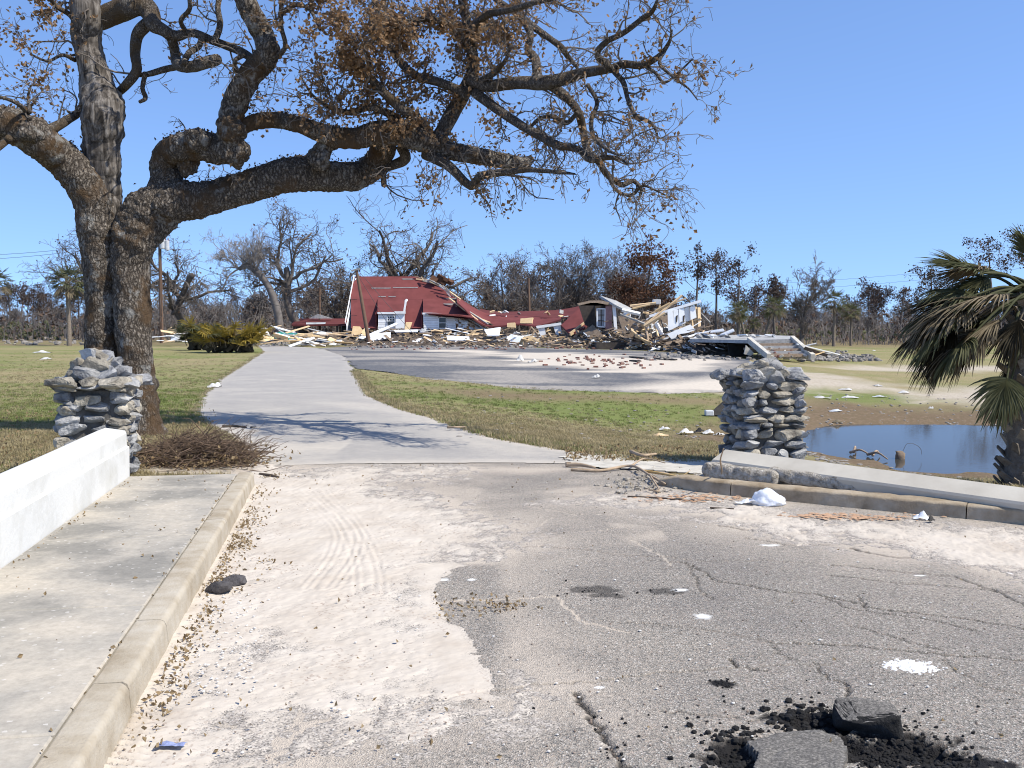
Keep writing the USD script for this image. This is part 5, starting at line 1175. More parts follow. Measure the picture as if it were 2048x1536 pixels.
# bare strips where shingles are gone
for x0, x1, y in [(742, 782, 576), (785, 836, 575), (756, 772, 593), (776, 792, 593), (803, 828, 558)]:
    roof_piece([(x0, y - .9), (x1, y - .9), (x1 - 1, y + 1.0), (x0 + 2, y + 1.0)], PM - NM * -.03, NM, 'bare_strip', 'bare_felt', .02)
for x0, x1, y in [(888, 914, 596.5), (886, 908, 608)]:
    roof_piece([(x0, y - 1), (x1, y - 1.5), (x1 - 4, y + 2.5), (x0 + 5, y + 1.5)], PD - ND * -.04, ND, 'bare_strip', 'bare_felt', .02)
# back slope, gable and the dark inside
xl, xr = at(702, 600, 83)[0], at(905, 600, 83)[0]
obj('roof_panel', prism(fix_up([(xl, 85.1, 5.68), (xr - 3, 85.1, 5.68), (xr - 1, 90, 1.6), (xl, 90, 1.6)], (0, 1, .6)), .14), 'red_roof', house)
obj('gable_wall', prism([(xl + .05, 80.2, 0), (xl + .05, 80.2, 1.55), (xl + .05, 85, 5.5), (xl + .05, 89.8, 1.55), (xl + .05, 89.8, 0)], .1), 'white_board', house)
obj('rake_board', beam((xl - .02, 80.1, 1.75), (xl - .02, 84.9, 5.72), .04, .22), 'white_board', house)
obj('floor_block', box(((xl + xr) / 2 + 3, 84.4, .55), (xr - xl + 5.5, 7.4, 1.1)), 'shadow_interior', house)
# dormers
def wall_px(x0, x1, y0, y1, Y, name='siding', mm='white_board', th=.07, lean=0):
    P = [at(x0, y0, Y), at(x1, y0, Y), at(x1 + lean, y1, Y), at(x0 + lean, y1, Y)]
    return obj(name, prism(fix_up(P, (0, -1, 0)), th), mm, house)
def siding(x0, x1, y0, y1, n, Y, holes, lean=0.0):
    for k in range(n):
        a, b = y0 + (y1 - y0) * k / n, y0 + (y1 - y0) * (k + .93) / n
        spans = [(x0, x1)]
        for hx0, hx1, hy0, hy1 in holes:
            if b > hy0 and a < hy1:
                spans = [s for u, v_ in spans for s in ((u, min(v_, hx0)), (max(u, hx1), v_)) if s[1] - s[0] > .5]
        for u, v_ in spans:
            o = lean * (a - y0) / (y1 - y0)
            wall_px(u + o, v_ + o, a, b, Y - .012 * (k % 2))
def window_px(x0, x1, y0, y1, Y, cols, rows, open_dark=False, th=.1):
    fr = thing_part('window', house)
    P = [at(x0, y0, Y + .1), at(x1, y0, Y + .1), at(x1, y1, Y + .1), at(x0, y1, Y + .1)]
    win = obj('window', prism(fix_up(P, (0, -1, 0)), .03), 'window_glass', house)
    fw = 1.0
    for a, b in [((x0, y0), (x1, y0)), ((x0, y1), (x1, y1)), ((x0, y0), (x0, y1)), ((x1, y0), (x1, y1))]:
        obj('frame', beam(at(*a, Y - .02), at(*b, Y - .02), .09, .06), 'white_paint', win)
    for c in range(1, cols):
        x = x0 + (x1 - x0) * c / cols; obj('muntin', beam(at(x, y0, Y + .02), at(x, y1 if not open_dark else (y0 + y1) / 2, Y + .02), .035, .04), 'white_paint', win)
    for r_ in range(1, rows + open_dark):
        y = y0 + (y1 - y0) * r_ / (rows * (2 if open_dark else 1)); obj('muntin', beam(at(x0, y, Y + .02), at(x1, y, Y + .02), .035, .04), 'white_paint', win)
def thing_part(n, p): return None
YW = 79.62
siding(756, 790, 626, 659, 7, YW, [(774, 789.5, 631, 653)])
window_px(774.5, 789, 632, 652, YW, 3, 2, True)
wall_px(791, 809, 627, 657, YW - .25, 'shutter', 'white_board', .08)
siding(846, 910, 629, 659, 7, YW, [(876, 893, 634, 657)], lean=2)
window_px(877.5, 892.5, 635, 656.5, YW, 1, 2)
obj('fascia', beam(at(755, 626, YW - .12), at(790, 626, YW - .12), .06, .16), 'white_board', house)
obj('fascia', beam(at(789, 625, YW - .35), at(811, 625, YW - .35), .1, .2), 'white_board', house)
obj('fascia', beam(at(845, 627, YW - .12), at(906, 628.5, YW - .12), .06, .14), 'white_board', house)
obj('downspout', beam(at(808, 626, YW - .3), at(812, 600, YW - .3), .16, .14), 'white_board', house)
obj('downspout', beam(at(811, 603, YW - .3), at(814, 599, YW - .2), .16, .14), 'white_board', house)
for x in (755.2, 809.8, 846.2):
    X = at(x, 610, 80.5)[0]
    obj('dormer_cheek', prism([(X, 82.55, 3.6), (X, 79.75, 2.47), (X, 79.75, 1.0), (X, 80.2, 1.3)], .08), 'red_roof', house)
hr = np.random.default_rng(404)
# broken white siding fragments at the right end of the second dormer
for k in range(16):
    x, y = hr.uniform(906, 962), hr.uniform(632, 655)
    if y < 628 + (x - 906) * .45: y = 630 + (x - 906) * .5
    w_ = hr.uniform(5, 12); s_ = hr.uniform(.1, .4)
    P = [at(x, y, YW), at(x + w_, y + w_ * s_, YW), at(x + w_, y + w_ * s_ + hr.uniform(3, 5), YW - .1), at(x, y + 4, YW - .1)]
    obj('broken_siding', prism(fix_up(P, (0, -1, 0)), .05), 'white_board', house)
# the torn edge: bare rafters and splintered sheathing
tear = np.array([(828, 556), (850, 559), (872, 566), (890, 576), (903, 588), (914, 602), (926, 616), (944, 630), (962, 642), (985, 652)])
for k in range(26):
    t = hr.uniform(0, 8.4); i = int(t); a = tear[i] + (tear[i + 1] - tear[i]) * (t - i)
    j = min(9, i + 1 + (hr.random() < .6)); b = tear[j] + hr.normal(0, 2.5, 2)
    Ya = float(np.interp(a[0], [828, 985], [84.8, 79.5])) - .15
    obj('rafter', beam(at(a[0], a[1] + hr.normal(0, 2), Ya), at(b[0], b[1], Ya - hr.uniform(0, .5)), hr.uniform(.06, .2), hr.uniform(.04, .1), hr.uniform(0, 3)), ['pale_wood', 'pale_wood', 'plywood', 'old_wood', 'grey_board'][hr.integers(0, 5)], house)
for a, b, m_ in [((898, 596), (955, 640), 'pale_wood'), ((912, 612), (968, 655), 'old_wood'), ((930, 618), (990, 655), 'pale_wood'), ((905, 622), (960, 656), 'old_wood'), ((940, 630), (985, 650), 'dark_wood'), ((918, 610), (976, 648), 'grey_board'), ((925, 630), (972, 658), 'white_board')]:
    obj('rafter', beam(at(*a, 81), at(*b, 79.2), .16, .07), m_, house)
v, f = cat([beam(at(x, y, 84), at(x + 12, y + 7, 83.8), .5, .3, hr.uniform(0, 3)) for x, y in [(862, 556), (875, 553), (885, 556), (893, 560), (880, 560)]])
obj('leaf_heap', (v, f), 'rust_needles', house)
# sagging lower roof
sag = [(914, 592, 604), (930, 603, 618), (948, 615, 637), (972, 626, 651), (1002, 629.5, 651), (1041, 632, 647), (1070, 634, 651), (1095, 635, 646), (1122, 633, 638)]
T = spline(np.array([at(x, a, 83.5) for x, a, b in sag]), 4); Bt = spline(np.array([at(x, b, 79) for x, a, b in sag]), 4)
def ribbon(T, B, th):
    n = len(T); V = np.vstack([T, B, T - [0, 0, th], B - [0, 0, th]]); F = []
    for i in range(n - 1):
        F += [[i, n + i, n + i + 1], [i, n + i + 1, i + 1], [2 * n + i, 3 * n + i + 1, 3 * n + i], [2 * n + i, 2 * n + i + 1, 3 * n + i + 1], [n + i, 3 * n + i, 3 * n + i + 1], [n + i, 3 * n + i + 1, n + i + 1],
              [i, i + 1, 2 * n + i + 1], [i, 2 * n + i + 1, 2 * n + i]]
    return V, np.array(F)
obj('sagging_roof', ribbon(T, Bt, .13), 'red_roof', house, smooth=30)
back = [(960, 618, 629), (1000, 623, 631), (1060, 622, 633), (1110, 620, 634), (1140, 616, 632), (1168, 610, 626)]
obj('sagging_roof', ribbon(spline(np.array([at(x, a, 89) for x, a, b in back]), 4), spline(np.array([at(x, b, 85) for x, a, b in back]), 4), .13), 'red_roof_far', house, smooth=30)
for k in range(22):
    x = hr.uniform(985, 1160); y = hr.uniform(622, 640)
    obj('loose_batten', beam(at(x, y, 83), at(x + hr.uniform(-12, 12), y + hr.uniform(-3, 2), 82.6), hr.uniform(.1, .3), .06, hr.uniform(0, 3)), ['pale_wood', 'plywood', 'white_board', 'grey_board'][hr.integers(0, 4)], house)
obj('roof_slab', prism(fix_up([at(1122, 650, 72), at(1157, 617, 74), at(1184, 634, 72), at(1170, 655, 70.5), at(1140, 668, 70)]), .14), 'red_roof', house)
obj('roof_slab_edge', beam(at(1140, 669, 69.9), at(1186, 634, 71.9), .1, .25), 'pale_wood', house)
obj('roof_slab_edge', beam(at(1184, 634, 71.9), at(1150, 676, 69.8), .3, .14), 'old_wood', house)
for k in range(8):
    a = at(1132 + k * 5, 672 - k * 2.5, 70.5); obj('rafter', beam(a, a + np.array([-.25, 1.2, -.75]), .07, .16), 'old_wood', house)
# roof deck under the sagging roof: dark floor, joists
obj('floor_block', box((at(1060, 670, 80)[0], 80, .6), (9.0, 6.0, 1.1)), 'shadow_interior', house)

# ---------------------------------------------------------------- the brick wing and the shattered wing at the right
wing = thing('shattered_wing', 'shattered wing of a house with tilted white panels and bare rafters', 'house')
YR = 68.5
def quad(P, Y, th, mm, name, parent=wing, toward=(0, -1, .3)):
    Ys = Y if np.ndim(Y) else [Y] * len(P)
    return obj(name, prism(fix_up([at(*p, y) for p, y in zip(P, Ys)], toward), th), mm, parent)
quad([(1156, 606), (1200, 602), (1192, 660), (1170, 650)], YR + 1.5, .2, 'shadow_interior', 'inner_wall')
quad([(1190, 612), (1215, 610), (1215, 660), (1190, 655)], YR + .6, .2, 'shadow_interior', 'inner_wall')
quad([(1154, 607), (1180, 601), (1201, 601), (1226, 606), (1222, 611), (1196, 606), (1180, 606), (1158, 611)], YR - .1, .25, 'old_wood', 'eave')
quad([(1200, 591), (1232, 601), (1264, 617), (1257, 623), (1226, 607)], [YR + 1.5, YR + 1, YR + .5, YR - .6, YR - .6], .14, 'grey_board', 'roof_slab')
win = quad([(1195, 618), (1210, 618), (1209, 653), (1196, 651)], YR + .2, .03, 'metal_grey', 'window')
for a, b in [((1194, 617), (1194.5, 653)), ((1210.5, 617), (1209.5, 654)), ((1194, 617.5), (1210.5, 617.5)), ((1195, 653), (1210, 654))]:
    obj('frame', beam(at(*a, YR + .1), at(*b, YR + .1), .13, .08), 'white_paint', win)
for a, b in [((1195, 630), (1210, 630)), ((1195, 641), (1210, 642)), ((1202.5, 619), (1202.5, 652))]:
    obj('muntin', beam(at(*a, YR + .12), at(*b, YR + .12), .06, .05), 'dark_wood', win)
quad([(1211.5, 609), (1224, 607), (1224, 660), (1211, 657)], YR, .2, 'pink_wall', 'brick_wall')
quad([(1225, 605), (1231, 605), (1235, 664), (1229, 665)], YR - .4, .3, 'white_board', 'corner_post')
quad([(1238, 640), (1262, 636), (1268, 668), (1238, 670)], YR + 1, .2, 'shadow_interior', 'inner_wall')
wr = np.random.default_rng(515)
YP = 62.5
for k in range(5):
    x = 1335 + k * 11.2; tp_, bt_ = 622 - k * 2.0, 662 - k * 5.5
    quad([(x + .3, tp_), (x + 10.6, tp_ - 1.8), (x + 13 + wr.normal(0, .6), bt_ - 5), (x + 1.5, bt_)], YP + wr.normal(0, .05), .06, 'white_board', 'white_panel')
for x0, x1 in [(1352, 1354), (1366, 1368)]:
    quad([(x0, 632), (x1 + 2, 630), (x1, 645), (x0, 643)], YP - .1, .02, 'shadow_interior', 'hole')
quad([(1334, 668), (1381, 649), (1391, 660), (1343, 678)], YP - 1.2, .1, 'white_board', 'white_panel')
for a, b, w_, m_ in [((1299, 633), (1402, 602), .32, 'white_board'), ((1290, 650), (1364, 591), .16, 'pale_wood'), ((1296, 640), (1352, 603), .16, 'pale_wood'), ((1300, 628), (1372, 596), .14, 'pale_wood'), ((1364, 591), (1380, 604), .14, 'dark_wood'), ((1288, 652), (1330, 626), .2, 'pale_wood'),
                     ((1310, 622), (1340, 606), .14, 'plywood'), ((1260, 612), (1312, 606), .14, 'pale_wood'), ((1265, 617), (1300, 609), .12, 'plywood'), ((1383, 616), (1386, 660), .14, 'pale_wood'), ((1391, 614), (1393, 659), .16, 'pale_wood'), ((1398, 615), (1399, 658), .18, 'pale_wood'),
                     ((1362, 650), (1402, 637), .16, 'pale_wood'), ((1402, 627), (1420, 645), .12, 'grey_board'), ((1310, 648), (1316, 672), .14, 'pale_wood'), ((1300, 650), (1303, 676), .12, 'pale_wood'), ((1322, 640), (1330, 668), .12, 'old_wood'), ((1292, 652), (1296, 680), .14, 'old_wood'), ((1312, 646), (1325, 670), .25, 'white_board'),
                     ((1262, 660), (1300, 690), .18, 'pale_wood'), ((1270, 672), (1304, 686), .14, 'pale_wood'), ((1240, 628), (1290, 648), .14, 'grey_board'), ((1244, 620), (1280, 628), .25, 'white_board')]:
    obj('timber', beam(at(*a, YP + .3 + wr.normal(0, .15)), at(*b, YP + wr.normal(0, .15)), w_, w_ * .5, wr.uniform(0, 1)), m_, wing)
for k in range(70):
    x = wr.uniform(1238, 1335); y = wr.uniform(608, 676); L_ = wr.uniform(4, 22); an = wr.normal(-.25, .5)
    Y = YP + 3.5 - (x - 1238) * .03 + wr.uniform(-.6, .6)
    if y < 628 - (x - 1238) * .12: continue
    obj('splintered_board', beam(at(x, y, Y), at(x + L_ * math.cos(an), y + L_ * math.sin(an), Y - wr.uniform(-.4, .4)), wr.uniform(.06, .3), .05, wr.uniform(0, 3)), ['pale_wood', 'white_board', 'plywood', 'grey_board', 'old_wood', 'dark_wood'][wr.integers(0, 6)], wing)
obj('crate_vent', box(at(1313, 604, YP + 1), (.5, .5, .3), ch=.03), 'metal_grey', wing)
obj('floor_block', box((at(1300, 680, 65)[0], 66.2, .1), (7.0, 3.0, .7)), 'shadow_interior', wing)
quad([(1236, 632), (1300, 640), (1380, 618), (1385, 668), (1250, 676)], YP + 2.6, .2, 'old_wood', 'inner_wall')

# ---------------------------------------------------------------- collapsed porch slab and the sloping steps frame
porch = thing('fallen_porch', 'fallen porch slab with a sloping ribbed frame at its right end', 'porch')
YS = 53.5
quad([(1378, 672), (1500, 669), (1590, 672), (1584, 678), (1498, 680), (1380, 678)], [61, 60, 58, YS, YS, 57.5], .18, 'grey_board', 'slab', porch, (0, 0, 1))
for k in range(16):
    x = 1400 + wr.uniform(0, 170)
    obj('loose_board', beam(at(x, 671 + wr.normal(0, 1.2), 57), at(x + wr.uniform(-22, 22), 671 + wr.normal(0, 1.5), 56.5), wr.uniform(.1, .35), .05, wr.uniform(0, .8)), ['grey_board', 'white_board', 'metal_grey', 'grey_board'][wr.integers(0, 4)], porch)
for a, b in [((1498, 680), (1538, 713)), ((1584, 677), (1626, 714))]:
    obj('stringer', beam(at(*a, YS + .2), at(*b, 50.5), .22, .30), 'concrete_old', porch)
quad([(1500, 683), (1584, 680), (1622, 714), (1538, 713)], [YS + .6, YS + .6, 51.2, 51.2], .1, 'concrete_rough', 'frame_bed', porch, (0, -1, .5))
for k in range(6):
    t = (k + .6) / 6
    a = at(1500 + 38 * t, 682 + 30 * t, YS + .1 - 2.6 * t); b = at(1586 + 38 * t, 680 + 33 * t, YS + .1 - 2.6 * t)
    obj('rib', beam(a, b, .12, .16), 'old_wood' if k % 2 else 'grey_board', porch)
for k in range(60):
    t = wr.random(); x = wr.uniform(1504 + 38 * t, 1584 + 38 * t)
    v, f = stone(wr, wr.uniform(.08, .25, 3), 1, .2, None, at(x, 684 + 29 * t, YS + .15 - 2.7 * t)); obj('brick_lump', (v, f), ['rubble', 'concrete_old', 'brick'][wr.integers(0, 3)], porch)
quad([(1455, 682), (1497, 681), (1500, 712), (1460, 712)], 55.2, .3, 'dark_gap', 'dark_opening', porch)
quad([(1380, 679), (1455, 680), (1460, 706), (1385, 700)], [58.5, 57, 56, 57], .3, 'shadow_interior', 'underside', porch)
for k in range(40):
    x = wr.uniform(1375, 1470); y = wr.uniform(678, 704); an = wr.normal(.7, .3); L_ = wr.uniform(5, 16)
    obj('slat', beam(at(x, y, 56.6), at(x + L_ * math.cos(an), y + L_ * math.sin(an) * .6, 56.1), wr.uniform(.05, .16), .04, wr.uniform(0, 3)), ['dark_wood', 'old_wood', 'grey_board', 'dark_wood'][wr.integers(0, 4)], porch)
quad([(1492, 690), (1508, 706), (1502, 712), (1488, 708)], 52.5, .1, 'concrete_old', 'broken_slab', porch)

# ---------------------------------------------------------------- carport behind the house
carport = thing('carport', 'low carport with a flat red roof left of the collapsed house', 'carport')
quad([(592, 637), (700, 637), (700, 648), (583, 649)], [93, 93, 88, 88], .12, 'red_roof_far', 'roof', carport, (0, 0, 1))
quad([(586, 649.5), (700, 648.5), (700, 651.5), (586, 652.5)], 87.9, .1, 'red_roof_far', 'fascia', carport)
quad([(612, 645), (652, 644.5), (650, 648), (612, 648.5)], 87.5, .1, 'white_board', 'white_board', carport)
quad([(618, 637), (635, 628), (664, 637)], 91, .3, 'grey_board', 'gable', carport)
for x, Y in [(588, 88.2), (620, 88.2), (674, 88.2), (680, 92.5), (640, 92.5), (698, 92.5)]:
    t_ = at(x, 650, Y); obj('post', beam((t_[0], Y, 0), (t_[0], Y, t_[2]), .14, .14), 'dark_wood', carport)
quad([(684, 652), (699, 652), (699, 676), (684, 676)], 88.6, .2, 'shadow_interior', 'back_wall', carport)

# ---------------------------------------------------------------- poles and wires
def pole(name, label, base, topp, r0, r1):
    root = thing(name, label, 'utility pole')
    P = np.linspace(base, topp, 8); v, f = tubes([(P, np.linspace(r0, r1, 8))], 12, cap=True)
    obj('shaft', (v, f), 'pole_wood', root, smooth=40)
    return root
b0, t0 = ground(321, 687), at(319, 468, 86)
b0 = np.array([t0[0], 86, 0.0])
p1 = pole('utility_pole', 'tall wooden utility pole with two grey transformers left of the driveway', b0, t0, .17, .13)
def can(c, r, h, par_):
    prof = np.array([(0, -.5), (.85, -.5), (.95, -.46), (1, -.42), (1, .36), (1.06, .38), (1.06, .42), (.5, .5), (0, .5)]) * [r, h]
    m = trimesh.creation.revolve(prof, sections=16); tr = obj('transformer', (np.array(m.vertices) + c, np.array(m.faces)), 'metal_grey', par_, smooth=40)
    for s in (-1, 1):
        obj('bushing', tubes([(np.array([c + [s * r * .5, 0, h * .45], c + [s * r * .55, 0, h * .75]]), np.array([.05, .03]))], 6, cap=True), 'brick', tr)
c = at(324.5, 486, 85.7); can(c, .22, 1.0, p1)
c = at(334, 491, 85.8); can(c, .2, .85, p1)
obj('bracket', beam(at(319, 484, 85.8), at(334, 486, 85.9), .08, .1), 'metal_grey', p1)
base2 = at(739, 692, 76.5); base2[2] = 0
top2 = at(713, 541, 76.5)
p2 = pole('leaning_pole', 'leaning wooden pole with a crossarm in front of the red roof', base2, top2, .16, .11)
obj('crossarm', beam(at(702.5, 541.5, 76.4), at(720, 537.5, 76.4), .1, .12), 'grey_board', p2)
t3 = at(1057, 556, 96); p3 = pole('bare_pole', 'thin straight pole standing behind the sagging roof', (t3[0] + .15, 96, 0), t3, .14, .10)
t4 = at(639, 575, 92); p4 = pole('bare_pole', 'thin dark pole between the bare oaks above the carport', (t4[0], 92, 0), t4, .12, .10)
def wire(a, b, sag_, label):
    t = np.linspace(0, 1, 20)[:, None]; P = np.asarray(a) * (1 - t) + np.asarray(b) * t - np.array([0, 0, 1]) * sag_ * 4 * t * (1 - t)
    obj('overhead_wire', tubes([(P, np.full(20, .016))], 5), 'wire', label=label, category='wire')
wire(at(319, 500, 86), top2 - [0, 0, 2.2], .9, 'upper overhead wire from the transformer pole to the leaning pole')
wire(at(319, 512, 86), top2 - [0, 0, 3.4], 1.2, 'lower overhead wire from the transformer pole to the leaning pole')
wire(at(319, 470, 86), at(-150, 512, 80), .5, 'upper overhead wire running left from the transformer pole')
wire(at(319, 474, 86), at(-150, 522, 80), .5, 'lower overhead wire running left from the transformer pole')
wire(at(319, 530, 86), at(-150, 590, 92), .4, 'faint low wire behind the oak trunk at the left')
for a, b in [((1560, 566), (2150, 508)), ((1560, 580), (2150, 522))]:
    wire(at(*a, 150), at(*b, 130), .5, 'upper thin wire above the far trees at the right' if a[1] == 566 else 'lower thin wire above the far trees at the right')
for k in range(2):
    q = top2 - [0, 0, .2]; wire(q + [.3 * k, 0, 0], base2 + [2.2 + 1.6 * k, 0, .4], .02, ['nearer', 'farther'][k] + ' guy wire hanging from the leaning pole')

# ---------------------------------------------------------------- loose boards, panels and rubble: each a thing
NAME = {'white_board': ('white painted', 'white_board'), 'pale_wood': ('pale raw', 'wooden_board'), 'old_wood': ('brown weathered', 'wooden_board'), 'plywood': ('yellow plywood', 'plywood_sheet'), 'grey_board': ('grey', 'grey_board'), 'dark_wood': ('dark', 'wooden_board'), 'green_sheet': ('green', 'green_sheet'), 'brick': ('red brick', 'brick_piece')}
def loose(P, th, mm, label, group=None, name=None, catg='board'):
    obj(name or NAME[mm][1], prism(fix_up(P, (0, -.3, 1)), th), mm, label=label, category=catg, group=group)
BIG = [([(712, 675), (742, 668), (781, 664), (781, 677), (742, 681)], 'white_board', 'fallen_siding', 'large white panel lying at the foot of the leaning pole'),
       ([(735, 669), (792, 645), (796, 648), (742, 672)], 'white_board', 'fallen_white_beam', 'white beam sloping up to the first dormer window'),
       ([(788, 660), (836, 659), (835, 663), (790, 664)], 'white_board', 'fallen_white_board', 'white board lying below the shutter of the first dormer'),
       ([(893, 671), (938, 673), (939, 681), (895, 680)], 'white_board', 'fallen_siding', 'white panel lying flat in the middle of the wreckage'),
       ([(968, 659), (1001, 654), (998, 671), (975, 671)], 'white_board', 'fallen_siding', 'cracked white panel just left of the plywood sheets'),
       ([(1013, 676), (1022, 668), (1046, 674), (1040, 688), (1016, 684)], 'white_board', 'fallen_siding', 'white panel propped left of the yellow plywood sheet'),
       ([(1046, 674), (1062, 671), (1082, 681), (1082, 690), (1044, 688)], 'plywood', 'fallen_plywood_sheet', 'yellow plywood sheet left of the white door frame'),
       ([(1041, 637), (1066, 635), (1064, 646), (1040, 646)], 'plywood', 'fallen_plywood_sheet', 'yellow plywood sheet lying on the sagging red roof'),
       ([(1014, 646), (1030, 645), (1031, 655), (1014, 654)], 'plywood', 'fallen_plywood_sheet', 'small plywood sheet at the lower edge of the sagging roof'),
       ([(702, 671), (706, 652), (720, 653), (727, 662), (718, 669)], 'plywood', 'fallen_plywood_sheet', 'yellow sheet leaning under the left corner of the red roof'),
       ([(722, 665), (732, 652), (738, 664), (730, 674)], 'plywood', 'fallen_plywood_sheet', 'narrow yellow sheet leaning left of the leaning pole'),
       ([(809, 659), (812, 644), (824, 644), (818, 660)], 'plywood', 'fallen_plywood_sheet', 'yellow sheet standing between the two dormers'),
       ([(693, 680), (702, 671), (718, 674), (712, 683)], 'plywood', 'fallen_plywood_sheet', 'yellow sheet on the ground at the house corner'),
       ([(1167, 664), (1185, 649), (1217, 682), (1196, 688)], 'old_wood', 'fallen_brown_sheet', 'brown panel leaning below the tilted red roof slab'),
       ([(1166, 665), (1169, 663), (1199, 688), (1195, 690)], 'white_board', 'fallen_white_trim', 'white trim strip along the edge of the brown panel'),
       ([(1220, 679), (1224, 676), (1264, 678), (1268, 695), (1218, 695)], 'old_wood', 'fallen_louvre', 'brown louvred panel leaning before the shattered wing'),
       ([(1302, 680), (1446, 657), (1448, 661), (1304, 684)], 'white_board', 'fallen_white_beam', 'long white beam lying across the right part of the wreckage'),
       ([(1328, 690), (1381, 673), (1383, 676), (1332, 693)], 'white_board', 'fallen_white_beam', 'short white beam below the long white beam'),
       ([(1440, 668), (1466, 657), (1468, 661), (1444, 671)], 'white_board', 'fallen_white_beam', 'white beam end resting on the fallen porch slab'),
       ([(1300, 678), (1380, 668), (1382, 672), (1302, 683)], 'grey_board', 'fallen_grey_beam', 'grey beam beside the long white beam'),
       ([(545, 670), (560, 663), (604, 667), (600, 676), (575, 679), (550, 676)], 'green_sheet', 'fallen_green_sheet', 'green sheet lying in the debris right of the palm fronds'),
       ([(515, 660), (532, 655), (540, 671), (524, 675)], 'white_board', 'fallen_siding', 'white panel tilted left of the green sheet'),
       ([(560, 674), (600, 667), (648, 671), (650, 677), (610, 680)], 'plywood', 'fallen_plywood_sheet', 'yellow sheet lying right of the green sheet'),
       ([(1290, 640), (1300, 632), (1306, 655), (1296, 660)], 'white_board', 'fallen_siding', 'small white panel standing among the bare studs')]
for P, mm, nm, lb in BIG:
    Y = [YB(p[0]) + (2.6 if p[0] < 700 else 0) - .05 * (p[1] - 665) for p in P]
    loose([at(*p, y) for p, y in zip(P, Y)], .07, mm, lb, None, nm, 'beam' if 'beam' in nm else 'trim' if 'trim' in nm else 'panel')
# white door frame
df = thing('door_frame', 'white door frame still standing among the rubble right of the plywood', 'door frame')
YF = 72.2
quad([(1072, 652), (1122, 645), (1123, 650), (1074, 657)], YF, .25, 'white_board', 'lintel', df)
quad([(1076, 657), (1089, 655), (1093, 674), (1082, 675)], YF + .1, .12, 'white_board', 'jamb', df)
quad([(1107, 653), (1121, 651), (1125, 674), (1113, 674)], YF + .1, .12, 'white_board', 'jamb', df)
for a, b in [((1083, 675), (1087, 692)), ((1093, 675), (1096, 692)), ((1114, 674), (1117, 688)), ((1124, 674), (1129, 688)), ((1084, 683), (1095, 682))]:
    obj('stud', beam(at(*a, YF), at(*b, YF - .3), .1, .1), 'pale_wood', df)
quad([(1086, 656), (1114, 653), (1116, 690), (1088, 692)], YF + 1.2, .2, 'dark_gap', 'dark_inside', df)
dr = np.random.default_rng(616)
ZONES = [(705, 1180, 660, 692, 150, 'wreckage below the red roof', [.2, .2, .42, .06, .04, .08]), (1180, 1400, 674, 702, 80, 'wreckage before the shattered wing', [.3, .22, .22, .08, .1, .08]),
         (1400, 1640, 700, 718, 40, 'rubble along the fallen porch', [.12, .25, .2, .03, .3, .1]), (520, 705, 655, 690, 60, 'debris left of the collapsed house', [.3, .34, .14, .1, .06, .06]),
         (328, 400, 655, 684, 16, 'debris behind the transformer pole', [.3, .5, .1, .1, 0, 0])]
KINDS = ['pale_wood', 'white_board', 'old_wood', 'plywood', 'grey_board', 'dark_wood']
for x0, x1, y0, y1, n, where, pr in ZONES:
    for k in range(n):
        x = dr.uniform(x0, x1); t = dr.random() ** .8; y = y0 + (y1 - y0) * t
        Y = (YB(x) if x > 700 else 74) + 2.5 - 4.0 * t
        mm = KINDS[dr.choice(6, p=np.array(pr) / sum(pr))]
        L_ = dr.uniform(.5, 2.6) * (.6 if mm == 'plywood' else 1); w_ = dr.uniform(.08, .22) * (3.2 if mm == 'plywood' else 1)
        c = at(x, y, Y); c[2] = max(c[2], .06)
        yaw = dr.normal(0, .5); pt = dr.normal(0, .16)
        d = np.array([math.cos(yaw) * math.cos(pt), math.sin(yaw) * math.cos(pt), math.sin(pt)]) * L_ / 2
        a, b = c - d, c + d; lift = max(0, .04 - min(a[2], b[2])); a[2] += lift; b[2] += lift
        obj(NAME[mm][1], beam(a, b, w_, .045, dr.normal(0, .6)), mm, label=f'{NAME[mm][0]} board lying loose in the {where}', category='board', group=f'{NAME[mm][0]} boards in the {where}')
# rubble: what nobody could count
def rubble(n, zone, size, mm, label, seed):
    r = np.random.default_rng(seed); ms = []
    for _ in range(n):
        px = r.uniform(zone[0], zone[1]); py = r.uniform(zone[2], zone[3]); p = ground(px, py)
        s = r.uniform(*size); ms.append(stone(r, (s * r.uniform(.7, 1.6), s, s * r.uniform(.4, .9)), 1, .2, rot([0, 0, 1], r.uniform(0, 3)), p + [0, 0, s * .2], facets=4))
    obj('rubble', cat(ms), mm, label=label, category='rubble', kind='stuff')
rubble(700, (700, 1300, 683, 696), (.08, .3), 'rubble', 'broken masonry and plaster along the front of the collapsed house', 1)
rubble(300, (1290, 1700, 704, 722), (.08, .28), 'rubble', 'broken masonry along the fallen porch', 2)
rubble(380, (500, 720, 682, 692), (.08, .32), 'rubble', 'broken masonry and plaster at the end of the driveway', 3)
rubble(240, (700, 1400, 684, 700), (.10, .24), 'brick', 'loose red brick rubble along the front of the wreckage', 4)
rubble(160, (0, 200, 672, 690), (.1, .4), 'rubble', 'scattered debris on the far left lawn', 5)
rubble(200, (1600, 1760, 712, 724), (.08, .3), 'rubble', 'thin line of rubble on the lawn right of the fallen porch', 6)
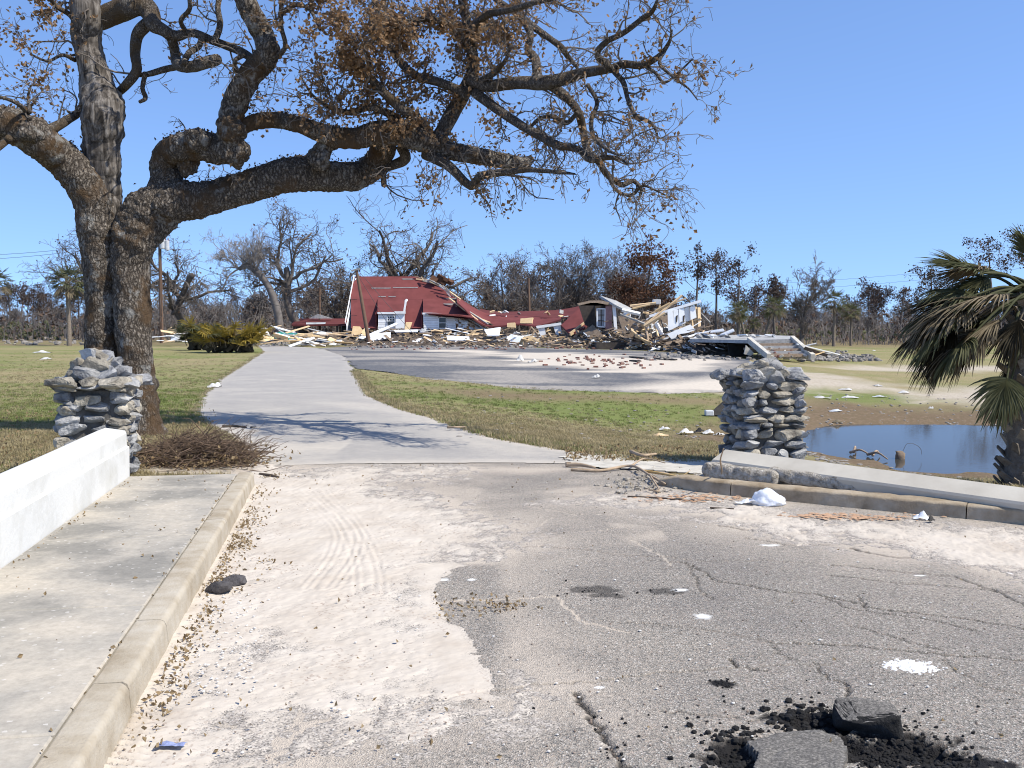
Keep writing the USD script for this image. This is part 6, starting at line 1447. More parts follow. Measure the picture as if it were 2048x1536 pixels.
# splinters nobody could count
for mm, n_, lb in [('pale_wood', 280, 'pale splintered wood strewn through the wreckage'), ('white_board', 220, 'white painted splinters strewn through the wreckage'), ('old_wood', 620, 'brown splintered wood strewn through the wreckage'), ('dark_wood', 420, 'dark splintered wood strewn through the wreckage')]:
    ms = []
    for _ in range(n_):
        x = dr.uniform(700, 1420) if dr.random() < .75 else dr.uniform(1180, 1420); t = dr.random(); Y = YB(x) + 2.2 - 4.4 * t
        c = at(x, 680, Y); c[2] = .05 + max(0, .85 * (1 - t) * dr.uniform(.5, 1.5)) + (abs(dr.normal(0, .35)) if x > 1180 else 0)
        yaw, pt, L_ = dr.normal(0, .7), dr.normal(0, .35), dr.uniform(.2, 1.1); d = np.array([math.cos(yaw) * math.cos(pt), math.sin(yaw) * math.cos(pt), math.sin(pt)]) * L_ / 2
        ms.append(beam(c - d, c + d, dr.uniform(.04, .2), .03, dr.normal(0, .8)))
    obj('splinters', cat(ms), mm, label=lb, category='splinters', kind='stuff')
# a bed of dark dirt and wood under the wreckage
heap = np.array([(at(x, 680, YB(x))[0], YB(x)) for x in range(700, 1420, 24)])
nx = len(heap); V = []
for j, (dy, zz) in enumerate([(-2.6, .0), (-2.0, .22), (-.9, .45), (.4, .75), (2.2, .9), (5, .9)]):
    for i in range(nx):
        V.append((heap[i, 0], heap[i, 1] + dy + dr.normal(0, .15), zz * dr.uniform(.6, 1.25) - .06))
F = []
for j in range(5):
    for i in range(nx - 1):
        a = j * nx + i; F += [[a, a + 1, a + nx + 1], [a, a + nx + 1, a + nx]]
obj('debris_mound', (np.array(V), np.array(F)), 'dark_wood', label='low mound of dark broken wood under the wreckage', category='debris', kind='stuff')
# small red bricks scattered on the sand of the lot
bp = class_prim('loose_brick_class')
obj('block', box((0, 0, .035), (.22, .11, .07), ch=.008), 'brick', bp)
for k in range(80):
    px = dr.normal(1200, 62); py = 724 + (px - 1200) * .03 + dr.normal(0, 6)
    p = ground(px, py)
    ref('loose_brick', bp, p + [0, 0, .004], dr.uniform(0, 3.14), dr.uniform(.55, .95), 'small red brick lying on the sandy patch of the parking lot', 'brick', 'bricks scattered on the sand of the parking lot')
for a, b, lb in [((1310, 719), (1352, 722), 'dark plank lying on the sand of the lot'), ((1262, 716), (1288, 718), 'short dark plank left of the longer one on the lot'), ((1262, 724), (1278, 725), 'smallest dark plank on the sand of the lot')]:
    A_, B_ = ground(*a) + [0, 0, .05], ground(*b) + [0, 0, .05]; obj('dark_plank', beam(A_, B_, .25, .06), 'soot', label=lb, category='plank')
# ================================================================ trees behind
OAK = dict(seg=7, levels=5, wig=[.20, .30, .34, .36, .34], up=[.02, .02, .01, -.01, -.02], taper=[.62, .42, .4, .4, .4], kids=[7, 6, 6, 5.0, 0], ang=[.85, .85, .8, .75, .7], len=[.72, .62, .55, .5, .5], rad=[.62, .55, .5, .5, .5], **{'from': [.45, .25, .2, .15, .1]})
TWG = dict(seg=6, levels=5, wig=[.07, .13, .18, .22, .25], up=[.02, .07, .06, .03, .0], taper=[.18, .3, .4, .4, .4], kids=[13, 6.5, 5.5, 4.5, 0], ang=[.65, .6, .6, .6, .6], len=[.6, .55, .52, .5, .5], rad=[.45, .5, .5, .5, .5], **{'from': [.18, .2, .15, .15, .1]})
PIN = dict(seg=7, levels=3, wig=[.03, .16, .22], up=[.01, .06, .05], taper=[.2, .3, .4], kids=[12, 5, 0], ang=[1.15, .8, .8], len=[.20, .5, .5], rad=[.32, .5, .5], **{'from': [.62, .3, .3]})
def tree_mesh(root, cfg, trunk_len, r0, seed, d0=(0, 0, 1), leaves=0.0, lsize=.25, mm='bare_bark', lm='brown_leaves_far', tuft=0, minr=.016, start=(0, 0, -.2), tint=None, squash=1.0):
    r = np.random.default_rng(seed); out, tips = [], []
    grow(r, start, d0, trunk_len, r0, 0, cfg, out, tips)
    big = [(p, R) for p, R, l in out if l <= 1]; small = [(p, np.maximum(R, minr)) for p, R, l in out if l > 1]
    tr = [(p, R) for p, R, l in out if l == 0]
    P = spline(np.c_[np.array(tr[0][0]), np.array(tr[0][1])], 3); P[0, 3] *= 1.5
    obj('trunk', bark_tube(P[:, :3], P[:, 3], 10, seed, .12), mm, root, smooth=True)
    b1 = [(p, R) for p, R, l in out if l == 1]
    if b1: obj('limbs', tubes(b1, 6), mm, root, smooth=True)
    if small: obj('crown', tubes(small, 3), mm if tint is None else tint, root, kind='stuff')
    if tuft:
        tips = tips + [(tr[0][0][-1], (0, 0, 1))] * 3 + [(tr[0][0][-2], (0, 0, 1))]
    if leaves and tips:
        pos = []
        for p, d in tips:
            for _ in range(r.poisson(leaves)): pos.append(np.asarray(p) + r.normal(0, lsize * (.6 if not tuft else 1.1), 3))
        pos = np.array(pos)
        if len(pos): obj('foliage', leaf_batch(pos, r.uniform(.6, 1.2, len(pos)) * lsize, r), lm, root, kind='stuff')
    allp = np.vstack([np.array(p) for p, R, l in out])
    return allp[:, 2].max(), np.abs(allp[:, :2]).max()
def place(px, Y, top):
    x = at(px, 660, Y)[0]; z = float(HT(x, Y)); return np.array([x, Y, z]), EYE + Y * (648 - top) / FPX - z
def own_tree(name, label, px, Y, top, cfg, seed, r0=.35, leaves=0.0, rz=0.0, frac=.3, group=None, d0=(0, 0, 1), **k):
    """a tree of its own, grown to the height it has in the picture"""
    loc, h = place(px, Y, top)
    root = thing(name, label, 'tree', group, loc, rz)
    tl = h * frac
    # grow once to learn the height, then again at scale
    r = np.random.default_rng(seed); out, tips = [], []
    grow(r, (0, 0, -.2), d0, tl, r0, 0, cfg, out, tips)
    zmax = max(p[2] for q in out for p in q[0])
    tree_mesh(root, cfg, tl * h / zmax, r0, seed, d0, leaves, **k)
own_tree('bare_oak', 'bare oak with crooked limbs behind the transformer pole', 352, 96, 428, OAK, 3, .40, .25, frac=.36, d0=(.12, 0, 1))
own_tree('bare_oak', 'bare oak whose crown shows left of the big oak trunk', 206, 100, 432, OAK, 5, .40, .15, frac=.36, d0=(-.1, 0, 1), lm='brown_leaves_far')
own_tree('bare_oak', 'bare oak with a dense crown standing behind the carport', 618, 92, 398, OAK, 8, .42, .3, frac=.36, d0=(.05, 0, 1))
own_tree('bare_oak', 'widest bare oak, spreading above the red roof', 785, 98, 388, dict(OAK, kids=[11, 7, 6, 5.0, 0], up=[.02, -.01, .01, -.01, -.02], len=[1.05, .6, .52, .5, .5], ang=[1.05, .85, .8, .75, .7], **{'from': [.5, .2, .2, .15, .1]}), 12, .62, .3, frac=.30)
own_tree('bare_oak', 'low dark oak between the carport and the red roof', 690, 100, 500, OAK, 14, .36, .6, frac=.3)
own_tree('brown_leaved_tree', 'small tree with clinging brown leaves right of the torn roof', 935, 100, 540, OAK, 17, .22, 1.2, frac=.3)
# the leaning bare tree by the end of the drive
loc, h = place(560, 88, 455)
lean = thing('leaning_tree', 'bare tree leaning left with a bowed trunk beside the driveway end', 'tree', None, loc)
sp = np.array([(560, 662, 8), (556, 628, 8), (548, 600, 7.5), (538, 575, 7), (522, 552, 6.5), (506, 538, 6), (492, 532, 5), (478, 538, 4)])
Pl, Rl = limb3(sp, 88, 88.4, 2, n=5, wob=.05); Pl = Pl - loc; Pl[0, 2] = -.2
obj('trunk', bark_tube(Pl, Rl, 10, 2, .1), 'far_bark', lean, smooth=True)
lr = np.random.default_rng(9); out, tips = [], []
for k in range(26):
    i = int(lr.integers(len(Pl) * .55, len(Pl)))
    a = np.array([lr.normal(.0, .75), lr.normal(0, .6), lr.uniform(.25, 1.1)]); a /= np.linalg.norm(a)
    grow(lr, tuple(Pl[i]), tuple(a), lr.uniform(1.6, 3.0), .075, 0, dict(TWG, levels=4, kids=[5, 4.5, 4, 0], wig=[.14, .18, .22, .22]), out, tips)
for (a, b, c) in [(-1, .1, .15), (-.9, -.3, -.15)]:
    grow(lr, tuple(Pl[-1]), (a, b, c), 2.6, .09, 0, dict(OAK, levels=4), out, tips)
obj('crown', tubes([(p, np.maximum(r_, .011)) for p, r_, l in out], 3), 'grey_twig', lean, kind='stuff')
# tall twiggy trees behind the wreckage
for i, (px, Y, top, lv, lb) in enumerate([(1012, 108, 508, .8, 'twiggy tree with brown leaves at the left end of the grove'), (1062, 104, 492, .5, 'tall twiggy tree right behind the thin bare pole'), (1112, 106, 488, .5, 'tall twiggy tree in the middle of the grove'),
                                          (1158, 108, 477, .7, 'tallest twiggy tree of the grove behind the sagging roof'), (1206, 104, 488, .3, 'twiggy tree with slanting limbs above the brick wing'), (1248, 108, 492, .4, 'twiggy tree just left of the rust-brown pine'),
                                          (985, 112, 560, 1.6, 'small leafy brown tree at the edge of the grove'), (1340, 110, 520, .2, 'thin bare tree right of the rust-brown pine'), (1604, 92, 500, .35, 'tall bare tree standing alone right of the fallen porch')]):
    own_tree('twiggy_tree', lb, px, Y, top, TWG, 40 + i, .24, lv * .8, frac=.62, lsize=.16, tint='far_bark', mm='far_bark' if px != 1604 else 'bare_bark')
own_tree('rust_pine', 'rust-brown dead pine above the shattered wing', 1292, 98, 482, dict(PIN, kids=[17, 5, 0], len=[.34, .5, .5], up=[.01, .09, .05], **{'from': [.4, .3, .3]}), 61, .26, 34, frac=.93, lsize=.27, lm='rust_needles', tuft=1)
own_tree('rust_pine', 'smaller rust-brown pine left of the tall rust-brown pine', 1250, 97, 550, dict(PIN, kids=[12, 4, 0], len=[.3, .5, .5]), 62, .16, 24, frac=.93, lsize=.27, lm='rust_needles', tuft=1)
# pines with tufts left only near their tops
PINES = [(1384, 98, 498, 'brown-topped pine leaning right of the rust-brown pine', (.10, 0, 1)), (1432, 100, 502, 'thin brown-topped pine, left one of the close pair', (.0, 0, 1)), (1476, 99, 494, 'thin brown-topped pine, right one of the close pair', (.05, 0, 1)),
         (1552, 97, 560, 'umbrella-topped brown pine left of the tall bare tree', (-.05, 0, 1)), (1508, 104, 572, 'small umbrella-topped pine above the porch palms', (0, 0, 1)), (1738, 130, 560, 'bare-stemmed pine, tallest of the three far pines', (0, 0, 1)), (1752, 132, 590, 'bare-stemmed pine in the middle of the three far pines', (0, 0, 1)),
         (1764, 130, 578, 'bare-stemmed pine, rightmost of the three far pines', (.03, 0, 1)), (1990, 100, 480, 'tall umbrella-topped pine behind the wind-torn palm', (-.02, 0, 1)), (1868, 101, 536, 'brown pine behind the left tips of the palm fronds', (-.04, 0, 1)), (2046, 97, 462, 'brown pine at the right edge of the view', (0, 0, 1)),
         (40, 128, 568, 'leftmost tall pine of the far left row', (0, 0, 1)), (76, 132, 572, 'pine right of the first tall pine at far left', (.02, 0, 1)), (110, 136, 578, 'thin pine with two tufts at far left', (-.03, 0, 1)), (22, 120, 572, 'brown bushy pine at the left edge of the view', (0, 0, 1)), (158, 130, 566, 'pine just behind the left cabbage palm', (0, 0, 1)), (1920, 104, 556, 'pine with a broken crown between the palm fronds', (0, 0, 1))]
for i, (px, Y, top, lb, d0) in enumerate(PINES):
    own_tree('brown_pine', lb, px, Y, top, dict(PIN, kids=[9 + i % 4, 4, 0], len=[.21 + .03 * (i % 3), .5, .5], **{'from': [.55 + .07 * (i % 4), .3, .3]}), 70 + i, .17, 20, frac=.95, d0=d0, lsize=.22, lm='brown_needles', tuft=1)
# palms far off
PA, PBc = far_palm('far_palm_class', 5.0, 1.55, 1), far_palm('leaning_palm_class', 4.6, 1.5, 2, lean=-1.2)
for i, (px, Y, top, cl, rz, lb) in enumerate([(138, 76, 543, PA, .4, 'cabbage palm on the lawn left of the big oak'), (-8, 96, 545, PA, 2.0, 'cabbage palm cut by the left edge of the view'), (1492, 84, 608, PBc, .3, 'leaning cabbage palm behind the fallen porch'), (1478, 88, 618, PA, 1.0, 'short bushy palm behind the fallen porch, leftmost of its group'),
                                              (1528, 80, 600, PBc, 3.4, 'slanted palm whose trunk rises from the porch end'), (1668, 96, 588, PA, 4.1, 'straight palm standing right of the tall bare tree'), (1702, 98, 612, PA, 5.2, 'lower palm right of the straight palm'), (1690, 108, 632, PA, .9, 'small palm half hidden between the two right palms'), (1510, 92, 640, PA, 2.2, 'squat palm low behind the porch slab'), (1905, 92, 606, PA, 1.4, 'palm behind the wind-torn fronds')]):
    loc, h = place(px, Y, top)
    ref('cabbage_palm', cl, loc, rz, h / 6.0 if cl == PA else h / 5.5, lb, 'palm tree', None)
# the far tree line: bare trees and thin pines, each a tree
protos = []
for i in range(4):
    c_ = class_prim(f'far_bare_tree_class_{i}'); hh, ww = tree_mesh(c_, dict(TWG, levels=4, kids=[14, 8, 7, 0]), 5.5, .13, 200 + i, leaves=.15 * i, lsize=.2, mm='far_bark', minr=.026); protos.append((c_, hh))
for i in range(4):
    c_ = class_prim(f'far_pine_class_{i}'); hh, ww = tree_mesh(c_, dict(PIN, kids=[8, 3, 0], **{'from': [.5 + .1 * i, .3, .3]}), 8, .14, 220 + i, leaves=13, lsize=.28, mm='far_bark', lm='brown_needles', tuft=1, minr=.022); protos.append((c_, hh))
for i in range(2):
    c_ = class_prim(f'far_scrub_oak_class_{i}'); hh, ww = tree_mesh(c_, dict(OAK, levels=4, kids=[9, 8, 7, 0]), 2.2, .2, 240 + i, leaves=.5, lsize=.2, mm='far_bark', minr=.024); protos.append((c_, hh))
tr = np.random.default_rng(99)
for k in range(330):
    px = tr.uniform(-260, 2320); Y = tr.uniform(108, 165)
    kind_ = tr.choice(3, p=[.5, .28, .22])
    top = tr.uniform(590, 632) if kind_ != 1 else tr.uniform(572, 620)
    if 330 < px < 760: top -= 8
    if 960 < px < 1290: top -= tr.uniform(10, 60)
    if 380 < px < 720: top -= tr.uniform(0, 30)
    i = {0: tr.integers(0, 4), 1: tr.integers(4, 8), 2: tr.integers(8, 10)}[kind_]
    loc, h = place(px, Y, top); c_, hh = protos[i]
    s = h / hh
    nm, lb, gr = [('far_bare_tree', 'slender bare tree in the far tree line', 'slender bare trees of the far tree line'), ('far_pine', 'thin tufted pine in the far tree line', 'thin tufted pines of the far tree line'), ('far_scrub_oak', 'low scrubby bare oak in the far tree line', 'scrubby bare oaks of the far tree line')][kind_]
    ref(nm, c_, loc, tr.uniform(0, 6.28), (s * tr.uniform(.85, 1.2), s * tr.uniform(.85, 1.2), s), lb, 'tree', gr)
# undergrowth along the tree line
ms, pos = [], []
for k in range(5200):
    Y = tr.uniform(98, 150); px = tr.uniform(-400, 2500); x = at(px, 650, Y)[0]
    h_ = tr.uniform(1.2, 3.6) * (.7 + .6 * float(meshkit.noise(np.array([[x * .08, Y * .08, 0]]))[0]))
    a = np.array([x, Y, float(HT(x, Y)) - .05]); d = tr.normal(0, .28, 2)
    p = np.array([a, a + [d[0] * h_ * .4, d[1] * h_ * .4, h_ * .55], a + [d[0] * h_, d[1] * h_, h_]])
    ms.append((p, np.array([.03, .022, .012]) * 1.3))
    for j in range(2):
        q = p[1] + (p[2] - p[1]) * tr.uniform(0, .7); e = np.array([tr.normal(0, .5), tr.normal(0, .5), tr.uniform(.2, .8)]) * h_ * .35
        ms.append((np.array([q, q + e * .5 + tr.normal(0, .05, 3), q + e]), np.array([.02, .016, .011])))
obj('undergrowth', tubes(ms, 3), 'far_bark', label='grey leafless undergrowth along the foot of the far tree line', category='undergrowth', kind='stuff')
n = 9000
Y = tr.uniform(100, 160, n); px = tr.uniform(-400, 2500, n); x = (px - 1024) / FPX * Y
hz = tr.random(n) ** 1.4 * 2.6 * (.4 + 1.2 * meshkit.noise(np.stack([x * .06, Y * .05, Y * 0], -1), 3))
obj('undergrowth', leaf_batch(np.stack([x, Y, HT(x, Y) + hz], -1), tr.uniform(.25, .7, n), tr), 'brown_leaves_far', label='brown leafy scrub along the foot of the far tree line', category='undergrowth', kind='stuff')
n = 900
Y = tr.uniform(100, 130, n); px = np.where(tr.random(n) < .5, tr.normal(1600, 160, n), tr.normal(20, 60, n)); x = (px - 1024) / FPX * Y
obj('undergrowth', leaf_batch(np.stack([x, Y, HT(x, Y) + tr.random(n) * 1.6], -1), tr.uniform(.3, .7, n), tr), 'palm_green', label='low green palmetto along the far tree line', category='undergrowth', kind='stuff')

# fallen palm heads by the driveway
def fallen_palm(label, px, py, Y, w, h, n, mm, mm2, seed):
    r = np.random.default_rng(seed); root = thing('fallen_palm', label, 'palm fronds')
    c = at(px, py, Y); c[2] = 0
    for i in range(n):
        u = r.uniform(-.5, .5) * w; vv = r.uniform(-.4, .5) * w * .5
        base = c + [u * .75, vv, h * r.uniform(.05, .45)]
        hub = base + [u * .25 + r.normal(0, .15), r.normal(-.1, .2), h * r.uniform(.15, .4)]
        d = np.array([r.normal(.25, .55) + u * .3, r.normal(-.5, .5), r.uniform(.1, 1.0)])
        s_, b_ = frond(r, base, hub, d, r.uniform(.75, 1.15) * h * .55, nb=18, spread=1.25, droop=.75, width=.055, seg=4)
        fr_ = obj('frond', b_, mm if r.random() < .82 else mm2, root)
        obj('stalk', tubes([s_], 4), 'palm_dry', fr_)
    ms = [beam(c + [r.uniform(-.5, .5) * w * .8, r.uniform(-.2, .5) * w * .4, .05], c + [r.uniform(-.5, .5) * w * .8, r.uniform(-.2, .5) * w * .4, h * .55], .2, .2) for _ in range(24)]
    obj('inner_stems', cat(ms), 'palm_dark', root)
fallen_palm('fallen palm heap with yellow fronds at the left edge of the driveway', 462, 705, 58, 3.5, 1.75, 64, 'palm_yellow', 'palm_green', 5)
fallen_palm('greener fallen palm heap behind the yellow one', 400, 694, 63, 2.4, 1.85, 34, 'palm_green', 'palm_yellow', 6)
# ================================================================ small things on the road and the banks
sr = np.random.default_rng(808)
def zroad(x, y):
    return float(ZR((y, x)[::-1])) if -3.3 < x < 6.5 and 3.1 < y < 12.5 else 0.0
def on_road(px, py, extra=0.0):
    p = gp(px, py, 0.0); p[2] = zroad(p[0], p[1]) + extra; return p
# the brush pile at the end of the sidewalk
bm_ = []
for k in range(1500):
    px = sr.normal(395, 62); 
    if not 265 < px < 520: continue
    Y = sr.normal(11.75, .22); x = at(px, 800, Y)[0]
    hmax = .21 * math.exp(-((px - 400) / 110) ** 2) + .10
    z = sr.uniform(.01, hmax) 
    L_ = sr.uniform(.12, .5); yaw = sr.normal(.1, .8); pt = sr.normal(.12, .4)
    d = np.array([math.cos(yaw) * math.cos(pt), math.sin(yaw) * math.cos(pt), math.sin(pt)]) * L_ * sr.choice([-1, 1])
    a = np.array([x, Y, z]); q = [a, a + d * .35 + sr.normal(0, .02, 3), a + d * .7 + sr.normal(0, .03, 3), a + d]
    q = np.array(q); q[:, 2] = np.clip(q[:, 2], .008, .55)
    bm_.append((q, np.array([1, .8, .6, .3]) * sr.uniform(.0025, .0075)))
brush_p = thing('brush_pile', 'pile of dry brown twigs at the end of the sidewalk', 'brush pile')
obj('twigs', tubes(bm_, 4), 'brush', brush_p, kind='stuff')
bl = np.stack([sr.normal(-3.62, .38, 900), sr.normal(11.65, .24, 900), np.abs(sr.normal(.05, .08, 900)) + .01], 1)
obj('dead_leaves', leaf_batch(bl, sr.uniform(.025, .06, len(bl)), sr), 'litter_leaf', brush_p, kind='stuff')
# curled dead leaves gathered along the kerb and blown over the sand
pts = []
for s0, s1, n, sp in [(10.3, 9.0, 60, .10), (9.0, 8.1, 120, .10), (8.0, 7.0, 130, .09), (7.0, 6.3, 110, .08), (5.9, 5.0, 110, .09), (5.0, 4.4, 80, .07), (4.4, 3.9, 45, .10), (7.6, 7.4, 60, .10), (6.6, 6.4, 50, .07)]:
    for _ in range(n):
        s, t = sr.uniform(s1, s0), -.84 + abs(sr.normal(0, sp)); p = st(s, t); pts.append([p[0], p[1], .012 + zroad(p[0], p[1]) + abs(sr.normal(0, .012)) + .012])
for _ in range(60):
    s, t = sr.uniform(3.6, 10.2), -1.05 + sr.normal(0, .012); p = st(s, t); pts.append([p[0], p[1], .155])
for _ in range(90):
    s, t = sr.uniform(3.6, 10.3), -2.04 + abs(sr.normal(0, .03)); p = st(s, t); pts.append([p[0], p[1], .158])
for _ in range(45):
    s, t = sr.uniform(3.4, 10.3), sr.uniform(-2.0, -1.1); p = st(s, t); pts.append([p[0], p[1], .157])
for _ in range(90):
    px, py = sr.uniform(300, 900), sr.uniform(960, 1530); p = on_road(px, py, .022); pts.append(p)
for _ in range(70):
    px, py = sr.uniform(470, 1400), sr.uniform(925, 1010); p = on_road(px, py, .02); pts.append(p)
for _ in range(30):
    px, py = sr.uniform(900, 2048), sr.uniform(1000, 1530); p = on_road(px, py, .012); pts.append(p)
for cx, cy, n, a, b in [(960, 1212, 70, 55, 10), (1010, 1218, 40, 20, 6), (900, 1232, 15, 15, 6), (430, 1190, 60, 40, 10), (530, 1130, 25, 18, 8), (540, 955, 60, 20, 5)]:
    for _ in range(n):
        pts.append(on_road(sr.normal(cx, a), sr.normal(cy, b), .02))
pts = np.array(pts)
obj('dead_leaves', leaf_batch(pts, sr.uniform(.012, .034, len(pts)), sr), 'litter_leaf', label='curled brown leaves blown along the kerb and over the sand', category='dead leaves', kind='stuff')
lb_ = []
for _ in range(700):
    px, py = sr.uniform(1130, 1460), sr.uniform(895, 925); p = ground(px, py); lb_.append(p + [0, 0, .03])
for _ in range(900):
    px, py = sr.uniform(0, 430), sr.uniform(820, 940); p = ground(px, py); lb_.append(p + [0, 0, .02])
obj('dead_leaves', leaf_batch(np.array(lb_), sr.uniform(.03, .07, len(lb_)), sr), 'litter_leaf', label='brown leaves lying on the lawn around the oak and along the bank', category='dead leaves', kind='stuff')
# gravel, shell bits
ms = []
for _ in range(520):
    px, py = sr.uniform(150, 2048), 950 + 586 * sr.random() ** 1.1; p = on_road(px, py, .004)
    if p @ np.r_[ET, 0] < -.85: continue
    s = sr.uniform(.002, .006); v, f = _ico[1]; ms.append((v * np.array([s, s * sr.uniform(.6, 1), s * .6]) + p + [0, 0, .010 if px < 900 else 0], f))
obj('gravel', cat(ms), 'pebble', label='small loose pebbles scattered over the road', category='gravel', kind='stuff')
ms = []
for _ in range(420):
    px, py = (sr.uniform(330, 520), sr.uniform(1190, 1400)) if sr.random() < .6 else (sr.uniform(300, 2048), sr.uniform(960, 1530)); p = on_road(px, py, .006)
    if p @ np.r_[ET, 0] < -.85: continue
    s = sr.uniform(.003, .009); v, f = _ico[1]; ms.append((v * np.array([s, s * sr.uniform(.6, 1), s * .5]) + p + [0, 0, .012 if px < 900 else 0], f))
obj('gravel', cat(ms), 'shell', label='white shell bits beside the kerb', category='gravel', kind='stuff')
# two black lumps beside the kerb
p = on_road(436, 1190); v, f = stone(sr, (.165, .11, .085), 3, .22, None, p + [0, 0, .045], facets=5)
obj('asphalt_lump', (v, f), 'asphalt_lump', smooth=40, label='black asphalt lump beside the kerb, nearer of the two', category='asphalt lump')
p = on_road(470, 1174); v, f = stone(sr, (.15, .11, .07), 3, .2, None, p + [0, 0, .038], facets=5, square=.8)
obj('asphalt_lump', (v, f), 'asphalt_lump', smooth=40, label='rounded black asphalt lump, farther of the two by the kerb', category='asphalt lump')
p = on_road(371, 1192); v, f = stone(sr, (.05, .04, .03), 2, .2, None, p + [0, 0, .02]); obj('white_stone', (v, f), 'shell', smooth=40, label='small white stone between the kerb and the black lumps', category='stone')
# blue rag
p = on_road(344, 1503); gx, gy = np.linspace(-.055, .055, 14), np.linspace(-.02, .02, 8); GX, GY = np.meshgrid(gx, gy)
v, f = grid_mesh(gx, gy, .022 + .022 * fb(GX, GY, 30, 3, 5) - .1 * np.abs(GY) * 2); v = v @ rot([0, 0, 1], -.1).T + p
obj('blue_rag', (v, f), 'blue_cloth', smooth=True, label='crumpled blue rag on the sand by the kerb', category='rag')
# broken patch of asphalt at the lower right
hole = thing('broken_asphalt', 'broken-up patch of black asphalt with a lifted block and a tilted slab', 'asphalt')
p = on_road(1738, 1466, 0)
v, f = stone(sr, (.25, .19, .125), 3, .16, rot([0, 0, 1], -.1), p + [.01, .05, .045], square=.36, facets=4)
up = v[:, 2] - p[2] > .088
fn = np.cross(v[f[:, 1]] - v[f[:, 0]], v[f[:, 2]] - v[f[:, 0]]); fn /= np.linalg.norm(fn, axis=1, keepdims=True) + 1e-12
obj('lifted_block', (v, f[fn[:, 2] <= .86]), 'asphalt_black', hole, smooth=40)
fn = np.cross(v[f[:, 1]] - v[f[:, 0]], v[f[:, 2]] - v[f[:, 0]]); fn /= np.linalg.norm(fn, axis=1, keepdims=True) + 1e-12
obj('worn_top', (v, f[fn[:, 2] > .86]), 'asphalt_slab', hole, smooth=40)
sl = [(1488, 1486), (1560, 1470), (1640, 1464), (1692, 1480), (1700, 1512), (1690, 1560), (1500, 1560), (1510, 1520)]
P = np.array([on_road(*q) for q in sl]); P[:, 2] = .012 + .012 * (P[:, 1] - 3.6)
sx, sy = np.linspace(P[:, 0].min(), P[:, 0].max(), 60), np.linspace(P[:, 1].min(), P[:, 1].max(), 60); SX, SY = np.meshgrid(sx, sy)
sdp = sdist(P[:, :2], SX + (fb(SX, SY, 18, 3, 9) - .5) * .05, SY + (fb(SX, SY, 18, 3, 8) - .5) * .05)
v, f = grid_mesh(sx, sy, np.where(sdp > .008, .014 + (fb(SX, SY, 12, 4, 6) - .5) * .025 + np.clip(sdp, 0, .04) * .12, -.09)); v, f, u = keep_faces(v, f, (sdp > 0).ravel())
obj('slab', (v, f), 'asphalt_slab', hole, smooth=40)
ms = []
for cx, cy, n, a, b, s0, s1 in [(1470, 1500, 230, 36, 24, .004, .018), (1600, 1438, 190, 38, 15, .004, .02), (1660, 1446, 120, 24, 14, .004, .018), (1790, 1505, 620, 56, 24, .003, .013), (1880, 1530, 260, 40, 14, .004, .014), (1700, 1480, 100, 60, 10, .004, .014), (1560, 1478, 40, 50, 8, .003, .009), (1640, 1440, 40, 90, 30, .002, .006)]:
    for _ in range(n):
        q = on_road(sr.normal(cx, a), sr.normal(cy, b)); s = sr.uniform(s0, s1) * sr.random() ** .5; v, f = _ico[1]
        w = v * (1 + sr.normal(0, .16, (len(v), 1))) * np.array([s, s * sr.uniform(.6, 1), s * .8]); ms.append((w + q + [0, 0, s * .4], f))
obj('asphalt_crumbs', cat(ms), 'crumb', hole, kind='stuff')
ms = []
for cx, cy, n, a, b in [(1225, 1500, 12, 20, 18), (1250, 1440, 8, 60, 20), (1190, 1182, 22, 34, 8), (1330, 1183, 16, 24, 7), (1448, 1368, 24, 12, 8), (1700, 1540, 20, 100, 8), (1390, 1440, 16, 120, 30), (1850, 1450, 14, 80, 40)]:
    for _ in range(n):
        q = on_road(sr.normal(cx, a), sr.normal(cy, b)); s = sr.uniform(.002, .0075); v, f = _ico[1]; ms.append((v * (1 + sr.normal(0, .15, (len(v), 1))) * s + q + [0, 0, s * .4], f))
obj('asphalt_crumbs', cat(ms), 'crumb', label='stray black asphalt crumbs scattered over the road', category='asphalt crumbs', kind='stuff')
# stones wedged in the long crack
ms = []
for _ in range(26):
    t = sr.random(); i = int(t * 5.99); c_ = CRACKS[0][0]; a, b = np.array(c_[i]), np.array(c_[i + 1]); q = a + (b - a) * sr.random(); p = on_road(*q, -.004); s = sr.uniform(.004, .009)
    v, f = _ico[1]; ms.append((v * (1 + sr.normal(0, .15, (len(v), 1))) * s + p + [sr.normal(0, .006), 0, 0], f))
obj('gravel', cat(ms), 'pebble', label='pale pebbles wedged in the long road crack', category='gravel', kind='stuff')
# white powder
p = gp(1822, 1332); gx, gy = np.linspace(-.22, .22, 70), np.linspace(-.22, .22, 70); GX, GY = np.meshgrid(gx, gy)
rr_ = np.hypot(GX / .15, GY / .12); hh_ = .011 * np.exp(-rr_ ** 2 * 1.6) - .0045 + (fb(GX, GY, 70, 3, 4) - .5) * .030 * np.exp(-rr_ ** 2 * .8)
v, f = grid_mesh(gx, gy, hh_); v = v + [p[0], p[1], 0]; v[:, 2] += ZR(np.clip(v[:, :2], [-3.2, 3.2], [6.5, 12]))
v, f, u = keep_faces(v, f, (hh_ > -.003).ravel())
obj('white_powder', (v, f), 'powder', smooth=True, label='splash of white powder on the asphalt at the right', category='powder', kind='stuff')
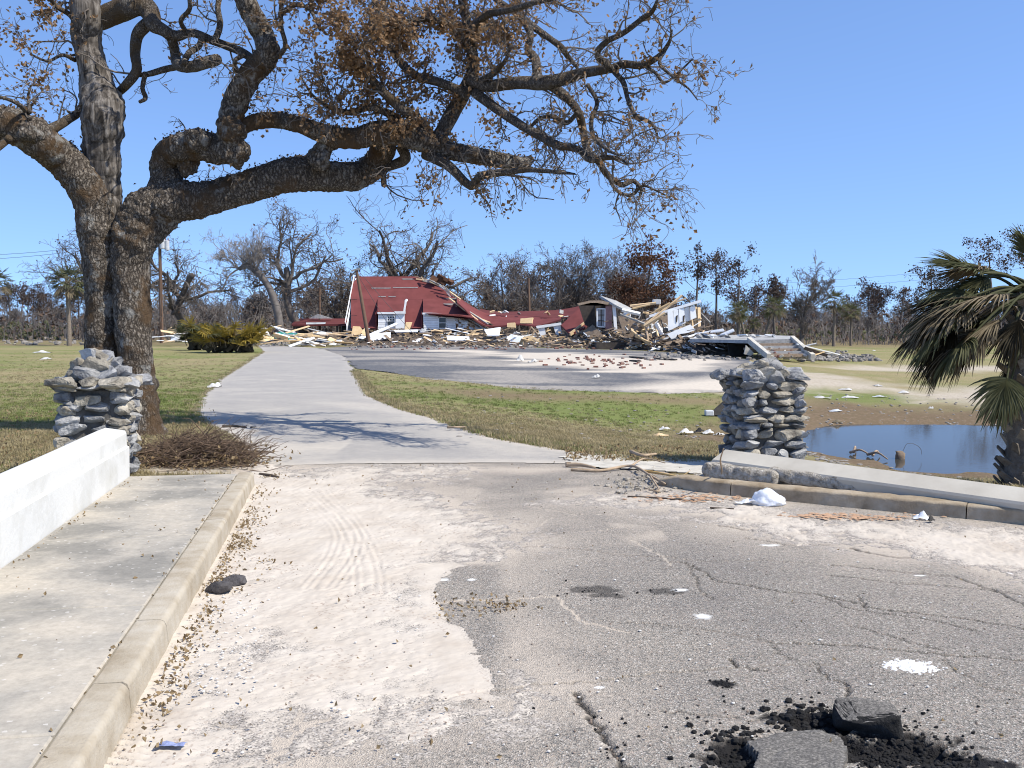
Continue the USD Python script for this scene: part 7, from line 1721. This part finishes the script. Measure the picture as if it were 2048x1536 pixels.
# plastic bag against the right kerb
p = on_road(1535, 1012); v, f = _ico[3][0].copy(), _ico[3][1]
v = np.sign(v) * np.abs(v) ** .9
n_ = meshkit.fbm(v * 2.2 + 3, 4, 3) - .5
creases = np.abs(meshkit.fbm(v * np.array([5, 5, 1.6]) + 9, 3, 4) - .5)
v = v * (1 + .55 * n_ + .35 * creases)[:, None] * np.array([.145, .11, .105]); v[:, 2] = np.maximum(v[:, 2] * np.where(v[:, 2] > 0, 1 - .5 * np.clip(v[:, 0] / .16, 0, 1), .5), -.03)
bag = thing('plastic_bag', 'full white plastic bag lying against the right kerb', 'plastic bag', None, p + [.02, .05, .034])
obj('sack', (v, f), 'plastic_bag', bag, smooth=True)
gx, gy = np.linspace(-.30, -.08, 24), np.linspace(-.07, .05, 12); GX, GY = np.meshgrid(gx, gy)
v, f = grid_mesh(gx, gy, -.02 + .075 * fb(GX, GY, 24, 3, 7) * np.clip((GX + .30) / .15, .3, 1)); obj('loose_end', (v, f), 'plastic_bag', bag, smooth=True)
def scrap(px, py, w, h, mm, label, catg, name, seed, road_=False, d=None):
    r = np.random.default_rng(seed); p = on_road(px, py, .004) if road_ else ground(px, py)
    gx, gy = np.linspace(-w / 2, w / 2, 12), np.linspace(-(d or w * .6) / 2, (d or w * .6) / 2, 9); GX, GY = np.meshgrid(gx, gy)
    rr = np.hypot(GX / (w / 2), GY / ((d or w * .6) / 2)); k = meshkit.fbm(np.stack([GX * 4 / w + seed, GY * 4 / w, GX * 0], -1), 3, seed)
    v, f = grid_mesh(gx, gy, .006 + h * k * np.clip(1.35 - rr, .05, 1) * 1.6); m_ = (rr + (k - .5) * .8 < 1).ravel(); v, f, u = keep_faces(v, f, m_)
    obj(name, (v @ rot([0, 0, 1], r.uniform(-.5, .5)).T + p, f), mm, smooth=40, label=label, category=catg)
scrap(1842, 1040, .12, .06, 'plastic_bag', 'small white plastic scrap by the right kerb', 'plastic scrap', 'plastic_scrap', 3, True)
scrap(1862, 1046, .07, .05, 'soot', 'small black scrap beside the white scrap at the kerb', 'scrap', 'black_scrap', 4, True)
scrap(429, 776, .36, .12, 'litter_white', 'white rubbish at the left edge of the driveway', 'rubbish', 'white_rubbish', 5)
scrap(84, 706, 1.0, .12, 'litter_white', 'long white scrap on the far left lawn', 'rubbish', 'white_rubbish', 6, d=.7)
scrap(92, 720, .5, .12, 'litter_white', 'small white scrap on the left lawn, nearer the pillar', 'rubbish', 'white_rubbish', 7)
scrap(1330, 860, .26, .08, 'litter_white', 'white scrap at the left end of the rubbish near the pillar', 'rubbish', 'white_rubbish', 8)
scrap(1372, 867, .34, .09, 'litter_white', 'largest white scrap in the rubbish left of the pillar', 'rubbish', 'white_rubbish', 9)
scrap(1415, 868, .32, .09, 'litter_white', 'white and dark rubbish close to the pillar', 'rubbish', 'white_rubbish', 10)
scrap(1438, 872, .26, .09, 'litter_white', 'white scrap touching the left side of the right pillar', 'rubbish', 'white_rubbish', 11)
scrap(1398, 866, .24, .1, 'soot', 'dark rag between the white scraps left of the pillar', 'rag', 'dark_rag', 12)
scrap(1322, 872, .34, .05, 'pale_wood', 'yellowish scrap below the white scraps left of the pillar', 'scrap', 'yellow_scrap', 13)
scrap(1040, 723, .35, .25, 'litter_white', 'white scrap standing on the dark parking lot', 'rubbish', 'white_rubbish', 14)
scrap(1066, 726, .45, .15, 'litter_white', 'flat white scrap on the dark parking lot', 'rubbish', 'white_rubbish', 15)
scrap(1192, 757, .3, .15, 'litter_white', 'small white scrap at the front of the parking lot', 'rubbish', 'white_rubbish', 16)
for i, (px, py, w, mm, lb) in enumerate([(1690, 782, 1.0, 'litter_white', 'white plank on the grass behind the right pillar'), (1755, 774, .9, 'grey_board', 'grey box lid on the sandy bank beyond the pond'), (1640, 797, 1.5, 'grey_board', 'grey boards on the bank beside the right pillar'), (1700, 796, 1.2, 'litter_white', 'pale board in the middle of the bank beyond the pond'),
                                          (1760, 795, 1.0, 'metal_grey', 'grey sheet on the bank left of the palm'), (1808, 787, .9, 'litter_white', 'white and dark wreckage under the palm frond tips'), (1862, 818, .35, 'litter_white', 'small white scrap on the brown bank under the palm'), (1670, 824, .9, 'metal_grey', 'grey pieces on the brown bank above the pond'),
                                          (1675, 846, .6, 'palm_dry', 'dry stick scrap just above the pond'), (1748, 702, .6, 'litter_white', 'white scrap on the far golf lawn')]):
    scrap(px, py, w * .45, .07, mm, lb, 'scrap', 'bank_scrap', 30 + i)
ms = []
for _ in range(260):
    px, py = sr.uniform(1560, 2048), sr.uniform(790, 868); p = ground(px, py); s = sr.uniform(.015, .05); v, f = _ico[1]; ms.append((v * np.array([s, s, s * .5]) + p + [0, 0, s * .2], f))
for _ in range(200):
    px, py = sr.uniform(1600, 1990), 0; py = np.interp(px, [1600, 1700, 1760, 1870, 1985], [905, 932, 945, 957, 966]) + sr.normal(0, 4); p = ground(px, py); s = sr.uniform(.012, .04); v, f = _ico[1]; ms.append((v * np.array([s * 1.6, s, s * .5]) + p + [0, 0, s * .2], f))
for _ in range(120):
    px, py = sr.uniform(900, 1440), sr.uniform(790, 880); p = ground(px, py); s = sr.uniform(.012, .035); v, f = _ico[1]; ms.append((v * np.array([s * 1.4, s, s * .5]) + p + [0, 0, s * .2], f))
obj('bank_litter', cat(ms), 'rubble', label='small bits of debris strewn over the pond banks', category='litter', kind='stuff')
# dark wreck piece behind the pillar
P = [ground(1415, 832), ground(1450, 835)]; q = P[0]; w_ = thing('dark_wreck', 'dark metal wreck piece sticking out left of the right pillar', 'wreckage')
obj('panel', prism(fix_up([q + [0, 0, .02], q + [.85, -.1, .02], q + [.9, .25, .62], q + [.62, .3, .5]], (0, -1, .4)), .05), 'soot', w_)
obj('bracket', box(q + [.05, .05, .07], (.22, .2, .14), ch=.02), 'metal_grey', w_)
obj('strut', beam(q + [.2, .1, .12], q + [.68, .2, .52], .05, .05), 'soot', w_)
# driftwood at the pond edge
dw = thing('sunken_branch', 'dark branch lying along the near edge of the pond', 'branch')
for a, b in [((1700, 905), (1740, 910)), ((1735, 909), (1775, 918)), ((1708, 904), (1712, 898)), ((1745, 911), (1760, 908))]:
    A_, B_ = gp(*a, -.98), gp(*b, -.98); obj('limb', tubes([(spline(np.array([A_, (A_ + B_) / 2 + [0, 0, .08], B_]), 5), np.linspace(.03, .012, 11))], 6, cap=True), 'old_wood', dw, smooth=True)
sn = thing('snag', 'small twiggy snag standing in the pond', 'branch')
q = gp(1800, 918, -1.02); v, f = stone(sr, (.2, .16, .22), 2, .4, None, q + [0, 0, .06]); obj('stump', (v, f), 'old_wood', sn, smooth=True)
hoop = np.array([q + [.03 + .2 * (1 - math.cos(t)) + .03 * math.sin(3 * t), .05, .05 + .26 * math.sin(t)] for t in np.linspace(.2, 3.0, 14)])
obj('hoop', tubes([(hoop, np.full(14, .004))], 5), 'dark_wood', sn)
# sticks and branches by the broken kerb
def stick(label, pts, r0, r1, mm, name='stick', Ys=None, cat_='stick', side=None):
    P = np.array([on_road(x, y, z) if True else 0 for x, y, z in pts]) if Ys is None else np.array([at(x, y, Y) for (x, y, z), Y in zip(pts, Ys)])
    Q = spline(P, 6); R = np.linspace(r0, r1, len(Q)) * (1 + .35 * (meshkit.fbm(Q * 14, 3, 2) - .5))
    if side is None:
        obj(name, tubes([(Q, R)], 8, cap=True), mm, smooth=True, label=label, category=cat_); return
    t = thing(name, label, cat_); obj('main_stem', tubes([(Q, R)], 8, cap=True), mm, t, smooth=True)
    for a in side:
        S = spline(np.array([on_road(x, y, z) for x, y, z in a]), 5); obj('side_shoot', tubes([(S, np.linspace(r1, r1 * .5, len(S)))], 6), mm, t, smooth=True)
stick('long yellow cane lying from the debris to the right kerb', [(1285, 950, .05), (1340, 960, .05), (1400, 972, .03), (1442, 985, .02)], .016, .011, 'bamboo', 'cane')
stick('dark forked branch lying left of the broken kerb', [(1142, 942, .02), (1200, 944, .02), (1262, 940, .05), (1300, 962, .06), (1330, 974, .03)], .018, .012, 'driftwood', 'branch', cat_='branch', side=[[(1262, 940, .05), (1290, 930, .08), (1330, 936, .06)], [(1300, 962, .06), (1318, 988, .03), (1290, 982, .03)]])
stick('dark driftwood piece left of the forked branch', [(1132, 934, .03), (1160, 936, .04), (1190, 940, .03)], .028, .014, 'driftwood', 'driftwood', cat_='driftwood')
stick('curved branch lying on the grass edge left of the pillar', [(1262, 912, .06), (1285, 920, .06), (1312, 917, .06)], .026, .015, 'driftwood', 'driftwood', cat_='driftwood')
stick('thin upright twig before the broken kerb pieces', [(1432, 980, .02), (1443, 978, .16), (1440, 990, .34), (1446, 1004, .5)], .010, .006, 'driftwood', 'twig', cat_='twig')
stick('thin twig on the kerb top right of the upright twig', [(1468, 960, .14), (1490, 975, .15), (1500, 985, .14)], .007, .004, 'driftwood', 'twig', cat_='twig')
stick('dark twig along the sand below the cane', [(1255, 995, .01), (1320, 998, .01), (1395, 1004, .01)], .010, .006, 'dark_wood', 'twig', cat_='twig')
stick('short dark twig by the bag', [(1420, 1018, .01), (1468, 1020, .01)], .009, .006, 'dark_wood', 'twig', cat_='twig')
stick('dark charred stick on the driveway behind the brush pile', [(445, 858, .03), (470, 857, .03), (492, 859, .03)], .035, .02, 'soot', 'stick')
stick('small dark stick beside the charred stick', [(502, 859, .02), (512, 858, .02)], .03, .02, 'soot', 'stick')
stick('thin rusty strip on the shaded driveway', [(540, 843, .01), (570, 842, .01), (615, 840, .01)], .012, .01, 'rust_needles', 'strip')
stick('dark twig at the end of the kerb stones', [(520, 952, .02), (540, 955, .03), (558, 957, .02)], .018, .01, 'dark_wood', 'twig', cat_='twig')
stick('forked twig on the right edge of the driveway', [(895, 857, .02), (915, 858, .03), (930, 856, .02)], .02, .012, 'driftwood', 'twig', cat_='twig')
for k in range(9):
    a = (1360 + sr.normal(0, 14), 975 + sr.normal(0, 8)); stick('thin straw stems at the left end of the broken kerb', [(a[0], a[1], .02), (a[0] + sr.normal(0, 16), a[1] + sr.normal(0, 5), sr.uniform(.03, .16)), (a[0] + sr.normal(0, 30), a[1] + sr.normal(0, 8), sr.uniform(.02, .2))], .004, .0025, 'bamboo', 'straw', cat_='straw') if k < 1 else None
ms = []
for _ in range(150):
    q = on_road(sr.normal(1300, 45), sr.normal(968, 10)); s = sr.uniform(.01, .05); ms.append(stone(sr, (s * 1.5, s * 1.1, s * .8), 1, .2, None, q + [0, 0, s * .25], facets=4))
obj('concrete_rubble', cat(ms), 'concrete_rough', label='crumbled concrete at the left end of the right kerb', category='rubble', kind='stuff')
# rusty stains are in the sand by the kerb: thin rust-coloured silt
ms = []
for cx, cy, a, b, n in [(1390, 998, 60, 4, 160), (1650, 1034, 40, 3, 120), (1740, 1037, 50, 3, 110)]:
    for _ in range(n):
        q = on_road(sr.normal(cx, a), sr.normal(cy, b)); s = sr.uniform(.006, .018); v, f = _ico[1]; ms.append((v * np.array([s * 1.6, s, .003]) + q + [0, 0, .012], f))
mat('rust_silt', (.34, .20, .12), (.46, .30, .19), 12.0, .95)
obj('rust_silt', cat(ms), 'rust_silt', label='orange rusty silt along the foot of the right kerb', category='silt', kind='stuff')

# ---------------------------------------------------------------- grass
def tuft_proto(name, mm, n, h0, h1, spread, seed):
    r = np.random.default_rng(seed); V, F = [], []
    for i in range(n):
        a = r.uniform(0, 6.28); o = np.array([r.normal(0, spread), r.normal(0, spread), 0]); h = r.uniform(h0, h1); lean = r.uniform(.1, .9) * h
        d = np.array([math.cos(a), math.sin(a), 0]); s = np.array([-d[1], d[0], 0]) * r.uniform(.0022, .004)
        b = len(V); V += [o - s, o + s, o + d * lean * .35 + [0, 0, h * .6] - s * .8, o + d * lean * .35 + [0, 0, h * .6] + s * .8, o + d * lean + [0, 0, h]]
        F += [[b, b + 1, b + 3], [b, b + 3, b + 2], [b + 2, b + 3, b + 4]]
    return (np.array(V), np.array(F)), mm
def instancer(name, label, protos_, pos, idx, scale, rz, catg='grass'):
    pi = UsdGeom.PointInstancer.Define(stage, '/World/' + numbered('/World', name))
    root = str(pi.GetPath())
    rel = pi.CreatePrototypesRel()
    for g_, m_ in protos_: rel.AddTarget(obj('tuft', g_, m_, root))
    pi.CreatePositionsAttr(Vt.Vec3fArray.FromNumpy(np.asarray(pos, np.float32)))
    pi.CreateProtoIndicesAttr(Vt.IntArray.FromNumpy(np.asarray(idx, np.int32)))
    pi.CreateScalesAttr(Vt.Vec3fArray.FromNumpy(np.repeat(np.asarray(scale, np.float32)[:, None], 3, 1)))
    q = np.stack([np.cos(rz / 2), 0 * rz, 0 * rz, np.sin(rz / 2)], 1)
    pi.CreateOrientationsAttr(Vt.QuathArray([Gf.Quath(float(a), float(b), float(c), float(d)) for a, b, c, d in q]))
    tag(pi.GetPrim(), label, catg, None, 'stuff')
tufts = [tuft_proto('tuft', 'grass_dry', 22, .018, .05, .035, 1), tuft_proto('tuft', 'grass_dry', 18, .02, .06, .03, 2), tuft_proto('tuft', 'grass_green', 20, .015, .045, .035, 3), tuft_proto('tuft', 'grass_green', 18, .02, .05, .03, 4)]
def grass(n, Ymin, Ymax, xlo, xhi, label, seed, big=1.0, keep=None):
    r = np.random.default_rng(seed)
    Y = Ymin * (Ymax / Ymin) ** r.random(n); px = r.uniform(xlo, xhi, n); X = (px - 1024) / FPX * Y
    ok = np.maximum.reduce([sdist(P, X, Y) for P in (ROAD, DRIVE, LOT)]) < .02
    ok &= ~((X @ np.ones(1) if False else (X * ET[0] + Y * ET[1]) > -2.5) & ((X * ES[0] + Y * ES[1]) < 10.4) & (X < 0))
    ok &= H(X, Y) > -.96
    ok &= r.random(n) < np.exp(-np.maximum(Y - 15, 0) / 14)
    ok &= r.random(n) > MUD(np.stack([X, Y], -1)) * 1.05
    if keep is not None: ok &= keep(X, Y)
    X, Y = X[ok], Y[ok]
    g = GREEN(np.stack([X, Y], -1)); isg = r.random(len(X)) < np.clip(g * 1.0 - .12, 0, 1)
    idx = np.where(isg, r.integers(2, 4, len(X)), r.integers(0, 2, len(X)))
    instancer('grass', label, tufts, np.stack([X, Y, HT(X, Y) - .004], -1), idx, r.uniform(.7, 1.3, len(X)) * big, r.uniform(0, 6.28, len(X)))
grass(24000, 10.5, 60, -80, 560, 'short yellow-green lawn grass left of the driveway', 1)
grass(20000, 12, 34, 700, 1480, 'short grass on the bank between driveway and parking lot', 2)
grass(6000, 10.2, 18, 1440, 2150, 'grass along the near bank of the pond', 3, 1.3)
# taller dry fringe along the paved edges
def fringe(path_px, n, label, seed, w=.12, big=1.6):
    r = np.random.default_rng(seed); q = np.array([gp(*p)[:2] for p in path_px]); L = np.r_[0, np.cumsum(np.linalg.norm(np.diff(q, axis=0), axis=1))]
    s = r.uniform(0, L[-1], n); X = np.interp(s, L, q[:, 0]) + r.normal(0, w, n); Y = np.interp(s, L, q[:, 1]) + r.normal(0, w, n)
    ok = (sdist(DRIVE, X, Y) < .03) & (sdist(ROAD, X, Y) < .0); X, Y = X[ok], Y[ok]
    instancer('grass', label, tufts, np.stack([X, Y, HT(X, Y) - .005], -1), r.choice([0, 1, 0, 1, 3], len(X)), r.uniform(.7, 1.3, len(X)) * big, r.uniform(0, 6.28, len(X)))
fringe([(1440, 918), (1195, 906), (1000, 874), (850, 826), (740, 788), (706, 742)], 1500, 'dry grass fringe along the right edge of the driveway', 4)
fringe([(470, 880), (415, 850), (398, 825), (405, 800), (440, 762), (500, 722), (530, 703)], 900, 'dry grass fringe along the left edge of the driveway', 5, .10, 1.2)
fringe([(262, 915), (330, 905), (400, 900)], 160, 'dry grass around the brush pile', 6, .35, 1.4)
fringe([(1480, 918), (1600, 935), (1750, 965), (1900, 985), (2060, 990)], 700, 'dry grass behind the sunken parapet', 7, .15, 2.0)
